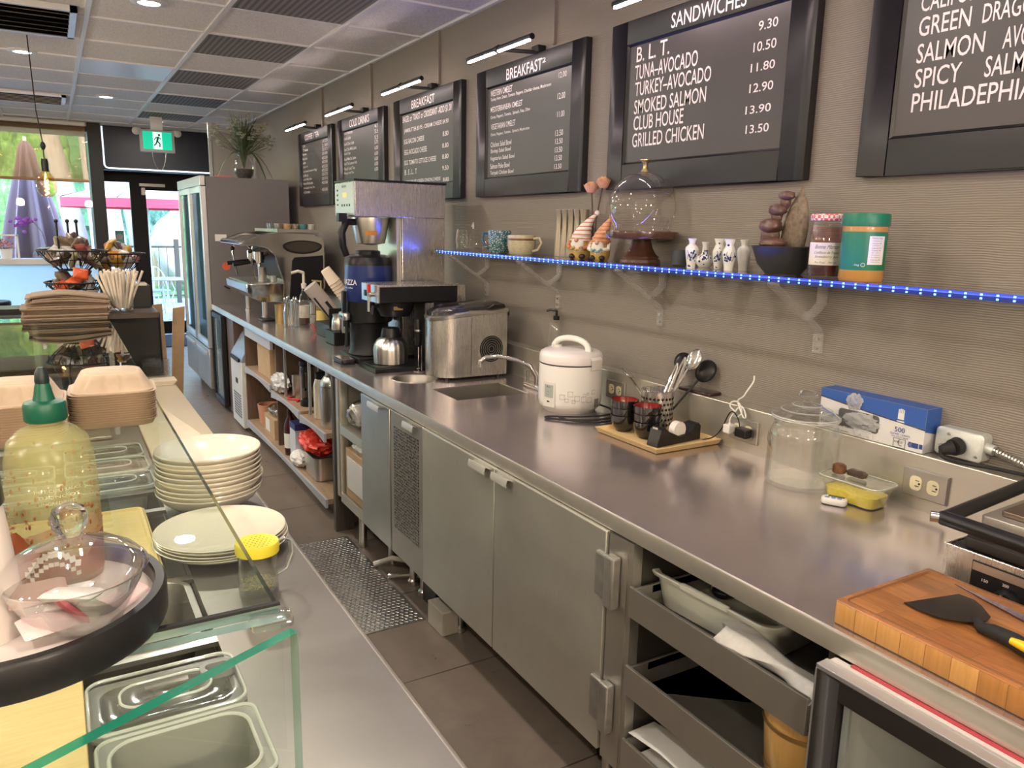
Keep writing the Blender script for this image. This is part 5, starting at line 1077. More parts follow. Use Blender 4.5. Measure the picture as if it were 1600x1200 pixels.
part(t, 'body', MB().bx(BS - .045, BS - .0115, 1.725, 1.775, .968, 1.000), M_black, bev=.004)
part(t, 'cable', MB().tube(smooth_pts([(BS - .03, 1.765, 1.0), (BS - .035, 1.77, 1.03), (BS - .03, 1.80, 1.05), (BS - .02, 1.83, 1.03), (BS - .012, 1.86, .97), (BS - .02, 1.89, .93), (BS - .04, 1.93, .916)]), .002, 8), M_black)
# glove box
t = thing('glove_box', 'blue and white carton of disposable gloves leaning on the splash-back ledge', 'box', (2.0, 1.322, CT + .153))
GXa, GXb, gya, gyb, gz0, gz1 = BS + .004, WALL - .002, 1.155, 1.487, CT + .154, 1.186
M_gw = mat('carton white', (.72, .70, .68), .5); M_gb = mat('carton blue', (.035, .105, .38), .45)
part(t, 'carton', MB().bx(GXa, GXb, gya, gyb, gz0, gz1), M_gw, bev=.001)
def glv(y, u): return gz1 - .026 - .028 * u - .018 * math.sin(u * 2.4)
top = [(GXa - .0006, gyb - (gyb - gya) * u, gz1) for u in [k / 16 for k in range(17)]]; bot = [(GXa - .0006, gyb - (gyb - gya) * u, gz1 - .024 - .010 * math.sin(u * 3.0) - .030 * u * u) for u in [k / 16 for k in range(17)]]
bp = MB(); bp.loft([top, bot], False, False, closed=False); bp.quad((GXa, gya, gz1 + .0006), (GXa, gyb, gz1 + .0006), (GXb, gyb, gz1 + .0006), (GXb, gya, gz1 + .0006)); bp.quad((GXa, gya - .0006, gz1), (GXb, gya - .0006, gz1), (GXb, gya - .0006, gz1 - .075), (GXa, gya - .0006, gz1 - .062))
part(t, 'blue_print', bp, M_gb, 'blue printed band')
part(t, 'black_line', MB().tube([(GXa - .001, p[1], p[2] - .001) for p in bot], .0014, 6), M_black)
part(t, 'window', MB().loft([[(GXa - .0008, 1.355 + a, 1.112 + b) for a, b in rrect(.066, .026, .010, 4)], [(GXa - .0002, 1.355 + a, 1.112 + b) for a, b in rrect(.066, .026, .010, 4)]]), mat('carton hole dark', (.10, .10, .10), .6), 'dark window')
fn = lambda d: .40 * noise.noise(d * 3) + .25 * noise.noise(d * 7)
part(t, 'gloves', MB().ell((GXa + .0, 1.345, 1.112), .010, .055, .024, 30, 18, fn=fn).ell((GXa - .002, 1.372, 1.165), .006, .024, .022, 30, 18, fn=fn).loft([[(GXa - .006, 1.335 + .03 * a, 1.09) for a in (-1, -.5, 0, .5, 1)], [(GXa - .010, 1.325 + .026 * a, 1.066 + .012 * (abs(a) == .5)) for a in (-1, -.5, 0, .5, 1)]], False, False, closed=False), film('glove film', (.66, .66, .64), .5, .25), 'clear film gloves')
lt = MB(); U = (0, -1, 0); V = (0, 0, 1)
M_gt = mat('carton navy print', (.025, .06, .22), .5); M_gk = mat('carton dark print', (.06, .06, .07), .5)
text_on(lt, '500', (GXa - .0012, 1.240, 1.108), U, V, .030, .014, .02); text_on(lt, 'GLOVES / GANTS', (GXa - .0012, 1.252, 1.099), U, V, .058, .0058)
text_on(lt, 'ONE SIZE FITS MOST', (GXa - .0012, 1.248, 1.0925), U, V, .05, .004)
part(t, 'navy_lettering', lt, M_gt)
lt = MB(); text_on(lt, 'Polyethylene Gloves', (GXa - .0012, 1.478, 1.080), U, V, .125, .011); text_on(lt, 'Powder Free / Sans poudre', (GXa - .0012, 1.472, 1.068), U, V, .09, .005)
part(t, 'dark_lettering', lt, M_gk)
em = MB(); fz = 1.152; fy = 1.226
em.bx(GXa - .0014, GXa - .001, fy - .011, fy + .011, fz - .024, fz - .012).bx(GXa - .0014, GXa - .001, fy - .009, fy + .009, fz - .008, fz + .010)
for k in range(4): em.bx(GXa - .0014, GXa - .001, fy - .009 + .0047 * k, fy - .0055 + .0047 * k, fz + .010, fz + .022 - .002 * (k in (0, 3)))
part(t, 'glove_pictogram', em, M_paper, 'white hand pictogram')
em = MB(); fy = 1.178; fz = 1.082
em.bx(GXa - .0014, GXa - .001, fy - .010, fy + .008, fz - .007, fz + .007).bx(GXa - .0014, GXa - .001, fy - .022, fy - .013, fz - .006, fz + .007)
for k in range(4): em.bx(GXa - .0014, GXa - .001, fy + .008, fy + .020 - .002 * (k in (0, 3)), fz - .007 + .0037 * k, fz - .0042 + .0037 * k)
part(t, 'hand_emblem', em, M_gt, 'navy hand emblem')
bxm = MB(); y0, y1, z0, z1 = 1.205, 1.240, 1.0655, 1.090
for a, b in (((y0, z0), (y1, z0)), ((y1, z0), (y1, z1)), ((y1, z1), (y0, z1)), ((y0, z1), (y0, z0))): bxm.cyl((GXa - .001, a[0], a[1]), (GXa - .001, b[0], b[1]), .0006, n=6)
text_on(bxm, 'RONCO', (GXa - .0012, 1.237, 1.078), U, V, .024, .006); bxm.tube([(GXa - .001, 1.218 + .008 * math.cos(a), 1.080 + .009 * math.sin(a)) for a in [-2 + .25 * i for i in range(14)]], .0008, 6)
part(t, 'logo_box', bxm, M_gk)
# junction box
t = thing('junction_box', 'galvanised wall box with a black plug in it right of the glove carton', 'outlet box', (WALL - .02, 1.075, CT + .155))
part(t, 'box', MB().loft([[(x, 1.078 + a, 1.108 + b) for a, b in rrect(.062 - e, .037 - e, .012, 5)] for x, e in ((WALL - .001, 0), (WALL - .040, 0), (WALL - .043, .003))]), M_galv)
part(t, 'embossed_number', MB().tube([(WALL - .0435, 1.128, 1.095), (WALL - .0435, 1.121, 1.100), (WALL - .0435, 1.119, 1.092), (WALL - .0435, 1.127, 1.083), (WALL - .0435, 1.117, 1.083)], .0012, 6), M_frame)
part(t, 'screw', MB().cyl((WALL - .045, 1.105, 1.130), (WALL - .042, 1.105, 1.130), .004, n=10).cyl((WALL - .045, 1.03, 1.086), (WALL - .042, 1.03, 1.086), .004, n=10), M_satin)
p = part(t, 'plug', MB().cyl((WALL - .043, 1.078, 1.104), (WALL - .062, 1.080, 1.101), .024, .022, 24).cyl((WALL - .062, 1.080, 1.101), (WALL - .085, 1.098, 1.092), .020, .012, 20), M_rubber, 'black round plug')
part(t, 'cord', MB().tube(smooth_pts([(WALL - .085, 1.098, 1.092), (WALL - .09, 1.09, 1.075), (WALL - .075, 1.04, 1.072), (WALL - .05, .96, 1.074), (WALL - .04, .80, 1.075), (WALL - .04, .55, 1.075)]), .0048, 10), M_rubber)
cx = MB()
for k in range(46):
    y = 1.005 - k * .0075; z = 1.110 - .014 * min(1, k / 12) - .0006 * k; cx.lathe([(.0085, 0), (.0105, .0018), (.0085, .0036)], (0, 0, 0), 14) if 0 else None
    cx.X = Matrix.Translation((WALL - .02, y, z)) @ Matrix.Rotation(R_(96), 4, 'X'); cx.lathe([(.0082, -.0034), (.0108, 0), (.0082, .0034)], n=14)
part(t, 'flex_conduit', cx, M_satin, 'ribbed metal conduit')
part(t, 'connector', MB().cyl((WALL - .02, 1.022, 1.112), (WALL - .02, .998, 1.108), .014, n=16), M_galv)
# bamboo tray with bowls, utensils and tape
TY, TX, TA = 2.03, 1.815, 0
t = thing('bamboo_tray', 'shallow bamboo tray holding lacquer bowls, a utensil can and a tape dispenser', 'tray', (1.815, 2.035, CT))
M_btr = wood('tray bamboo', (.70, .47, .20), (.80, .58, .28), 6, (2, 20, 20), .4)
part(t, 'base', MB().bx(1.675, 1.955, 1.875, 2.195, CT + .002, CT + .008), M_btr)
rimm = MB()
rimm.loft([[(1.815 + x, 2.035 + y, z) for x, y in ((-hx_, -hy_), (hx_, -hy_), (hx_, hy_), (-hx_, hy_))] for z, hx_, hy_ in ((CT + .002, .140, .160), (CT + .020, .150, .170), (CT + .020, .143, .163), (CT + .008, .134, .154))], False, False)
part(t, 'rim', rimm, M_btr)
bz = CT + .0085
lbm = MB().lathe([(0, .004), (.022, .003), (.023, 0), (.026, 0), (.028, .004), (.042, .018), (.0485, .038), (.0505, .060), (.0495, .061), (.047, .040), (.040, .020), (.025, .010), (0, .009)], n=44)
lb_out = lbm.bm('lacquer_bowl', M_gloss_black, 50)
lb_in = MB().lathe([(.0488, .0600), (.0465, .040), (.0395, .021), (.025, .011), (0, .0100)], n=44).bm('red_inside', M_red_lacq, 50)
def lacquer_stack(x, y, n, which):
    for i in range(n):
        o = bpy.data.objects.new('lacquer_bowl', lb_out); col.objects.link(o); o.location = (x + .001 * (i % 2), y, bz + .0285 * i); ORG[o.name] = Vector((0, 0, 0))
        k = n - 1 - i; tag(o, 'black red-lined lacquer bowl, %s of the %s stack on the bamboo tray' % (nth(k, n), which), 'bowl', 'black lacquer bowls')
        q = bpy.data.objects.new('red_inside', lb_in); col.objects.link(q); q.parent = o; tag(q, 'red lacquered inside')
lacquer_stack(1.755, 2.150, 3, 'left'); lacquer_stack(1.765, 2.035, 3, 'right')
t = thing('utensil_can', 'perforated steel can full of serving spoons and tongs on the bamboo tray', 'utensil holder', (1.870, 2.105, bz))
part(t, 'can', MB().lathe([(0, .002), (.055, 0), (.058, .003), (.058, .150), (.061, .152), (.058, .154), (.055, .152), (.055, .005), (0, .006)], n=48), M_appl, local=True)
ho = MB()
for i in range(24):
    for j in range(6):
        a = 2 * PI * (i + .5 * (j % 2)) / 24; z = .03 + .019 * j; rr = .0583; c, s = math.cos(a), math.sin(a); ho.cyl((rr * c, rr * s, z), ((rr + .0006) * c, (rr + .0006) * s, z), .0048, n=10)
part(t, 'holes', ho, M_black, 'round dark perforations', local=True, kind='stuff')
UX, UY = 1.870, 2.105
def utensil(name, lab, cat, base, tip, head, m=M_chrome, hd=None):
    b = Vector(base); e = Vector(tip); k = MB().tube([b, b.lerp(e, .5), e], [.0035, .004, .0045], 8)
    head(k, e, (e - b).normalized()); return solo(name, k, m, lab, cat)
def spoonhead(rx, ry, rz, tw=0):
    def f(k, e, d):
        q = d.to_track_quat('Z', 'X').to_matrix().to_4x4(); k.X = Matrix.Translation(e + d * rx * .9) @ q @ Matrix.Rotation(tw, 4, 'Z'); k.ell((0, 0, 0), rz, ry, rx, 24, 14); k.X = None
    return f
utensil('serving_spoon', 'large steel serving spoon leaning right out of the utensil can', 'spoon', (UX, UY, bz + .03), (1.945, 2.035, bz + .235), spoonhead(.042, .030, .008, .9))
utensil('serving_spoon', 'steel serving spoon leaning far left out of the utensil can', 'spoon', (UX, UY, bz + .05), (1.930, 2.335, bz + .150), spoonhead(.040, .030, .010, .6))
tg = MB()
for dx in (-.008, .008): tg.tube([(UX + .01, UY + dx, bz + .02), (1.93, 2.085 + dx * 1.2, bz + .16), (1.955, 2.07 + dx, bz + .245), (1.96, 2.067, bz + .270)], [.005, .007, .007, .006], 8)
solo('tongs', tg, M_chrome, 'steel tongs standing upright in the utensil can', 'tongs')
tg = MB()
for dx in (-.007, .007): tg.tube([(UX - .005, UY + .01 + dx, bz + .02), (1.925, 2.11 + dx * 1.2, bz + .15), (1.95, 2.10 + dx, bz + .225), (1.952, 2.098, bz + .245)], [.005, .0065, .0065, .005], 8)
solo('tongs', tg, M_chrome, 'second, slightly shorter steel tongs leaning behind the upright tongs', 'tongs')
utensil('ladle', 'black ladle head behind the steel spoon in the utensil can', 'ladle', (UX + .02, UY - .01, bz + .03), (1.985, 2.02, bz + .195), spoonhead(.044, .038, .016, 1.0), M_black)
utensil('ladle', 'second black ladle head left of the tongs in the utensil can', 'ladle', (UX + .02, UY + .01, bz + .03), (1.985, 2.12, bz + .215), spoonhead(.036, .034, .014, .7), M_black)
t = thing('tape_dispenser', 'black desk tape dispenser with a white roll on the bamboo tray', 'tape dispenser', (1.80, 1.945, bz), R_(6))
part(t, 'base', MB().prism([(-.095, 0), (.125, 0), (.125, .050), (.112, .062), (.092, .056), (.070, .028), (.02, .024), (-.035, .048), (-.060, .066), (-.078, .060)], -.026, .026, 'y'), M_black, local=True, bev=.003)
part(t, 'tape_roll', MB().cyl((.03, -.013, .042), (.03, .013, .042), .030, n=36), M_white, 'white tape roll', local=True)
part(t, 'core', MB().cyl((.03, -.0145, .042), (.03, .0145, .042), .013, n=24), M_paper, local=True)
part(t, 'cutter', MB().bx(-.082, -.076, -.012, .012, .058, .066), M_chrome, local=True)
t = thing('smartphone', 'dark phone lying on the splash-back ledge behind the tape dispenser', 'phone', (2.004, 2.03, CT + .153), R_(4))
part(t, 'body', MB().rb(0, 0, .001, .010, .033, .078, .009, .003), mat('phone dark red', (.05, .016, .02), .25), local=True)
part(t, 'screen', MB().rb(0, 0, .0101, .0106, .030, .074, .007), mat('phone glass', (.01, .01, .012), .05, coat=1), 'glossy dark screen', local=True)
# rice cooker
RC = (1.795, 2.558)
t = thing('rice_cooker', 'white rice cooker with a carry handle beside the sink', 'rice cooker', (RC[0], RC[1], CT))
part(t, 'body', MB().lathe([(0, .004), (.100, .004), (.104, 0), (.108, .004), (.113, .012), (.126, .024), (.1295, .045), (.1305, .10), (.1295, .185), (.128, .196)], n=64), M_white, local=True)
part(t, 'lid', MB().lathe([(.128, .199), (.1305, .202), (.130, .228), (.125, .240), (.112, .248), (.07, .254), (0, .256)], n=64), mat('lid pinkish white', (.76, .70, .68), .25), local=True)
part(t, 'seam', MB().lathe([(.1285, .195), (.1275, .1975), (.1285, .200)], n=64), M_rubber, local=True)
fa = math.atan2(-RC[1], -RC[0])       # towards the aisle and the camera
fx = -PI * .92
q = MB(); ax = Matrix.Rotation(R_(-72), 4, 'Z'); pts = []
for i in range(15):
    a = PI * i / 14; pts.append(ax @ Vector((.088 * math.cos(a) * (1.0), 0, .243 + .052 * math.sin(a) ** .7)))
q.X = None; q.tube(pts, [.013, .014] + [.0125] * 11 + [.014, .013], 12)
part(t, 'handle', q, M_white, local=True)
part(t, 'vent', MB().lathe([(0, .254), (.020, .254), (.019, .262), (0, .263)], (-.03, .06, 0), 20), M_offw, local=True)
a = R_(-75); part(t, 'latch', MB().loft([[(r * math.cos(a + u), r * math.sin(a + u), z) for u in [-.24 + .48 * k / 8 for k in range(9)]] for r, z in ((.129, .178), (.1395, .182), (.1395, .222), (.131, .232))], False, False, closed=False), M_white, local=True)
def cyl_patch(a0, w_, z0, z1, r, rr=.1):
    return MB().loft([[(r * math.cos(a0 + u), r * math.sin(a0 + u), z) for u in [-w_ + 2 * w_ * k / 10 for k in range(11)]] for z in (z0, z1)], False, False, closed=False)
pa = R_(-165)
part(t, 'control_plate', cyl_patch(pa, .23, .028, .128, .1325), mat('plate cream', (.70, .66, .60), .3), local=True)
part(t, 'control_window', cyl_patch(pa, .17, .066, .118, .1331), mat('window grey green', (.38, .40, .36), .25), 'grey green control window', local=True)
sw = cyl_patch(pa, .10, .044, .058, .1340); part(t, 'switch', sw, M_paper, local=True)
part(t, 'switch_lever', cyl_patch(pa, .055, .047, .053, .1345), M_black, 'black lever', local=True)
lt = MB(); text_cyl(lt, 'Midea', (0, 0, 0), .1336, pa, .107, .020, .006); text_cyl(lt, 'Cook', (0, 0, 0), .1336, pa - .03, .088, .012, .004); text_cyl(lt, 'Warm', (0, 0, 0), .1336, pa - .03, .076, .013, .004); part(t, 'lettering', lt, M_gk, local=True)
sq = MB()
for (aa, z, s) in ((-138, .074, .010), (-130, .062, .007), (-124, .088, .010), (-112, .070, .010), (-100, .066, .010), (-98, .082, .006), (-88, .062, .010), (-80, .092, .008), (-92, .088, .004), (-118, .058, .006)):
    a = R_(aa); w_ = s / .131
    pl2 = [(.1317 * math.cos(a + u), .1317 * math.sin(a + u), z + v) for u, v in ((-w_, -s), (w_, -s), (w_, s), (-w_, s))]; sq.tube(pl2, .0009, 6, closed=True)
part(t, 'printed_squares', sq, mat('print taupe', (.40, .35, .30), .5), local=True)
part(t, 'rating_label', cyl_patch(R_(-70), .11, .03, .062, .1318), mat('label grey', (.22, .19, .17), .4), 'grey rating label', local=True)
cd_ = MB().tube(smooth_pts([(1.90, 2.50, CT + .02), (1.92, 2.42, CT + .012), (1.86, 2.36, CT + .007), (1.72, 2.40, CT + .006), (1.62, 2.47, CT + .006), (1.60, 2.44, CT + .006), (1.70, 2.34, CT + .006), (1.80, 2.30, CT + .012), (1.90, 2.34, CT + .006), (1.93, 2.42, CT + .02)], 3), .004, 8)
cd_.tube(smooth_pts([(1.65, 2.42, CT + .010), (1.66, 2.36, CT + .008), (1.72, 2.30, CT + .006), (1.80, 2.28, CT + .008), (1.88, 2.32, CT + .008)], 3), .004, 8)
part(t, 'power_cord', cd_, M_rubber, 'black power cord lying in loops')
# soap pump bottle on the ledge
t = thing('pump_bottle', 'clear pump bottle with a black pump standing on the ledge behind the rice cooker', 'bottle', (2.003, 2.985, CT + .154))
part(t, 'bottle', MB().lathe([(0, .004), (.030, 0), (.034, .004), (.034, .130), (.028, .148), (.014, .155), (.013, .165)], n=32), M_glass2, local=True)
part(t, 'lotion', MB().lathe([(0, .005), (.031, .005), (.0325, .04), (0, .042)], n=28), M_creme, 'pale remainder of lotion', local=True)
part(t, 'pump', MB().lathe([(.015, .160), (.015, .178), (.006, .180), (.006, .205), (0, .205)], n=20).tube([(0, 0, .203), (-.02, .02, .206), (-.034, .032, .200)], .006, 8), M_black, 'black pump', local=True)
# countertop ice maker
IX0, IX1, IY0, IY1 = 1.535, 1.912, 3.285, 3.52
def ice_ring(z, e=0, tilt=0):
    o = []
    yc = (IY0 + IY1) / 2; h = (IY1 - IY0) / 2 - e
    for i in range(13):
        a = PI / 2 + PI * i / 12; o.append((IX0 + .10 - e * 0 + (.10 - e) * math.cos(a), yc + h * math.sin(a)))
    o += [(IX1 - e, yc - h), (IX1 - e, yc + h)]
    return [(x, y, z + tilt * (x - IX0)) for x, y in o]
t = thing('ice_maker', 'stainless countertop ice maker with a dark curved lid beside the sink', 'ice maker', (1.72, 3.40, CT))
part(t, 'body', MB().loft([ice_ring(CT + .014), ice_ring(CT + .29, 0, .0)], True, True) if 0 else MB().loft([ice_ring(CT + .014), [(x, y, CT + .285 + .045 * math.sin((x - IX0) / (IX1 - IX0) * 2.0)) for x, y, _ in ice_ring(0)]]), M_appl)
rim = [[(x, y, CT + dz + .045 * math.sin((x - IX0) / (IX1 - IX0) * 2.0)) for x, y, _ in ice_ring(0, e)] for dz, e in ((.284, -.004), (.300, -.006), (.306, .004))]
part(t, 'rim', MB().loft(rim), M_satin, 'bright metal rim')
lidr = [[(x, y, CT + dz + .045 * math.sin((x - IX0) / (IX1 - IX0) * 2.0)) for x, y, _ in ice_ring(0, e)] for dz, e in ((.306, .006), (.320, .012), (.330, .04))]
part(t, 'lid', MB().loft(lidr), mat('lid smoked plastic', (.025, .022, .022), .12, coat=.6), 'dark glossy lid')
part(t, 'rear_cover', MB().loft([[(x, y, z) for y in (IY0 - .003, IY1 + .003)] for x, z in ((1.80, CT + .345), (1.84, CT + .362), (1.90, CT + .352), (1.922, CT + .33), (1.922, CT + .305))], False, False, closed=False), M_satin)
part(t, 'control_strip', MB().bx(1.70, 1.80, IY0 - .006, IY0 + .03, CT + .322, CT + .336), M_frame)
part(t, 'seam', MB().bx(1.712, 1.714, IY0 - .0008, IY0, CT + .02, CT + .30), M_rubber)
vn = MB()
for r in (.014, .025, .036, .047, .058): vn.tube([(1.825 + r * math.cos(a), IY0 - .001, CT + .145 + r * math.sin(a)) for a in [2 * PI * i / 36 for i in range(36)]], .0014, 5, closed=True)
vb = part(t, 'vent_back', MB().cyl((1.825, IY0 - .0012, CT + .145), (1.825, IY0, CT + .145), .065, n=40), M_black, 'round dark vent')
part(vb, 'vent_rings', vn, M_satin)
part(t, 'foot', MB().cyl((1.60, 3.32, CT), (1.60, 3.32, CT + .014), .014).cyl((1.88, 3.31, CT), (1.88, 3.31, CT + .014), .014).cyl((1.62, 3.48, CT), (1.62, 3.48, CT + .014), .014).cyl((1.88, 3.49, CT), (1.88, 3.49, CT + .014), .014), M_black)
# milk frother
t = thing('milk_frother', 'black hand milk frother standing in its wire holder in front of the ice maker', 'frother', (1.572, 3.60, CT))
part(t, 'stand', MB().lathe([(0, 0), (.030, 0), (.032, .004), (0, .006)], n=24).tube([(.018, 0, .004), (.018, 0, .16), (-.004, 0, .17)], .0025, 6), M_chrome, local=True)
part(t, 'grip', MB().lathe([(.006, .125), (.016, .135), (.020, .18), (.021, .215), (.018, .25), (.013, .268), (0, .27)], n=24), M_black, local=True)
part(t, 'band', MB().lathe([(.0213, .205), (.0215, .212), (.0210, .216)], n=24), M_chrome, local=True)
part(t, 'whisk', MB().cyl((0, 0, .012), (0, 0, .13), .0022, n=8).tube([(.010 * math.cos(a), .010 * math.sin(a), .012) for a in [2 * PI * i / 20 for i in range(20)]], .0018, 6, closed=True), M_chrome, local=True)
# small brewer with thermal carafe
t = thing('drip_brewer', 'low black coffee brewer with a wide flat head over a steel carafe', 'coffee maker', (1.58, 3.74, CT))
by0, by1 = 3.615, 3.86
part(t, 'base', MB().bx(1.345, 1.80, by0, by1, CT + .001, CT + .022).rb(1.47, 3.74, CT + .022, CT + .026, .11, .11, .02), M_black, bev=.004)
part(t, 'column', MB().bx(1.66, 1.80, by0 + .01, by1, CT + .022, 1.27), M_blackm, bev=.004)
part(t, 'head', MB().bx(1.372, 1.80, by0, by1, 1.262, 1.340), M_black, bev=.003)
part(t, 'head_top', MB().bx(1.368, 1.81, by0 - .003, by1 + .003, 1.340, 1.350), M_appl, bev=.002)
part(t, 'rear_panel', MB().bx(1.80, 1.845, by0 - .002, by1, 1.06, 1.345).bx(1.62, 1.665, by0 + .002, by0 + .012, CT + .03, 1.255), M_appl, 'bare steel back and side strip')
fp = part(t, 'front_panel', MB().bx(1.3665, 1.3725, by0 + .002, by1 - .002, 1.262, 1.345), M_satin, 'steel front panel')
for y in (3.80, 3.76): part(fp, 'switch', MB().bx(1.361, 1.367, y - .012, y + .012, 1.285, 1.315), M_black)
k = part(t, 'tap', MB().cyl((1.366, 3.69, 1.30), (1.340, 3.69, 1.30), .011).cyl((1.345, 3.69, 1.31), (1.343, 3.69, 1.215), .008), M_chrome)
part(k, 'lever', MB().bx(1.336, 1.352, 3.682, 3.698, 1.312, 1.352), mat('lever red', (.60, .03, .02), .4), 'red lever')
part(t, 'funnel', MB().loft([[(1.50 + x, 3.735 + y, z) for x, y in circ(r, 32)] for z, r in ((1.262, .105), (1.235, .100), (1.185, .075))]), M_black)
part(t, 'funnel_handle', MB().tube([(1.41, 3.72, 1.24), (1.375, 3.71, 1.235), (1.365, 3.71, 1.20)], .010, 8), M_black)
part(t, 'badge', MB().bx(1.455, 1.505, 3.638, 3.641, 1.222, 1.240), M_brass, 'small framed badge')
part(t, 'gauge', MB().bx(1.640, 1.662, by0 + .006, by0 + .0105, 1.10, 1.24), M_galv, 'pale printed strip')
t = thing('thermal_carafe', 'round ribbed steel thermal carafe with a black lid under the low brewer', 'carafe', (1.475, 3.735, CT + .026))
part(t, 'body', MB().loft([[((r * (1 + .012 * math.cos(18 * a))) * math.cos(a), (r * (1 + .012 * math.cos(18 * a))) * math.sin(a), z) for a in [2 * PI * i / 108 for i in range(108)]] for z, r in ((0, .080), (.004, .087), (.075, .089), (.10, .085), (.125, .070), (.14, .05))]), M_satin, local=True)
part(t, 'lid', MB().lathe([(.052, .132), (.050, .150), (.044, .185), (.040, .188), (0, .188)], n=32), M_black, 'black lid', local=True)
part(t, 'handle', MB().tube([(.04, .05, .165), (.065, .085, .165), (.075, .10, .14), (.07, .095, .06), (.055, .07, .04)], .010, 8), M_black, local=True)
# tall brewer
t = thing('tall_brewer', 'tall stainless coffee brewer towering over the blue server', 'coffee maker', (1.62, 4.06, CT))
ty0, ty1 = 3.905, 4.225
part(t, 'head', MB().bx(1.356, 1.868, ty0, ty1, 1.684, 1.862), M_appl, bev=.003)
part(t, 'roof', MB().bx(1.352, 1.872, ty0 - .004, ty1 + .004, 1.862, 1.872), M_black)
part(t, 'column', MB().bx(1.614, 1.866, ty0 + .002, ty1 - .002, CT + .03, 1.684), M_appl, bev=.003)
part(t, 'column_edge', MB().bx(1.606, 1.614, ty0 + .002, ty0 + .012, CT + .03, 1.684), M_chrome)
part(t, 'base', MB().bx(1.36, 1.87, ty0, ty1, CT + .001, CT + .03), M_blackm, bev=.003)
fp = part(t, 'control_panel', MB().bx(1.3525, 1.3565, ty0 + .006, ty1 - .006, 1.69, 1.856), mat('panel pale steel', (.50, .52, .54), .35, .6), 'pale control panel')
part(fp, 'display', MB().bx(1.351, 1.3528, 4.025, 4.085, 1.782, 1.806), mat('display amber', (.65, .45, .15), .4, emit=(.9, .6, .2), es=.4), 'amber display')
lt = MB(); text_on(lt, 'BUNN', (1.352, 4.10, 1.832), (0, -1, 0), (0, 0, 1), .07, .013); part(fp, 'lettering', lt, M_black)
bt = MB()
for y in (3.98, 4.02, 4.06, 4.10): bt.bx(1.351, 1.353, y - .008, y + .008, 1.735, 1.747)
for z in (1.74, 1.765, 1.79, 1.815): bt.bx(1.351, 1.353, 4.165, 4.185, z, z + .01)
part(fp, 'buttons', bt, M_black)
fn_ = part(t, 'brew_funnel', MB().loft([[(1.490 + x, 4.05 + y, z) for x, y in circ(r, 40)] for z, r in ((1.680, .100), (1.660, .100), (1.575, .084), (1.545, .076), (1.541, .06), (1.535, .02))]), M_satin, 'steel brew funnel')
part(fn_, 'badge', MB().bx(1.368, 1.374, 4.0, 4.06, 1.585, 1.615), mat('badge orange', (.62, .26, .05), .4), 'orange badge') if 0 else None
lbq = MB().loft([[(1.490 + r * math.cos(a), 4.05 + r * math.sin(a), z) for a in [R_(-128 + 5 * k) for k in range(9)]] for z, r in ((1.588, .0875), (1.612, .092))], False, False, closed=False)
part(fn_, 'badge', lbq, mat('badge orange', (.62, .24, .05), .4), 'orange and black badge')
part(fn_, 'handle', MB().tube([(1.395, 4.03, 1.655), (1.345, 4.02, 1.655), (1.318, 4.02, 1.60), (1.325, 4.02, 1.53), (1.345, 4.025, 1.48)], [.018, .022, .022, .020, .018], 10).bx(1.30, 1.345, 4.00, 4.04, 1.655, 1.70), M_black, 'black handle')
part(t, 'back_plate', MB().bx(1.590, 1.614, ty0 + .02, ty1 - .02, 1.30, 1.684), M_door)
solo('grinds_bottle', MB().loft([[(1.60 + x, 3.93 + y, z) for x, y in circ(r, 24)] for z, r in ((1.384, .020), (1.40, .034), (1.50, .034), (1.56, .018), (1.66, .012))]), M_glass2, 'clear flask hanging beside the brew funnel', 'flask') if 0 else None
t = thing('coffee_server', 'large dark blue insulated coffee server under the tall brewer, with a tap and drip tray', 'coffee server', (1.450, 4.05, CT + .03))
cxs, cys = 1.478, 4.06
part(t, 'stand', MB().lathe([(.10, .0), (.115, .004), (.105, .03), (.105, .17), (.12, .19), (0, .19)], (cxs, cys, CT + .031), 32), M_blackm)
part(t, 'lower_body', MB().lathe([(0, 0), (.122, 0), (.127, .006), (.127, .115), (0, .115)], (cxs, cys, 1.120), 44), M_black)
part(t, 'blue_body', MB().lathe([(0, 0), (.127, 0), (.128, .002), (.128, .193), (0, .193)], (cxs, cys, 1.2352), 48), mat('server blue', (.018, .035, .15), .28, coat=.4), 'blue middle')
part(t, 'shoulder', MB().lathe([(.128, 0), (.128, .02), (.120, .042), (.095, .055), (.06, .058), (0, .058)], (cxs, cys, 1.4285), 44), M_black)
part(t, 'cap', MB().lathe([(.066, 0), (.066, .022), (.058, .027), (0, .027)], (cxs, cys, 1.480), 32), M_black)
lt = MB(); text_cyl(lt, 'LAVAZZA', (cxs, cys, 0), .1287, R_(-172), 1.325, .15, .028, .02); text_cyl(lt, 'Italian coffee', (cxs, cys, 0), .1287, R_(-168), 1.305, .08, .008); part(t, 'lettering', lt, M_letter)
part(t, 'tap_body', MB().rb(1.335, 4.05, 1.135, 1.175, .020, .05, .015, .006), M_satin)
part(t, 'tap_handle', MB().bx(1.322, 1.345, 4.035, 4.065, 1.175, 1.29), M_black, bev=.005)
part(t, 'tap_slot', MB().bx(1.3135, 1.316, 4.025, 4.075, 1.148, 1.160), M_black)
part(t, 'gauge_tube', MB().cyl((1.338, 4.03, 1.10), (1.338, 4.03, 1.14), .015).cyl((1.338, 4.03, .99), (1.338, 4.03, 1.10), .011, .006), M_black)
part(t, 'tap_spout', MB().cyl((1.345, 4.075, 1.06), (1.345, 4.075, 1.14), .016), M_chrome)
part(t, 'drip_tray', MB().rb(1.312, 4.00, CT + .002, CT + .024, .040, .085, .02, .006), M_black)
part(t, 'drip_grid', MB().rb(1.312, 4.00, CT + .024, CT + .026, .032, .072, .015), M_chrome)
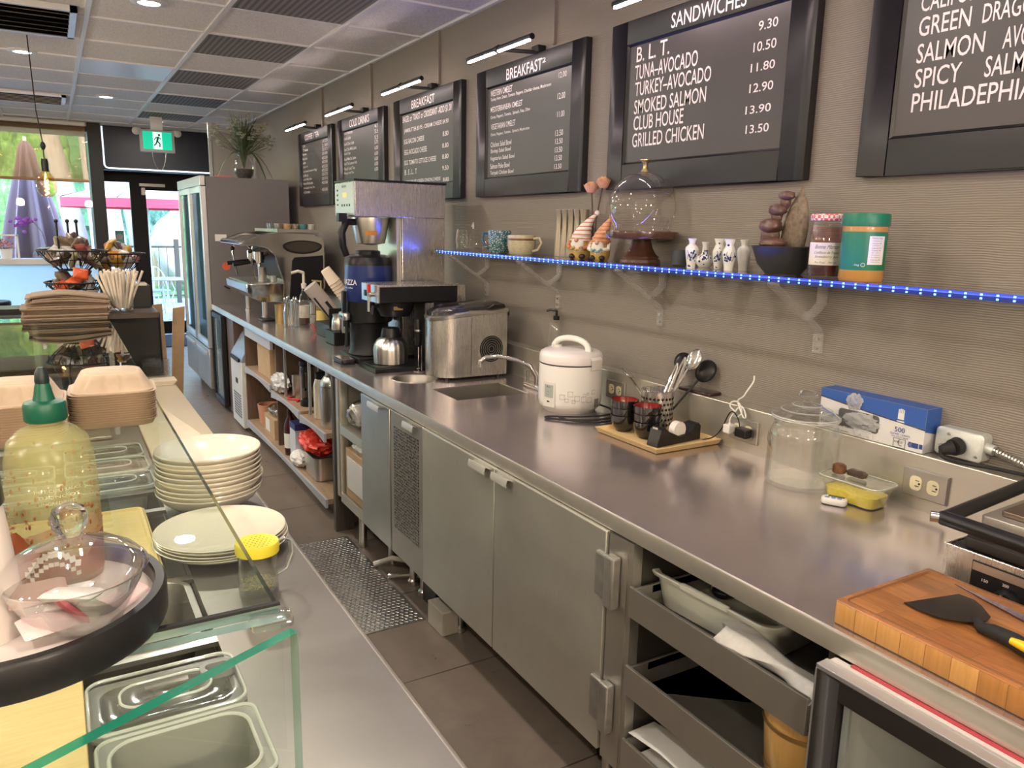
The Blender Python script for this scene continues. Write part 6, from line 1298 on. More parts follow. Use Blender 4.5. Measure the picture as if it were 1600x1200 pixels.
# tilted cup dispensers and coffee things
t = thing('cup_rack', 'slanted black rack of paper cups and lids left of the blue server', 'cup rack', (1.62, 5.0, CT))
part(t, 'rack', MB().bx(1.50, 1.78, 4.86, 5.16, CT + .001, CT + .09).bx(1.74, 1.78, 4.86, 5.16, CT + .09, CT + .44).bx(1.50, 1.78, 4.86, 4.87, CT + .09, CT + .20), M_blackm, bev=.004)
part(t, 'sleeve_front', MB().bx(1.735, 1.745, 4.66, 4.72, CT + .24, CT + .50), M_satin)
cupc = mat('paper cup cream', (.70, .58, .44), .7)
cm = MB().lathe([(0, .002), (.031, 0), (.0325, .002), (.041, .098), (.0435, .100), (.041, .103), (.039, .099)], n=28).bm('paper_cup', cupc, 50)
dirv = Vector((-.42, .05, .62)).normalized(); q = dirv.to_track_quat('Z', 'Y')
for i in range(9):
    o = bpy.data.objects.new('paper_cup', cm); col.objects.link(o); p = Vector((1.66, 4.92, CT + .22)) + dirv * (.022 * i if i < 8 else .022 * 8 + .0)
    o.rotation_mode = 'QUATERNION'; o.rotation_quaternion = q @ Matrix.Rotation(PI, 4, 'X').to_quaternion(); o.location = p + dirv * .10
    tag(o, 'cream paper cup, %s of the slanted stack by the blue server' % ('uppermost' if i == 8 else ORD[8 - i] + ' from the top'), 'cup', 'slanted paper cups')
o = bpy.data.objects.new('paper_cup', cm); col.objects.link(o); o.rotation_mode = 'QUATERNION'; o.rotation_quaternion = Vector((-.5, .1, .5)).to_track_quat('Z', 'Y') @ Matrix.Rotation(PI, 4, 'X').to_quaternion(); o.location = (1.64, 4.70, CT + .44); tag(o, 'single cream paper cup lying behind the slanted cup stack', 'cup')
lc_ = MB(); dir2 = Vector((-.46, .05, .56)).normalized(); lc_.X = Matrix.Translation((1.63, 5.05, CT + .10)) @ dir2.to_track_quat('Z', 'Y').to_matrix().to_4x4()
lc_.lathe([(0, 0), (.050, 0), (.050, .30), (0, .30)], n=28)
solo('lid_tube', lc_, film('tube pale', (.62, .55, .50), .8, .3), 'pale slanted tube of cup lids leaning below the paper cups', 'lid dispenser')
lr = MB(); lr.tube([(1.50, 4.92, CT + .24), (1.66, 4.86, CT + .02)], .010, 8).tube([(1.44, 4.98, CT + .26), (1.60, 4.90, CT + .02)], .006, 8); solo('tool_pair', lr, M_black, 'black handled tools leaning in front of the lid tube', 'tools')
t = thing('syrup_pump', 'clear syrup bottle with a cream pump beside the espresso machine', 'bottle', (1.575, 5.70, CT))
part(t, 'bottle', MB().lathe([(0, .004), (.036, 0), (.040, .005), (.040, .17), (.030, .215), (.016, .24), (.015, .27)], n=28), M_glass2, local=True)
part(t, 'syrup', MB().lathe([(0, .006), (.037, .006), (.037, .11), (0, .11)], n=24), mat('syrup amber dark', (.10, .05, .03), .2), local=True)
part(t, 'label', MB().lathe([(.0408, .05), (.0408, .14)], n=28), M_creme, 'cream label', local=True)
part(t, 'pump', MB().lathe([(.018, .265), (.020, .30), (.010, .305), (.009, .385), (0, .385)], n=20).tube([(0, 0, .38), (-.04, 0, .392), (-.09, .0, .378)], .011, 8), M_creme, 'cream pump', local=True)
t = thing('syrup_bottle', 'amber syrup bottle with a small pump right of the clear syrup bottle', 'bottle', (1.62, 5.42, CT))
part(t, 'bottle', MB().lathe([(0, .004), (.034, 0), (.038, .005), (.038, .16), (.028, .20), (.015, .225), (.014, .25), (0, .25)], n=28), mat('amber bottle', (.42, .22, .06), .1, trans=.5), local=True)
part(t, 'label', MB().lathe([(.0388, .04), (.0388, .13)], n=28), mat('label yellow', (.66, .52, .16), .5), 'yellow label', local=True)
part(t, 'pump', MB().lathe([(.016, .245), (.016, .27), (.006, .275), (.006, .34), (0, .34)], n=16).tube([(0, 0, .335), (-.06, .02, .34)], .006, 8), M_brass, local=True)
t = thing('cutlery_jar', 'glass jar of spoons at the worktop edge before the espresso machine', 'jar', (1.445, 5.585, CT))
part(t, 'jar', MB().lathe([(0, .004), (.048, 0), (.054, .006), (.055, .10), (.050, .135), (.046, .150), (.048, .165), (.044, .165), (.042, .15), (.050, .10), (.050, .01), (0, .010)], n=36), M_glass2, local=True)
for k in range(8):
    a = k * .785; solo('teaspoon', MB().tube([(1.445 + .02 * math.cos(a), 5.585 + .02 * math.sin(a), CT + .012), (1.445 + .040 * math.cos(a), 5.585 + .040 * math.sin(a), CT + .17 + .01 * (k % 3))], .004, 6).ell((1.445 + .043 * math.cos(a), 5.585 + .043 * math.sin(a), CT + .19 + .01 * (k % 3)), .008, .008, .016, 10, 6), M_chrome, 'steel teaspoon standing in the glass spoon jar by the espresso machine', 'spoon', 'teaspoons in the jar')
solo('steel_cup', MB().lathe([(0, .003), (.044, 0), (.046, .004), (.048, .14), (.050, .145), (.046, .142), (.043, .008), (0, .008)], (1.430, 5.80, CT), 32), M_brass, 'brassy steel cup left of the spoon jar', 'cup')
t = thing('milk_pitcher', 'small steel milk pitcher on a black box left of the blue server', 'pitcher', (1.50, 4.66, CT + .085))
part(t, 'body', MB().lathe([(0, 0), (.045, 0), (.048, .006), (.044, .06), (.036, .085), (.040, .10), (.036, .10), (.032, .085), (.040, .06), (.043, .01), (0, .01)], n=36), M_satin, local=True)
part(t, 'handle', MB().tube([(.036, .02, .09), (.06, .035, .085), (.065, .04, .05), (.044, .025, .03)], .006, 8), M_satin, local=True)
solo('knock_box', MB().bx(1.44, 1.62, 4.58, 4.76, CT + .001, CT + .084), M_black, 'black knock box under the steel milk pitcher', 'box', bev=.006)
solo('red_clip', MB().tube([(1.50, 5.20, CT + .005), (1.48, 5.22, CT + .06), (1.50, 5.24, CT + .06), (1.52, 5.22, CT + .005)], .004, 6), mat('red wire', (.55, .05, .04), .4), 'small red wire clip on the worktop before the black knock box', 'clip')
solo('cup_sleeve', MB().prism([(1.56, CT + .001), (1.60, CT + .001), (1.60, CT + .15), (1.555, CT + .15)], 6.03, 6.07, 'y'), mat('pale blue carton', (.42, .56, .62), .5), 'pale blue carton standing under the espresso machine', 'carton')
# espresso machine
EY0, EY1 = 6.10, 6.90
t = thing('espresso_machine', 'chrome and black two-group espresso machine at the far end of the worktop', 'espresso machine', (1.55, 6.5, CT))
side = [(1.520, 1.03), (1.80, 1.03), (1.86, 1.15), (1.86, 1.52), (1.78, 1.568), (1.50, 1.575), (1.36, 1.555), (1.26, 1.515), (1.21, 1.49), (1.22, 1.47), (1.32, 1.475), (1.42, 1.45), (1.47, 1.40), (1.53, 1.20)]
part(t, 'body', MB().prism([(1.56, 1.03), (1.84, 1.03), (1.85, 1.15), (1.85, 1.50), (1.76, 1.545), (1.50, 1.55), (1.45, 1.46), (1.54, 1.20)], EY0 + .03, EY1 - .03, 'y'), M_black, bev=.004)
for y0, y1 in ((EY0, EY0 + .03), (EY1 - .03, EY1)):
    part(t, 'side_frame', MB().prism(side, y0, y1, 'y'), M_chrome, 'chrome side frame', bev=.006)
pan_ = [(1.570, 1.05), (1.80, 1.05), (1.845, 1.15), (1.845, 1.40), (1.62, 1.385), (1.60, 1.36)]
part(t, 'side_panel', MB().prism(pan_, EY0 - .006, EY0, 'y'), M_black, 'black side panel', bev=.003)
eye = [(1.50 + .185 + .135 * math.cos(a), 1.472 + (.036 if math.sin(a) > 0 else .050) * math.sin(a)) for a in [2 * PI * i / 32 for i in range(32)]]
part(t, 'side_window_rim', MB().prism([(1.685 + (x - 1.685) * 1.14, 1.472 + (z - 1.472) * 1.22) for x, z in eye], EY0 - .005, EY0 + .001, 'y'), M_black)
part(t, 'side_window', MB().prism(eye, EY0 - .008, EY0 - .004, 'y'), mat('window smoked bronze', (.12, .10, .085), .15, .7), 'smoked lens shaped window')
part(t, 'nose', MB().tube([(1.235, EY0 + .03, 1.492), (1.235, EY1 - .03, 1.492)], .022, 14), M_chrome)
part(t, 'hood', MB().prism([(1.25, 1.495), (1.36, 1.54), (1.50, 1.56), (1.80, 1.553), (1.80, 1.535), (1.50, 1.54), (1.36, 1.51), (1.26, 1.475)], EY0 + .03, EY1 - .03, 'y'), M_chrome)
part(t, 'cup_rail', MB().bx(1.50, 1.84, EY0 + .01, EY1 - .01, 1.576, 1.580).bx(1.50, 1.84, EY0 + .01, EY0 + .016, 1.58, 1.60).bx(1.50, 1.506, EY0 + .01, EY1 - .01, 1.58, 1.60), M_satin)
part(t, 'drip_tray', MB().prism([(1.25, 1.185), (1.56, 1.185), (1.56, 1.03), (1.36, 1.045), (1.29, 1.075), (1.255, 1.12)], EY0 + .005, EY1 - .005, 'y'), M_chrome, bev=.006)
part(t, 'tray_grid', MB().bx(1.27, 1.53, EY0 + .02, EY1 - .02, 1.186, 1.190), M_satin)
part(t, 'tray_front', MB().prism([(1.2495, 1.18), (1.2545, 1.125), (1.25, 1.123), (1.245, 1.178)], EY0 + .02, EY1 - .02, 'y'), mat('tray front pale steel', (.58, .64, .70), .25, .8), 'pale steel tray front')
part(t, 'backsplash', MB().bx(1.535, 1.552, EY0 + .03, EY1 - .03, 1.19, 1.45), M_appl)
for y in (6.32, 6.56):
    gset = part(t, 'brew_group', MB().cyl((1.40, y, 1.36), (1.40, y, 1.42), .042, n=28).cyl((1.40, y, 1.39), (1.52, y, 1.45), .03, n=20).cyl((1.40, y, 1.335), (1.40, y, 1.362), .036, n=28), M_chrome)
    part(gset, 'portafilter_handle', MB().tube([(1.37, y, 1.345), (1.30, y, 1.335), (1.20, y, 1.320)], [.010, .014, .017], 10), M_black, 'black portafilter handle')
    part(gset, 'spout', MB().tube([(1.40, y, 1.335), (1.40, y - .01, 1.30)], .010, 8), M_chrome)
for y in (6.16, 6.84):
    wnd = part(t, 'steam_wand', MB().tube([(1.32, y, 1.47), (1.30, y, 1.40), (1.315, y, 1.30), (1.33, y, 1.21)], .007, 8), M_chrome)
    part(wnd, 'knob', MB().ell((1.30, y, 1.43), .018, .018, .018), M_black)
for y in (6.2, 6.8):
    for x in (1.40, 1.78): part(t, 'leg', MB().lathe([(0, 0), (.026, 0), (.026, .012), (.020, .018), (.020, .135)], (x, y, CT), 18), M_satin)
solo('grounds_cloth', MB().rb(1.37, 6.02, CT + .001, CT + .018, .05, .07, .02, .006), M_black, 'black folded cloth on the worktop before the espresso machine leg', 'cloth')
solo('shot_pitcher', MB().lathe([(0, 0), (.030, 0), (.032, .004), (.030, .10), (.033, .115), (.029, .112), (.027, .008), (0, .008)], (1.40, 6.24, 1.1905), 28), M_satin, 'tall steel pitcher standing on the espresso drip tray', 'pitcher')
for y, lab in ((6.14, 'small steel shot cup on the drip tray nearest the chrome side frame'), (6.20, 'small steel shot cup on the drip tray behind the nearest one')):
    solo('shot_cup', MB().lathe([(0, 0), (.019, 0), (.022, .05), (.020, .05), (.017, .004), (0, .004)], (1.47, y, 1.1905), 20), M_chrome, lab, 'cup')
cc = [('stacked clear glass', M_glass2), ('stacked steel', M_satin), ('amber patterned', varied('cup amber', (.45, .26, .12), (.62, .45, .26), 60, .3)), ('white and brown spotted', varied('cup spotted', (.60, .52, .44), (.22, .12, .08), 70, .3)), ('teal glazed', varied('cup teal', (.05, .20, .20), (.10, .28, .27), 40, .3)), ('pale glazed', M_creme)]
for i, (nm, m) in enumerate(cc):
    solo('coffee_cup', MB().lathe([(0, .003), (.024, 0), (.028, .004), (.036, .06), (.034, .06), (.025, .008), (0, .008)], (1.48 + .062 * i, 6.22 + .012 * (i % 2), 1.581), 24), m, '%s cup in the row on top of the espresso machine' % nm, 'cup', 'cups on the espresso machine')
    solo('coffee_cup', MB().lathe([(0, .003), (.024, 0), (.028, .004), (.036, .06), (.034, .06), (.025, .008), (0, .008)], (1.53 + .055 * i, 6.36 + .012 * (i % 2), 1.581), 24), m, '%s cup in the second row on top of the espresso machine' % nm, 'cup', 'cups on the espresso machine')
# ---------------------------------------------------------------- glass shelf with blue light strip
SF = 1.775
SY0_, SY1_ = .20, 3.815
t = thing('glass_shelf', 'long clear glass shelf on the menu wall with a blue light strip along its edge', 'shelf', (1.9, 2.0, SH - .012))
part(t, 'glass_top', MB().quad((SF, SY0_, SH), (WALL - .001, SY0_, SH), (WALL - .001, SY1_, SH), (SF, SY1_, SH)), M_glass2)
part(t, 'glass_underside', MB().quad((SF, SY0_, SH - .011), (WALL - .001, SY0_, SH - .011), (WALL - .001, SY1_, SH - .011), (SF, SY1_, SH - .011)), M_glass)
part(t, 'end_edge', MB().quad((SF, SY1_, SH - .011), (WALL - .001, SY1_, SH - .011), (WALL - .001, SY1_, SH), (SF, SY1_, SH)), M_gedge2)
M_led = mat('strip blue', (.008, .02, .14), .35, emit=(.010, .05, .75), es=.14)
s = part(t, 'light_strip', MB().bx(SF - .006, SF - .0005, SY0_, SY1_, SH - .0165, SH + .0005), M_led, 'blue light strip')
dots = MB(); k = 0; y = SY0_ + .01
while y < SY1_:
    dots.X = Matrix.Translation((SF - .0065, y - (.0176 if k % 2 else 0), SH - (.012 if k % 2 else .0035))); dots.rb(0, 0, -.002, .002, .001, .0026, .0008, n=1); k += 1; y += .0176  # lower row of points imitates the reflection of the upper one
dots.X = None
part(s, 'light_points', dots, mat('light point blue', (.1, .3, 1), .4, emit=(.10, .34, 1.0), es=6.0), 'bright blue points above a painted reflection row', kind='stuff')
ld = bpy.data.lights.new('strip_glow', 'AREA'); ld.shape = 'RECTANGLE'; ld.size = 3.5; ld.size_y = .01; ld.energy = 8.0; ld.color = (.10, .14, 1)
lo = bpy.data.objects.new('strip_glow', ld); col.objects.link(lo); lo.location = (SF - .010, 2.0, SH - .006); lo.rotation_euler = Vector((-.55, 0, -1)).to_track_quat('-Z', 'Y').to_euler()
lo.rotation_euler = (Matrix(((0, 1, 0), (1, 0, 0), (0, 0, -1))).transposed().to_euler())
def bracket(y, lab):
    t = thing('shelf_bracket', lab, 'bracket', (WALL, y, 1.30), 0, 'clear shelf brackets')
    b = MB(); w_ = .016
    def bar(p, th=.005):
        rings = []
        for i, (x, z) in enumerate(p):
            a = Vector(p[max(i - 1, 0)]); c = Vector(p[min(i + 1, len(p) - 1)]); d = (c - a).normalized(); n_ = Vector((-d.y, d.x)) * th
            rings.append([(x - n_.x, y - w_, z - n_.y), (x - n_.x, y + w_, z - n_.y), (x + n_.x, y + w_, z + n_.y), (x + n_.x, y - w_, z + n_.y)])
        b.loft(rings)
    bar([(WALL - .006, 1.275), (WALL - .006, 1.335), (WALL - .020, 1.352), (1.83, 1.478), (1.812, 1.488), (1.805, 1.497)])
    part(t, 'arm', b, M_acry)
    b = MB(); bar([(WALL - .006, SH - .02), (WALL - .006, 1.43), (WALL - .03, 1.41), (WALL - .075, 1.385)])
    part(t, 'hook', b, M_acry)
    part(t, 'cap', MB().cyl((1.815, y, 1.490), (1.815, y, SH - .0125), .014, n=16), M_acry)
    part(t, 'screw', MB().cyl((WALL - .014, y, 1.292), (WALL - .0115, y, 1.292), .006, n=12).cyl((WALL - .014, y, 1.32), (WALL - .0115, y, 1.32), .006, n=12), M_satin)
for y, l in ((3.725, 'clear acrylic shelf bracket nearest the tall coffee brewer'), (3.02, 'second clear acrylic shelf bracket from the coffee brewer'), (2.30, 'clear acrylic shelf bracket under the cake dome'), (1.566, 'clear acrylic shelf bracket under the jam and peanut butter jars'), (.84, 'clear acrylic shelf bracket nearest the camera, at the right edge')): bracket(y, l)
Z = SH + .0005
# glassware at the far end
solo('glass_tumbler', MB().lathe([(0, .004), (.022, 0), (.027, .012), (.036, .060), (.033, .095), (.0305, .100), (.0295, .099), (.0345, .060), (.024, .012), (0, .008)], (1.925, 3.985 - .20, Z), 32), M_glass2, 'double walled clear tumbler at the far end of the glass shelf', 'glass') if 0 else solo('glass_tumbler', MB().lathe([(0, .004), (.024, 0), (.030, .012), (.034, .060), (.028, .105), (.0255, .110), (.0265, .104), (.032, .060), (.026, .012), (0, .008)], (1.90, 3.765, Z), 32), M_glass2, 'clear tumbler at the far end of the glass shelf', 'glass')
t = thing('oil_bottle', 'small clear cruet bottle with a pointed stopper beside the clear tumbler', 'bottle', (1.955, 3.735, Z))
part(t, 'bottle', MB().lathe([(0, .004), (.022, 0), (.025, .004), (.025, .065), (.020, .080), (.009, .095), (.008, .118)], n=28), M_glass2, local=True)
part(t, 'stopper', MB().lathe([(.009, .115), (.009, .122), (.013, .124), (.012, .135), (.004, .150), (0, .151)], n=16), M_chrome, local=True)
solo('glass_dish', MB().lathe([(0, .004), (.040, 0), (.062, .012), (.072, .022), (.070, .024), (.058, .015), (.038, .006), (0, .008)], (1.90, 3.55, Z), 36), M_glass2, 'shallow clear glass dish lying flat on the glass shelf', 'dish')
solo('glass_bowl', MB().lathe([(.055, 0), (.058, .01), (.052, .04), (.030, .064), (.02, .066), (.03, .060), (.05, .03)], (1.965, 3.54, Z), 32), glass('pinkish glass', (.95, .84, .82), .1, .7, 2.0), 'upturned pinkish glass bowl behind the flat glass dish', 'bowl')
M_teal = mat('mug teal', (.03, .13, .17), .25, coat=.4)
_v = NL(M_teal)[0].new('ShaderNodeTexVoronoi'); _v.inputs['Scale'].default_value = 95; _v.feature = 'DISTANCE_TO_EDGE'; NL(M_teal)[1].new(coords(M_teal), _v.inputs['Vector']); setc(M_teal, ramp(M_teal, _v.outputs['Distance'], [(.10, (.02, .10, .13)), (.22, (.36, .44, .40))]))
def mug(x, y, r, h, m, lab, rz, band=None):
    t = thing('mug', lab, 'mug', (x, y, Z), rz)
    part(t, 'body', MB().lathe([(0, .005), (r * .72, .003), (r * .78, 0), (r * .86, .006), (r, h * .5), (r * 1.0, h), (r * .95, h + .002), (r * .93, h * .5), (r * .8, .012), (0, .010)], n=48), m, local=True)
    part(t, 'handle', MB().tube([(r * .96, 0, h * .85), (r * 1.45, 0, h * .88), (r * 1.62, 0, h * .62), (r * 1.35, 0, h * .28), (r * .94, 0, h * .2)], .0065, 10), band if band else m, local=True)
    return t
M_td = mat('mug dark teal', (.015, .09, .13), .2, coat=.5)
t = mug(1.888, 3.335, .057, .108, M_teal, 'teal patterned mug on the glass shelf', R_(128), M_td)
part(t, 'stripe', MB().loft([[(.0575 * math.cos(a), .0575 * math.sin(a), z) for a in [R_(-160 + 5 * i) for i in range(7)]] for z in (.012, .104)], False, False, closed=False), M_td, 'plain dark teal stripe', local=True)
M_br = varied('mug stoneware', (.42, .36, .22), (.56, .50, .34), 45, .25, coat=.4)
t = mug(1.905, 3.155, .066, .088, M_br, 'speckled brown stoneware mug to the right of the teal mug', R_(-60))
part(t, 'brown_band', MB().lathe([(.0662, .066), (.0668, .070), (.0664, .075)], n=48), mat('band brown', (.14, .06, .02), .4), 'dark brown band', local=True)
# champagne coloured vase with ribs
t = thing('ribbed_vase', 'champagne coloured vase shaped like a row of slim tubes', 'vase', (2.0, 2.855, Z))
M_champ = mat('champagne glaze', (.30, .26, .20), .3, .5)
for k in range(5):
    y = 2.955 - .047 * k + .0; x = 1.985
    part(t, 'tube', MB().lathe([(0, 0), (.023, 0), (.0225, .06), (.016, .13), (.0155, .17), (.0205, .205), (.0185, .207), (.013, .17), (0, .165)], (x, y, Z), 24), M_champ)
# dried roses
t = thing('dried_roses', 'two dried peach roses with dark stems standing behind the gnomes', 'flowers', (1.98, 2.70, Z))
M_rose = varied('rose peach', (.60, .27, .14), (.72, .42, .26), 40, .7)
part(t, 'stems', MB().tube([(1.985, 2.70, Z), (1.985, 2.705, Z + .15), (1.980, 2.715, Z + .285)], .003, 6).tube([(1.99, 2.69, Z), (1.99, 2.69, Z + .16), (1.995, 2.66, Z + .30)], .003, 6), mat('stem dark', (.10, .05, .04), .7))
def rose(c, s):
    m = MB(); m.ell((c[0], c[1], c[2] - .004), .019 * s, .019 * s, .021 * s, 16, 10)
    for L in range(4):
        n_ = 4 + L
        for i in range(n_):
            a = 2 * PI * i / n_ + L * .5; r = (.007 + .0052 * L) * s; p = Vector((c[0] + r * math.cos(a), c[1] + r * math.sin(a), c[2] - .003 * L * s))
            m.X = Matrix.Translation(p) @ Matrix.Rotation(a, 4, 'Z') @ Matrix.Rotation(.1 + .14 * L, 4, 'Y'); m.ell((0, 0, 0), .0024 * s, .013 * s, .020 * s, 10, 8); m.X = None
    return m
part(t, 'bloom', rose((1.980, 2.717, Z + .300), 1.05), M_rose, 'peach rose, left and lower'); part(t, 'bloom', rose((1.996, 2.655, Z + .318), 1.05), M_rose, 'paler peach rose, right and higher')
# gnomes
M_gs = mat('gnome cloth rust', (.52, .20, .08), .7); M_gw2 = mat('gnome white', (.74, .70, .64), .7); M_gg = mat('gnome gold', (.52, .34, .10), .5); M_skin = mat('gnome nose', (.64, .40, .28), .6)
def gnome(x, y, s, lean, lab, kind):
    t = thing('gnome_figurine', lab, 'figurine', (x, y, Z), R_(214))      # +x of the figure looks at the aisle
    part(t, 'body', MB().lathe([(0, .002), (.034 * s, 0), (.044 * s, .016 * s), (.046 * s, .045 * s), (.038 * s, .075 * s), (.028 * s, .095 * s), (0, .10 * s)], n=28), M_gg, local=True)
    hat = MB(); n_ = 14; rings = []; cs = []
    for k in range(n_ + 1):
        u = k / n_; r = (.043 * (1 - u) ** .8 + .004) * s * (1 + .07 * math.sin(u * 34)); cs.append((-.002 + lean * u * u * .3, -lean * u * u * 1.8, (.075 + .115 * u) * s))
        rings.append([(cs[-1][0] + r * math.cos(a), cs[-1][1] + r * math.sin(a), cs[-1][2]) for a in [2 * PI * i / 24 for i in range(24)]])
    h = part(t, 'hat', hat.loft(rings), M_gw2 if not kind else M_rose, local=True)
    st = MB()
    for k in range(1, n_, 2):
        c0, c1 = rings[k], rings[k + 1]; g = 1.04
        e0 = [tuple(Vector(cs[k]) + (Vector(p) - Vector(cs[k])) * g) for p in c0]; e1 = [tuple(Vector(cs[k + 1]) + (Vector(p) - Vector(cs[k + 1])) * g) for p in c1]
        st.loft([e0, [tuple((Vector(a) + Vector(b)) / 2) for a, b in zip(e0, e1)]], False, False)
    part(h, 'hat_stripes', st, M_gs, 'rust stripes', local=True)
    part(h, 'bobble', MB().ell(cs[-1], .011 * s, .011 * s, .011 * s), M_gw2 if not kind else M_rose, local=True)
    part(t, 'beard', MB().ell((.034 * s, 0, .056 * s), .018 * s, .030 * s, .034 * s, 20, 14, fn=lambda d: .18 * noise.noise(d * 7)), M_gw2, 'white beard', local=True)
    part(t, 'nose', MB().ell((.052 * s, 0, .078 * s), .009 * s, .009 * s, .009 * s), M_skin, local=True)
    for q in (-1, 1): part(t, 'boot', MB().ell((.036 * s, q * .022 * s, .011 * s), .018 * s, .014 * s, .0115 * s), mat('boot dark', (.03, .02, .018), .5), 'dark boot', local=True)
    for q in (-1, 1): part(t, 'arm', MB().tube([(.0, q * .042 * s, .075 * s), (.024 * s, q * .046 * s, .05 * s), (.044 * s, q * .026 * s, .045 * s)], .009 * s, 8), M_gs if not kind else M_gw2, local=True)
    fl = MB()
    for k in range(5): fl.ell((.054 * s, (-.02 + .01 * k) * s, (.042 + .006 * math.sin(k * 2)) * s), .006 * s, .006 * s, .006 * s, 10, 6)
    part(t, 'posy', fl, M_gg if not kind else mat('posy blue', (.20, .36, .40), .6), local=True)
gnome(1.925, 2.705, 1.0, -.036, 'gnome figurine in a white and rust striped pointed hat, left one of the pair', 0)
gnome(1.925, 2.565, .90, -.022, 'gnome figurine with a peach knitted hat, half behind the cake dome', 1)
# cake stand
t = thing('cake_stand', 'dark wooden pedestal cake stand on the glass shelf under a glass dome', 'cake stand', (1.918, 2.300, Z))
M_dwood = wood('mahogany dark', (.050, .020, .012), (.105, .045, .026), 5, (8, 8, 1), .28, coat=.4)
part(t, 'pedestal', MB().lathe([(0, 0), (.074, 0), (.076, .004), (.073, .014), (.066, .018), (.068, .026), (.058, .034), (.044, .055), (.036, .085), (.036, .098), (0, .098)], n=48), M_dwood, local=True)
part(t, 'plate', MB().lathe([(0, .088), (.06, .088), (.122, .090), (.134, .093), (.137, .100), (.136, .116), (.133, .119), (.124, .119), (.120, .113), (0, .112)], n=64), wood('mahogany red', (.045, .019, .010), (.095, .042, .020), 5, (6, 6, 6), .25, coat=.5), local=True)
t = thing('cake_dome', 'clear glass cake dome with a brass flared knob', 'dome', (1.918, 2.300, Z + .1135))
dm = [(.1155, 0), (.117, .004)] + [(.118 * math.cos(a) ** .92 if a < 1.55 else 0, .055 + .160 * math.sin(a)) for a in [R_(0 + 5 * i) for i in range(0, 18)]]
dm = [(.104, 0), (.105, .003)] + [(.1285 * math.cos(a), .094 + .1285 * math.sin(a)) for a in [R_(-36 + 7 * i) for i in range(18)]] + [(.004, .2225), (0, .2225)]
part(t, 'glass', MB().lathe(dm, n=72), glass('dome glass', (.93, .915, .91), .045, .8, 2.6), local=True)
part(t, 'knob', MB().lathe([(0, .222), (.016, .222), (.014, .226), (.0085, .236), (.0075, .246), (.012, .256), (.020, .262), (.020, .265), (.015, .264), (0, .262)], n=32), M_brass, 'brass knob', local=True)
# little blue and white vases
M_bw = mat('porcelain white', (.74, .73, .68), .18, coat=.4)
M_bl = mat('porcelain blue', (.02, .04, .20), .25, coat=.4)
def pvase(x, y, prof, lab, blue=1, sd_=0):
    t = thing('porcelain_vase', lab, 'vase', (x, y, Z), 0, 'small porcelain vases')
    part(t, 'body', MB().lathe(prof, n=32), M_bw, local=True)
    if not blue: return
    def rad(z):
        for (r0, z0), (r1, z1) in zip(prof, prof[1:]):
            if z1 > z0 and z0 <= z <= z1: return r0 + (r1 - r0) * (z - z0) / (z1 - z0)
        return .02
    rnd = random.Random(sd_); p = MB(); a0 = math.atan2(-y, -x)
    for k in range(16):
        a = a0 + rnd.gauss(-.1, .42); z = .036 + rnd.gauss(0, .013); r = rad(z); p.ell((r * math.cos(a), r * math.sin(a), z), .0028 * rnd.uniform(.6, 1.5), .0028 * rnd.uniform(.6, 1.5), .0032 * rnd.uniform(.5, 1.5), 8, 6)
    for k in range(3):
        pts = []; a = a0 + rnd.uniform(-.7, .5); z = .03
        for q in range(6): r = rad(z) + .0003; pts.append((r * math.cos(a), r * math.sin(a), z)); a += rnd.uniform(-.1, .25); z += .006
        p.tube(pts, .0008, 5)
    part(t, 'blue_flowers', p, M_bl, 'cobalt blue flowers', local=True)
P1 = [(0, .002), (.014, 0), (.0145, .012), (.021, .05), (.0225, .064), (.019, .072), (.010, .080), (.0105, .088), (.0155, .098), (.0135, .099), (.009, .088), (0, .08)]
P2 = [(0, .002), (.020, 0), (.031, .014), (.032, .024), (.027, .036), (.014, .044), (.011, .05), (.0105, .076), (.0145, .087), (.0125, .087), (.009, .076), (0, .05)]
P3 = [(0, .002), (.014, 0), (.0145, .01), (.021, .045), (.0215, .058), (.016, .072), (.0125, .082), (.0185, .100), (.0165, .100), (.011, .084), (0, .08)]
pvase(1.845, 1.95, P1, 'slim white porcelain vase with small blue sprigs, leftmost of the little vases', 1, 3)
pvase(1.965, 2.01, P2, 'low round porcelain vase with a narrow neck and dark blue flowers', 1, 5)
pvase(1.925, 1.905, P3, 'porcelain vase with a trumpet mouth standing just right of the round vase', 1, 8)
pvase(1.865, 1.80, P3, 'porcelain vase with a large blue flower, standing nearest the shelf edge', 1, 11)
pvase(1.930, 1.80, P1, 'plain pale pink porcelain vase, rightmost of the little vases', 0)
solo('grey_cup', MB().lathe([(0, .004), (.026, 0), (.030, .004), (.031, .056), (.028, .056), (.026, .008), (0, .008)], (1.95, 2.12, Z), 32), mat('slate glaze', (.035, .045, .048), .5), 'dark slate coloured cup behind the leftmost little vase', 'cup')
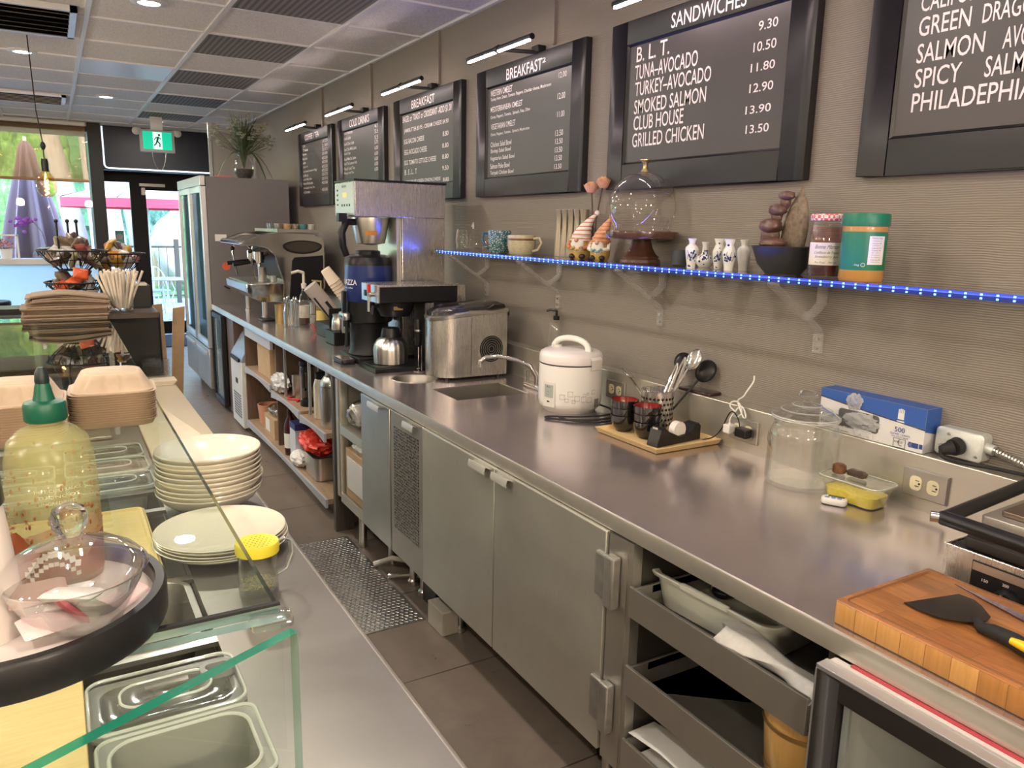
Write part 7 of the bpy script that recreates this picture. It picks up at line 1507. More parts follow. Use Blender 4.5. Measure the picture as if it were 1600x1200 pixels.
# table fountain
t = thing('table_fountain', 'brown stone-look table fountain in a black bowl', 'fountain', (1.915, 1.625, Z))
part(t, 'bowl', MB().lathe([(0, .003), (.052, 0), (.056, .004), (.078, .030), (.088, .058), (.096, .078), (.099, .081), (.097, .083), (.090, .078), (.08, .05), (.055, .014), (0, .012)], n=48), mat('bowl black matt', (.022, .022, .022), .55), local=True)
M_stone = varied('fountain stone', (.13, .095, .065), (.26, .20, .14), 70, .7, bmp=.6)
M_rock = varied('fountain rock brown', (.085, .045, .035), (.16, .085, .065), 14, .35)
sh = MB(); rings = []
for k in range(21):
    u = k / 20; z = .035 + .222 * u; wd = .046 * max(.04, math.sin(PI * (.20 + .80 * u))) ** .75 * (1 if u < .75 else math.sqrt(max(0, 1 - ((u - .75) / .25) ** 2)) * .92 + .08); cyy = -.004 - .034 * u; cxx = .02 - .01 * u
    rings.append([(cxx + .020 * math.cos(a) * max(.25, wd / .05), cyy + wd * math.sin(a), z) for a in [2 * PI * i / 24 for i in range(24)]])
part(t, 'upright_stone', sh.loft(rings), M_stone, 'speckled upright slab', local=True)
for i, (x, y, z, rx, ry, rz) in enumerate(((-.035, .018, .092, .032, .044, .017), (-.01, .050, .112, .024, .03, .034), (-.02, .042, .142, .030, .036, .022), (-.006, .036, .170, .016, .018, .022), (-.010, .030, .190, .024, .030, .018), (-.004, .008, .212, .016, .016, .020), (-.006, .004, .232, .022, .028, .014), (.0, .045, .085, .03, .04, .02))):
    part(t, 'rock_basin', MB().ell((x, y, z), rx, ry, rz, 24, 14, fn=lambda d: .18 * noise.noise(d * 2 + Vector((i, 0, 0)))), M_rock, local=True)
# jam jar
t = thing('jam_jar', 'strawberry jam jar with a red gingham lid and cream label', 'jar', (1.882, 1.452, Z))
jr = .047; JA = math.atan2(-1.462, -1.88)
part(t, 'glass', MB().lathe([(0, 0), (jr * .93, 0), (jr, .006), (jr * 1.0, .125), (jr * .92, .142), (jr * .86, .150), (jr * .86, .160)], n=12 * 4), M_glass2, local=True)
part(t, 'jam', MB().lathe([(0, .004), (jr * .95, .006), (jr * .965, .070), (0, .070)], n=48), mat('jam', (.045, .004, .006), .2, coat=.5), 'dark red jam', local=True)
part(t, 'jam_smear', MB().lathe([(jr * .965, .09), (jr * .965, .122), (jr * .90, .140)], n=48), film('jam smear', (.22, .04, .03), .40, .4), local=True)
M_ging = mat('gingham', (.7, .7, .7), .5)
_ck = NL(M_ging)[0].new('ShaderNodeTexChecker'); _ck.inputs['Scale'].default_value = 110; _ck.inputs[1].default_value = (.62, .10, .12, 1); _ck.inputs[2].default_value = (.74, .66, .62, 1); NL(M_ging)[1].new(coords(M_ging), _ck.inputs[0]); setc(M_ging, _ck.outputs[0])
part(t, 'lid', MB().lathe([(jr * .88, .158), (jr * 1.0, .158), (jr * 1.03, .162), (jr * 1.02, .172), (jr * .96, .176), (0, .176)], n=48), M_ging, 'red and white gingham lid', local=True)
part(t, 'label', MB().loft([[(jr * 1.008 * math.cos(JA + u), jr * 1.008 * math.sin(JA + u), z) for u in [-1.15 + 2.4 * k / 16 for k in range(17)]] for z in (.036, .098)], False, False, closed=False), mat('label cream', (.74, .69, .58), .6), 'cream label', local=True)
lt = MB()
for s, z, wd, h in (('Bonne Maman', .081, .066, .011), ('Confiture de Fraises', .067, .070, .008), ('Strawberry Jam', .054, .064, .009), ('Pur Fruit   750 mL', .041, .06, .005)): text_cyl(lt, s, (0, 0, 0), jr * 1.013, JA + .02, z, wd, h, 0, .35)
part(t, 'lettering', lt, M_gk, local=True)
# peanut butter jar
t = thing('peanut_butter_jar', 'peanut butter jar with a green lid and green label', 'jar', (1.858, 1.318, Z))
pr_ = .056; PA = math.atan2(-1.335, -1.852)
M_pb = mat('peanut butter', (.46, .235, .065), .3, coat=.4); M_pg = mat('label green', (.008, .16, .085), .4)
part(t, 'jar', MB().lathe([(0, 0), (pr_ * .93, 0), (pr_, .007), (pr_ * .985, .04), (pr_ * .985, .128), (pr_ * 1.0, .138), (pr_ * .97, .146), (0, .146)], n=56), M_pb, local=True)
part(t, 'label', MB().lathe([(pr_ * .998, .030), (pr_ * 1.0, .031), (pr_ * 1.0, .128), (pr_ * .998, .129)], n=56), M_pg, 'green label', local=True)
part(t, 'lid', MB().lathe([(pr_ * 1.0, .143), (pr_ * 1.045, .144), (pr_ * 1.055, .150), (pr_ * 1.05, .172), (pr_ * 1.02, .176), (0, .176)], n=56), M_pg, 'green lid', local=True)
part(t, 'facts_panel', MB().loft([[(pr_ * 1.006 * math.cos(PA + u), pr_ * 1.006 * math.sin(PA + u), z) for u in [.22 + .80 * k / 10 for k in range(11)]] for z in (.045, .118)], False, False, closed=False), M_paper, 'white facts panel', local=True)
lt = MB(); text_cyl(lt, 'Nutrition Facts', (0, 0, 0), pr_ * 1.012, PA + .60, .111, .030, .0045, .02)
for k in range(10): text_cyl(lt, random.Random(k).choice(['Per 1 tbsp (15 g)', 'Calories 90', 'Fat / Lipides 8 g', 'Sodium 65 mg', 'Sugars / Sucres 1 g', 'Protein 3 g', 'Carbohydrate 3 g']), (0, 0, 0), pr_ * 1.012, PA + .58, .104 - .006 * k, .026, .0035, 0)
part(t, 'facts_lettering', lt, M_gk, local=True)
lt = MB(); text_cyl(lt, '1kg', (0, 0, 0), pr_ * 1.012, PA - .22, .040, .012, .006); lt.tube([(pr_ * 1.012 * math.cos(PA + .04 + .085 * math.cos(a)), pr_ * 1.012 * math.sin(PA + .04 + .085 * math.cos(a)), .044 + .0045 * math.sin(a)) for a in [2 * PI * i / 20 for i in range(20)]], .0006, 5, closed=True)
part(t, 'weight_lettering', lt, M_letter, local=True)
# ---------------------------------------------------------------- menu boards
FX = WALL - .032          # front of the frames
def board(yl, yr, ziy, lab, panel, z0=1.803, z1=2.437):
    """ziy = (inner left y, inner right y, inner bottom z, inner top z)"""
    t = thing('menu_board', lab, 'menu board', (WALL - .016, (yl + yr) / 2, z0), 0, 'menu boards')
    il, ir, ib, it = ziy
    f = MB().bx(FX, WALL - .001, il, yl, z0, z1).bx(FX, WALL - .001, yr, ir, z0, z1).bx(FX, WALL - .001, ir, il, z0, ib).bx(FX, WALL - .001, ir, il, it, z1)
    part(t, 'frame', f, M_frameb, bev=.002)
    part(t, 'bevel', MB().loft([[(FX + .002, y_, z_) for y_, z_ in ((il - .001, ib + .001), (ir + .001, ib + .001), (ir + .001, it - .001), (il - .001, it - .001))], [(FX + .010, y_, z_) for y_, z_ in ((il - .008, ib + .008), (ir + .008, ib + .008), (ir + .008, it - .008), (il - .008, it - .008))]], False, False), M_black)
    part(t, 'panel', MB().bx(FX + .010, WALL - .002, ir + .003, il - .003, ib + .003, it - .003), M_chalk)
    for s, y0, y1, zb, zt, head, bold in panel:
        ln = MB(); text_on(ln, s, (FX - .0008 if head else FX + .0088, y0, zb), (0, -1, 0), (0, 0, 1), y0 - y1, zt - zb, bold)
        part(t, 'title_lettering' if head else 'lettering', ln, M_letter)
    return t
B1 = [('COFFEE / TEA', 7.075, 6.66, 2.367, 2.413, 1, 0.012), ('Coffee', 7.187, 7.103, 2.315, 2.338, 0, 0.02), ('Tea', 7.191, 7.024, 2.279, 2.302, 0, 0.02), ('Espresso', 7.196, 7.072, 2.241, 2.264, 0, 0.02), ('Macchiato', 7.2, 7.052, 2.205, 2.227, 0, 0.02), ('Latte', 7.205, 7.109, 2.172, 2.194, 0, 0.02), ('Cappuccino', 7.209, 7.04, 2.133, 2.156, 0, 0.02), ('Tea Latte (London Fog)', 7.213, 6.781, 2.093, 2.116, 0, 0.02), ('Hot Mocha', 7.218, 7.034, 2.059, 2.083, 0, 0.02), ('Caramel Macchiato', 7.222, 6.932, 2.026, 2.049, 0, 0.02), ('Chinese Black Latte', 7.226, 6.907, 1.99, 2.013, 0, 0.02), ('Lemon Ginger Honey Tea', 7.231, 6.855, 1.949, 1.972, 0, 0.02), ('Hot Chocolate', 7.235, 7.001, 1.914, 1.938, 0, 0.02), ('2.45 2.75', 6.603, 6.454, 2.312, 2.334, 0, 0.02), ('2.50', 6.606, 6.457, 2.278, 2.3, 0, 0.02), ('3.25 3.75', 6.609, 6.46, 2.247, 2.27, 0, 0.02), ('3.50 4.00', 6.612, 6.463, 2.214, 2.237, 0, 0.02), ('4.50 5.00', 6.616, 6.466, 2.177, 2.2, 0, 0.02), ('4.50 5.00', 6.619, 6.469, 2.146, 2.169, 0, 0.02), ('4.75 5.25', 6.622, 6.472, 2.109, 2.132, 0, 0.02), ('4.75 5.50', 6.625, 6.475, 2.078, 2.101, 0, 0.02), ('5.25 5.75', 6.628, 6.478, 2.047, 2.069, 0, 0.02), ('5.25 5.75', 6.632, 6.481, 2.012, 2.034, 0, 0.02), ('4.50 5.00', 6.635, 6.483, 1.978, 2.001, 0, 0.02), ('4.50 5.00', 6.64, 6.488, 1.921, 1.944, 0, 0.02)]
B2 = [('COLD DRINKS', 5.875, 5.451, 2.362, 2.415, 1, 0.012), ('Iced Americano', 6.024, 5.833, 2.322, 2.344, 0, 0.02), ('Iced Latte', 6.027, 5.878, 2.282, 2.305, 0, 0.02), ('Iced Choc Latte', 6.03, 5.803, 2.241, 2.264, 0, 0.02), ('Iced Chai Milk Latte', 6.033, 5.754, 2.2, 2.223, 0, 0.02), ('Iced Cap', 6.035, 5.889, 2.167, 2.19, 0, 0.02), ('Iced Matcha Latte', 6.038, 5.768, 2.129, 2.152, 0, 0.02), ('Iced Tea Lemon Ade', 6.04, 5.749, 2.095, 2.118, 0, 0.02), ('Peach Iced Tea', 6.043, 5.797, 2.057, 2.08, 0, 0.02), ('Mango Iced Tea', 6.045, 5.823, 2.022, 2.045, 0, 0.02), ('4.5', 5.366, 5.299, 2.312, 2.337, 0, 0.02), ('5.5', 5.367, 5.301, 2.276, 2.301, 0, 0.02), ('5.5', 5.369, 5.302, 2.235, 2.26, 0, 0.02), ('5.75', 5.37, 5.303, 2.204, 2.229, 0, 0.02), ('6.00', 5.372, 5.305, 2.165, 2.19, 0, 0.02), ('6.00', 5.373, 5.306, 2.128, 2.153, 0, 0.02), ('6.00', 5.375, 5.308, 2.092, 2.117, 0, 0.02), ('6.00', 5.376, 5.309, 2.057, 2.083, 0, 0.02), ('6.00', 5.378, 5.31, 2.021, 2.046, 0, 0.02)]
B3 = [('BREAKFAST', 4.689, 4.35, 2.359, 2.409, 1, 0.012), ('BAGEL or TOAST or CROISSANT -ADD $1.00', 4.855, 4.14, 2.286, 2.329, 0, 0.02), ('JAM/BUTTER $3.95 - CREAM CHEESE $4.90', 4.836, 4.179, 2.221, 2.252, 0, 0.02), ('EGG BACON CHEESE', 4.837, 4.519, 2.158, 2.187, 0, 0.02), ('EGG AVOCADO CHEESE', 4.833, 4.481, 2.091, 2.122, 0, 0.02), ('EGG TOMATO LETTUCE CHEESE', 4.834, 4.347, 2.027, 2.056, 0, 0.02), ('B . E . L . T', 4.828, 4.634, 1.966, 1.998, 0, 0.02), ('HAM ROLLED GREEN ONION,CHEESE', 4.828, 4.285, 1.909, 1.932, 0, 0.02), ('8.80', 4.255, 4.179, 2.158, 2.185, 0, 0.02), ('8.80', 4.261, 4.178, 2.093, 2.119, 0, 0.02), ('8.80', 4.261, 4.177, 2.031, 2.057, 0, 0.02), ('9.50', 4.26, 4.177, 1.967, 1.992, 0, 0.02), ('8.80', 4.249, 4.172, 1.899, 1.925, 0, 0.02)]
B4 = [('BREAKFAST', 3.504, 3.176, 2.357, 2.41, 1, 0.012), ('2', 3.174, 3.145, 2.386, 2.407, 1, 0.012), ('WESTERN OMELET', 3.68, 3.459, 2.302, 2.332, 0, 0.02), ('Turkey Ham, Onion, Tomato, Peppers, Cheddar cheese, Mushroom', 3.679, 3.11, 2.275, 2.295, 0, 0.02), ('MEDITERRANEAN OMELET', 3.678, 3.36, 2.224, 2.251, 0, 0.02), ('Onion, Peppers, Tomato,  Spinach, Feta, Olive', 3.677, 3.288, 2.188, 2.208, 0, 0.02), ('VEGETARIAN OMELET', 3.672, 3.424, 2.138, 2.166, 0, 0.02), ('Onion, Peppers, Tomato,  Spinach, Mushroom', 3.674, 3.29, 2.103, 2.121, 0, 0.02), ('Chicken Salad Bowl', 3.672, 3.458, 2.051, 2.076, 0, 0.02), ('Shrimp Salad Bowl', 3.671, 3.464, 2.015, 2.041, 0, 0.02), ('Vegetarian Salad Bowl', 3.675, 3.425, 1.978, 2.005, 0, 0.02), ('Salmon Poke Bowl', 3.674, 3.472, 1.942, 1.968, 0, 0.02), ('Teriyaki Chicken Bowl', 3.673, 3.432, 1.906, 1.932, 0, 0.02), ('12.00', 3.05, 2.986, 2.302, 2.327, 0, 0.02), ('12.00', 3.053, 2.992, 2.212, 2.239, 0, 0.02), ('11.00', 3.052, 2.993, 2.135, 2.161, 0, 0.02), ('13.50', 3.063, 3.0, 2.054, 2.08, 0, 0.02), ('13.50', 3.061, 3.001, 2.019, 2.043, 0, 0.02), ('13.50', 3.062, 3.002, 1.982, 2.006, 0, 0.02), ('13.50', 3.062, 3.003, 1.946, 1.97, 0, 0.02), ('13.50', 3.064, 3.004, 1.91, 1.932, 0, 0.02)]
B5 = [('SANDWICHES', 2.304, 1.945, 2.363, 2.415, 1, 0.012), ('B. L. T.', 2.505, 2.318, 2.28, 2.335, 0, 0.02), ('TUNA–AVOCADO', 2.51, 2.165, 2.215, 2.269, 0, 0.02), ('TURKEY–AVOCADO', 2.505, 2.094, 2.154, 2.206, 0, 0.02), ('SMOKED SALMON', 2.505, 2.112, 2.087, 2.14, 0, 0.02), ('CLUB HOUSE', 2.504, 2.221, 2.026, 2.08, 0, 0.02), ('GRILLED CHICKEN', 2.507, 2.111, 1.962, 2.015, 0, 0.02), ('9.30', 1.894, 1.815, 2.277, 2.306, 0, 0.02), ('10.50', 1.909, 1.815, 2.214, 2.244, 0, 0.02), ('11.80', 1.914, 1.814, 2.153, 2.18, 0, 0.02), ('12.90', 1.913, 1.814, 2.089, 2.117, 0, 0.02), ('13.90', 1.923, 1.816, 2.023, 2.049, 0, 0.02), ('13.50', 1.916, 1.818, 1.961, 1.988, 0, 0.02)]
B6 = [('CALIFORNIA', 1.338, 1.126, 2.215, 2.259, 0, 0.02), ('GREEN', 1.337, 1.201, 2.154, 2.202, 0, 0.02), ('DRAGON', 1.172, 1.03, 2.155, 2.2, 0, 0.02), ('SALMON', 1.334, 1.159, 2.087, 2.136, 0, 0.02), ('AVOCADO', 1.115, 0.96, 2.086, 2.135, 0, 0.02), ('SPICY', 1.332, 1.208, 2.025, 2.073, 0, 0.02), ('SALMON', 1.15, 0.995, 2.026, 2.075, 0, 0.02), ('PHILADEPHIA', 1.333, 1.026, 1.964, 2.012, 0, 0.02)]
board(7.315, 6.315, (7.205, 6.425, 1.898, 2.348), 'coffee and tea menu board, farthest from the camera', B1)
board(6.168, 5.168, (6.055, 5.282, 1.898, 2.348), 'cold drinks menu board behind the tall coffee brewer', B2)
board(4.998, 4.000, (4.885, 4.100, 1.895, 2.346), 'breakfast menu board with bagel and croissant lines, partly behind the tall brewer', B3)
board(3.820, 2.832, (3.718, 2.934, 1.893, 2.350), 'second breakfast menu board listing omelets and salad bowls', B4)
board(2.655, 1.660, (2.557, 1.760, 1.899, 2.350), 'sandwiches menu board above the cake dome', B5)
board(1.476, .480, (1.385, .58, 1.899, 2.350), 'menu board of sushi rolls cut by the right edge of the photo', B6)
# picture lights over the boards
M_tube = mat('light bar lens', (1, .9, .88), .4, emit=(1, .80, .78), es=55)
def picture_light(y, ym, lab):
    """bar centred on y, arm foot on the frame at ym"""
    zl, xl = 2.452, 1.855
    t = thing('picture_light', lab, 'picture light', (FX, ym, 2.437), 0, 'picture lights')
    part(t, 'bar', MB().cyl((xl, y - .30, zl), (xl, y + .30, zl), .013, n=16), M_black)
    for a, b in ((y - .285, y - .012), (y + .012, y + .29)): part(t, 'lens', MB().rb(xl - .004, (a + b) / 2, zl - .0165, zl - .0095, .007, (b - a) / 2, .003), M_tube, 'glowing lens')
    part(t, 'joint', MB().cyl((xl, y - .012, zl), (xl, y + .012, zl), .017, n=16), M_black)
    part(t, 'arm', MB().tube(smooth_pts([(xl, y, zl), (xl + .05, y - .015, zl - .002), (xl + .10, ym + .02, zl - .012), (FX + .006, ym, 2.440)]), .009, 8), M_blackm)
    part(t, 'mount', MB().bx(FX - .016, WALL - .004, ym - .03, ym + .03, 2.4375, 2.468), M_blackm, bev=.004)
for y, lab in ((6.81, 'picture light over the coffee and tea board'), (5.66, 'picture light over the cold drinks board'), (4.49, 'picture light over the bagel breakfast board'), (3.32, 'picture light over the omelet breakfast board'), (2.15, 'picture light over the sandwiches board, cut by the top edge'), (.97, 'picture light over the sushi roll board, above the top edge')):
    picture_light(y, y - .10, lab)
# ---------------------------------------------------------------- far end of the left counter
t = thing('black_display', 'black cabinet standing across the far end of the prep counter', 'cabinet', (.1, 4.1, CT))
part(t, 'body', MB().bx(-.30, .418, 4.02, 4.35, CT + .001, 1.215), M_black, bev=.012)
t = thing('shelf_board', 'dark brown shelf board carrying the snack baskets and straw cup', 'shelf', (.0, 3.8, GL - .03))
part(t, 'board', MB().bx(-.13, .365, 3.56, 4.30, GL - .022, GL), wood('wenge dark', (.035, .022, .018), (.06, .042, .034), 5, (3, 12, 12), .4))
part(t, 'supports', MB().bx(-.10, -.08, 3.62, 3.98, CT + .001, GL - .022), M_acry)
part(t, 'rear_supports', MB().bx(-.28, .36, 4.10, 4.28, 1.2155, GL - .022), M_black)
# brown bags
rnd = random.Random(4)
for i in range(14):
    m = MB(); dz = .0062; z0 = GL + .0005 + dz * i; yo = rnd.uniform(-.015, .02); xo = rnd.uniform(-.015, .015); A = .010 if i > 6 else .002
    X0, X1, Y0b, Y1b = -.115 + xo + (.02 if i > 8 else 0), .172 + xo * .6, 3.43 + yo, 3.64 + yo
    r0 = []; r1 = []
    for k in range(13):
        u = k / 12; zz = z0 + (A * math.sin(PI * u * 1.3) * (i - 6) / 7 if i > 6 else 0); r0.append((X0 + (X1 - X0) * u, Y0b, zz)); r1.append((X0 + (X1 - X0) * u, Y1b, zz))
    top0 = [(x, y, z + .0055) for x, y, z in r0]; top1 = [(x, y, z + .0055) for x, y, z in r1]
    m.loft([r0, r1, top1, top0, r0], False, False, closed=False); m.quad(r0[0], top0[0], top1[0], r1[0]); m.quad(r0[-1], r1[-1], top1[-1], top0[-1])
    solo('paper_bag', m, M_kraft, 'flat brown paper bag, %s of the pile by the baskets' % nth(13 - i, 14), 'paper bag', 'flat brown paper bags')
# two basket stands
def wire_bowl(cx, cy_, z0, r0, r1, h, scroll=True, n=16):
    m = MB()
    for z, r, w_ in ((z0 + h, r1, .004), (z0 + h * .55, r0 + (r1 - r0) * .62, .0022), (z0, r0, .003), (z0 + .0, r0 * .5, .002)):
        m.tube([(cx + r * math.cos(a), cy_ + r * math.sin(a), z) for a in [2 * PI * i / 40 for i in range(40)]], w_, 6, closed=True)
    for k in range(n):
        a = 2 * PI * k / n; m.tube([(cx + r * math.cos(a), cy_ + r * math.sin(a), z) for r, z in ((r0 * .1, z0), (r0, z0), (r0 + (r1 - r0) * .62, z0 + h * .55), (r1, z0 + h))], .0020, 5)
        if scroll:
            b = a + PI / n; R1 = r1 * .97; m.tube([(cx + (R1 - .002 + .0 * q) * math.cos(b + .085 * (1 - q / 26) * math.cos(q * .55)), cy_ + R1 * math.sin(b + .085 * (1 - q / 26) * math.cos(q * .55)), z0 + h * .84 + .016 * (1 - q / 26) * math.sin(q * .55)) for q in range(22)], .0016, 5)
    return m
SC = [('kraft brown', (.30, .22, .16)), ('dull red', (.42, .12, .10)), ('silver grey', (.48, .46, .46)), ('dark brown', (.10, .06, .045)), ('white', (.70, .68, .66)), ('gold', (.78, .45, .06)), ('orange', (.86, .34, .03)), ('bright orange red', (.85, .14, .04)), ('olive', (.30, .30, .16)), ('clear film', (.58, .56, .54))]
SM = {k: varied('snack ' + k, tuple(x * .5 for x in c), tuple(min(1, x * .9) for x in c), 40, .35) for k, c in SC}
def packet(c, s, rot, colr, lab, grp):
    m = MB(); a, b = s
    m.loft([[(x * kx, y * ky, z) for x, y in rrect(a, b, b * .15, 3)] for z, kx, ky in ((-.011, .62, .5), (-.008, .80, .75), (-.001, 1, 1), (.001, 1, 1), (.008, .80, .75), (.012, .6, .5))])
    me = m.bm('snack_packet', SM[colr], 50); o = bpy.data.objects.new('snack_packet', me); col.objects.link(o); o.location = c; o.rotation_euler = rot; tag(o, lab, 'snack packet', grp); ORG[o.name] = Vector((0, 0, 0))
BX1, BY1 = .075, 3.93
t = thing('basket_stand', 'two tier black wire basket stand with snack packets above the brown bags', 'basket stand', (BX1, BY1, GL))
part(t, 'upper_basket', wire_bowl(BX1, BY1, GL + .160, .060, .140, .085), M_wire); part(t, 'lower_basket', wire_bowl(BX1, BY1, GL + .045, .055, .120, .062), M_wire)
part(t, 'post', MB().cyl((BX1, BY1, GL), (BX1, BY1, GL + .165), .005), M_wire)
part(t, 'base_ring', MB().tube([(BX1 + .10 * math.cos(a), BY1 + .10 * math.sin(a), GL + .004) for a in [2 * PI * i / 36 for i in range(36)]], .004, 6, closed=True).tube([(BX1 + .10, BY1, GL + .004), (BX1, BY1, GL + .03), (BX1 - .10, BY1, GL + .004)], .003, 6).tube([(BX1, BY1 + .10, GL + .004), (BX1, BY1, GL + .03), (BX1, BY1 - .10, GL + .004)], .003, 6), M_wire)
for i, x in enumerate((-.050, -.008, .026)):
    solo('stirring_stick', MB().cyl((BX1 + x, BY1 - .03 + .02 * i, GL + .175), (BX1 + x - .004, BY1 - .03 + .02 * i, GL + .365), .0045, n=8).ell((BX1 + x - .004, BY1 - .03 + .02 * i, GL + .37), .0085, .0085, .0085), M_black, ['leftmost of the three ball-topped black sticks rising from the upper basket', 'middle one of the three ball-topped black sticks in the upper basket', 'rightmost of the three ball-topped black sticks in the upper basket'][i], 'stick', 'ball-topped sticks')
BX2, BY2 = .252, 4.09
t = thing('scroll_basket', 'black scrollwork wire basket of chips right of the tiered stand', 'basket', (BX2, BY2, GL))
part(t, 'bowl', wire_bowl(BX2, BY2, GL + .135, .055, .125, .092), M_wire)
part(t, 'stem', MB().cyl((BX2, BY2, GL), (BX2, BY2, GL + .136), .006).tube([(BX2 + .09 * math.cos(a), BY2 + .09 * math.sin(a), GL + .004) for a in [2 * PI * i / 30 for i in range(30)]], .004, 6, closed=True).tube([(BX2 - .09, BY2, GL + .004), (BX2, BY2, GL + .02), (BX2 + .09, BY2, GL + .004)], .003, 6), M_wire)
rnd = random.Random(12)
WH = ['at the left', 'at the front left', 'at the front', 'at the front right', 'at the right', 'at the back right', 'at the back', 'at the back left']
def fill(cx, cy_, z, rr, n, cols, where, grp):
    used = set(); lay = ['lower layer', 'upper layer', 'very top']
    for i in range(n):
        k = i % 8; L = i // 8; a = PI - (-2 * PI * k / 8) ; r = rr * (.72 - .22 * L); cl = cols[(i * 3 + i // 3) % len(cols)]
        lab = '%s snack packet %s of the %s, %s' % (cl, WH[k], where, lay[min(L, 2)])
        packet((cx + r * math.cos(a), cy_ + r * math.sin(a), z + .034 * L + rnd.uniform(0, .02)), (rnd.uniform(.032, .046), rnd.uniform(.021, .030)), (rnd.uniform(-1.1, 1.1), rnd.uniform(-1.0, 1.0), rnd.uniform(0, 6.3)), cl, lab, grp)
fill(BX1, BY1, GL + .205, .10, 24, ['kraft brown', 'dull red', 'silver grey', 'dark brown', 'kraft brown', 'clear film', 'olive'], 'upper tier basket', 'snacks in the upper basket')
fill(BX1, BY1, GL + .080, .085, 14, ['dark brown', 'silver grey', 'kraft brown', 'bright orange red', 'clear film', 'dark brown'], 'lower tier basket', 'snacks in the lower basket')
fill(BX2, BY2, GL + .180, .09, 24, ['gold', 'orange', 'clear film', 'kraft brown', 'white', 'dull red', 'gold', 'dark brown'], 'scrollwork basket', 'snacks in the scrollwork basket')
packet((BX1 + .02, BY1 - .115, GL + .150), (.030, .024), (1.2, .2, .2), 'bright orange red', 'glossy orange red packet hanging between the two basket tiers', 'snacks in the lower basket')
# straw cup and black box
t = thing('straw_cup', 'clear cup packed with wrapped straws beside the black box', 'cup', (.232, 3.66, GL))
part(t, 'cup', MB().lathe([(0, .003), (.042, 0), (.046, .004), (.052, .12), (.049, .12), (.043, .008), (0, .008)], n=36), M_glass2, local=True)
ST = mat('straw wrapper', (.66, .58, .48), .7)
def straw_mesh(): return MB().cyl((0, 0, 0), (0, 0, .150), .0052, n=7).bm('wrapped_straw', ST)
sm_ = straw_mesh(); rnd = random.Random(3)
for i in range(64):
    a = rnd.uniform(0, 6.283); r = .036 * math.sqrt(rnd.random()); tl = rnd.uniform(.12, .46); o = bpy.data.objects.new('wrapped_straw', sm_); col.objects.link(o)
    o.location = (.232 + r * math.cos(a), 3.66 + r * math.sin(a), GL + .010 + rnd.uniform(0, .02)); o.rotation_euler = Vector((math.cos(a) * tl * r / .036, math.sin(a) * tl * r / .036, 1)).to_track_quat('Z', 'Y').to_euler()
    tag(o, 'paper wrapped straw standing in the clear straw cup by the black box', 'straw', 'wrapped straws')
t = thing('condiment_box', 'square black box with packets sticking out, right of the straw cup', 'box', (.312, 3.86, GL))
part(t, 'box', MB().bx(.262, .362, 3.80, 3.92, GL + .0005, GL + .008).bx(.262, .268, 3.80, 3.92, GL + .008, GL + .095).bx(.356, .362, 3.80, 3.92, GL + .008, GL + .095).bx(.268, .356, 3.80, 3.806, GL + .008, GL + .095).bx(.268, .356, 3.914, 3.92, GL + .008, GL + .095), M_black)
part(t, 'packets', MB().bx(.275, .35, 3.815, 3.90, GL + .01, GL + .105), M_creme, 'pale packets')
# lids, napkin cloth, cardboard strips on the counter
rnd = random.Random(9)
for i in range(12):
    solo('plastic_cover', MB().lathe([(.060, 0), (.061, .002), (.058, .006), (.050, .008), (.048, .006), (0, .006)], (.372 + rnd.uniform(-.002, .002), 3.92, CT + .001 + .0075 * i), 36), M_pc, 'clear round lid, %s of the lid stack before the black cabinet' % nth(11 - i, 12), 'lid', 'stacked clear lids')
nk = MB(); 
for i in range(3): nk.rb(.365 + .006 * i, 3.70 - .004 * i, CT + .0165 + .007 * i, CT + .0225 + .007 * i, .052, .055 - .003 * i, .004)
solo('napkins', nk, mat('napkin tan', (.66, .56, .42), .8), 'small pile of tan napkins on the cream board by the lid stack', 'napkins')
solo('cardboard_strip', MB().loft([[(.425, 4.41, .001), (.50, 4.41, .001), (.50, 4.42, .001), (.425, 4.42, .001)], [(.425, 4.41, 1.21), (.47, 4.41, 1.215), (.47, 4.42, 1.215), (.425, 4.42, 1.21)]]), M_card, 'brown cardboard sheet standing right behind the black cabinet', 'cardboard')
solo('cardboard_strip', MB().loft([[(.435, 4.43, .001), (.495, 4.43, .001), (.495, 4.445, .001), (.435, 4.445, .001)], [(.525, 4.44, 1.185), (.585, 4.44, 1.195), (.585, 4.455, 1.195), (.525, 4.455, 1.185)]]), M_card, 'brown cardboard strip leaning outward beside the cardboard sheet', 'cardboard')
# food under the far glass
M_crumb = varied('pastry golden', (.66, .40, .08), (.80, .58, .20), 25, .5)
t = thing('pastry_tray', 'glass fronted tray of golden wrapped pastries under the far glass', 'tray', (-.05, 3.0, CT))
part(t, 'tray', MB().bx(-.30, .12, 2.85, 3.22, CT + .001, CT + .012), M_lcount, bev=.003)
rnd = random.Random(21)
for i in range(5):
    solo('wrapped_pastry', MB().ell((-.24 + .085 * i, 3.10 - .03 * (i % 2), CT + .040), .042, .075, .027, 24, 14, fn=lambda d: .12 * noise.noise(d * 4 + Vector((i, 0, 0)))), M_crumb, '%s of the five golden wrapped pastries under the far glass' % ['leftmost', 'second from the left', 'middle one', 'second from the right', 'rightmost'][i], 'pastry', 'wrapped pastries')
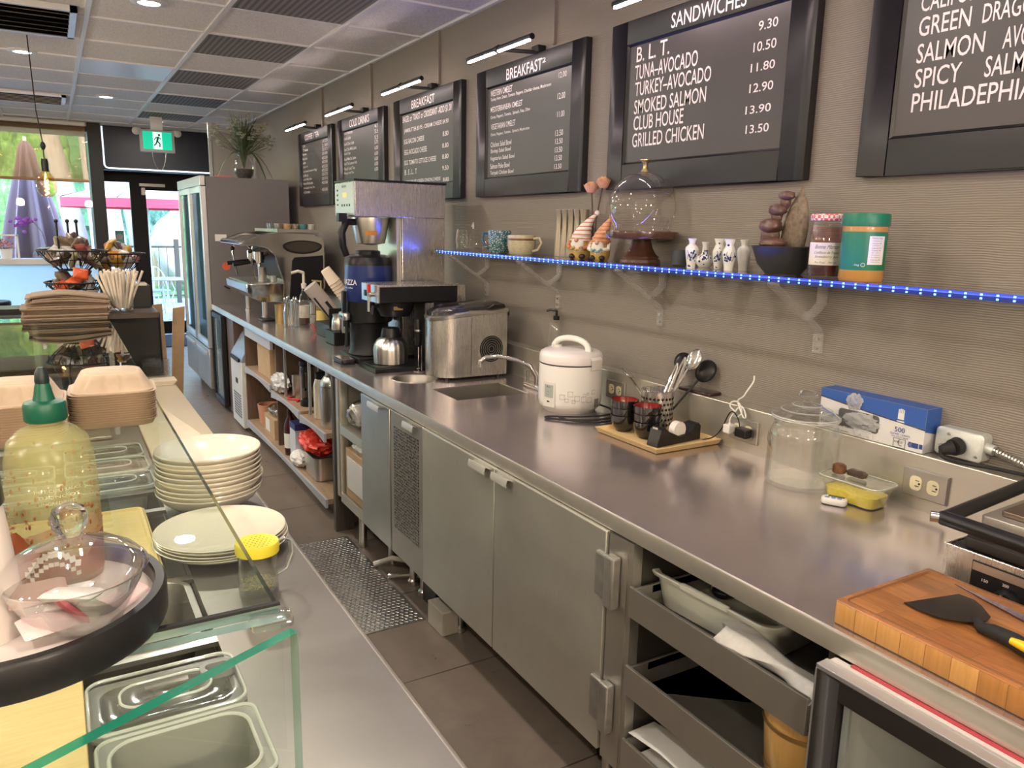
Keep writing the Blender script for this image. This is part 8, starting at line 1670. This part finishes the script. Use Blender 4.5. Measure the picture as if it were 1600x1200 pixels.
# curved customer display and stools, flower pots
t = thing('curved_display', 'curved glass display case at the far left behind the paper bags', 'display case', (-.62, 4.7, 0))
part(t, 'cabinet', MB().bx(-1.05, -.32, 4.42, 5.3, .02, .92), M_white_wall)
cvp = [(-.34, 1.36), (-.55, 1.35), (-.72, 1.28), (-.86, 1.16), (-.96, 1.02), (-1.02, .92)]
part(t, 'curved_glass', MB().loft([[(x, 4.42, z) for x, z in cvp], [(x, 5.3, z) for x, z in cvp]], False, False, closed=False), M_glass2)
part(t, 'rib', MB().tube([(x, 4.42, z) for x, z in cvp], .014, 8).tube([(x, 5.3, z) for x, z in cvp], .014, 8), M_blackm, 'black curved rib')
def stool(x, y, lab):
    t = thing('bar_stool', lab, 'stool', (x, y, 0), 0, 'black bar stools')
    part(t, 'seat', MB().lathe([(0, .74), (.19, .74), (.20, .75), (.20, .785), (.19, .795), (0, .79)], n=32), M_black, local=True)
    for k in range(4):
        a = PI / 4 + PI / 2 * k; part(t, 'leg', MB().cyl((.15 * math.cos(a), .15 * math.sin(a), .74), (.22 * math.cos(a), .22 * math.sin(a), 0), .014), M_black, local=True)
    part(t, 'footrest', MB().tube([(.19 * math.cos(a), .19 * math.sin(a), .28) for a in [2 * PI * i / 28 for i in range(28)]], .009, 6, closed=True), M_black, local=True)
stool(-.62, 9.6, 'black bar stool at the left edge before the white wall'); stool(-1.5, 9.6, 'black bar stool left of the first one, outside the photo edge')
def pot(x, y, r, h, m, lab):
    t = thing('potted_plant', lab, 'plant', (x, y, 1.19)); part(t, 'pot', MB().lathe([(0, .004), (r * .75, 0), (r, h), (r * .9, h), (r * .7, .01), (0, .01)], n=28), m, local=True); return t
YP = YW - .18
t = pot(-.05, YP, .075, .13, M_white, 'orchid with a purple bloom in a white pot on the window ledge')
part(t, 'stem', MB().tube([(0, 0, .1), (-.04, 0, .3), (-.12, 0, .42), (-.22, 0, .44)], .005, 6), mat('orchid stem', (.14, .16, .08), .6), local=True)
m = MB(); rnd = random.Random(2)
for i in range(26): m.ell((-.2 + rnd.gauss(0, .045), rnd.gauss(0, .03), .43 + rnd.gauss(0, .035)), .022, .016, .018, 8, 6)
part(t, 'blossoms', m, mat('orchid purple', (.36, .10, .58), .5), 'purple blossoms', local=True)
m = MB()
for a in (.3, 1.5, 2.7, 3.5, 5.2): leaf(m, (0, 0, .12), (math.cos(a), math.sin(a), .6), .19, .024, .9)
part(t, 'leaves', m, mat('orchid leaf', (.16, .30, .12), .5), local=True)
t = pot(-.46, YP, .07, .11, M_white, 'small white ribbed pot of pink flowers on the window ledge')
m = MB()
for i in range(40): m.ell((rnd.gauss(0, .05), rnd.gauss(0, .04), .16 + rnd.gauss(0, .035)), .014, .014, .012, 7, 5)
part(t, 'blossoms', m, mat('pink blossom', (.62, .28, .30), .6), 'pink blossoms', local=True)
m = MB()
for i in range(20): a = rnd.uniform(0, 6.28); leaf(m, (0, 0, .1), (math.cos(a), math.sin(a), 1), .11, .014, .6)
part(t, 'leaves', m, mat('leaf grey green', (.20, .32, .26), .6), local=True)
t = thing('lantern_frame', 'slim white open frame around the small flower pot on the window ledge', 'frame', (-.46, YP, 1.19))
f = MB(); 
for x in (-.12, .12):
    for y in (-.09, .09): f.bx(x - .008, x + .008, y - .008, y + .008, 0, .27)
f.bx(-.128, .128, -.098, -.082, .255, .27).bx(-.128, .128, .082, .098, .255, .27).bx(-.128, -.112, -.098, .098, .255, .27).bx(.112, .128, -.098, .098, .255, .27)
part(t, 'frame', f, M_white, local=True)
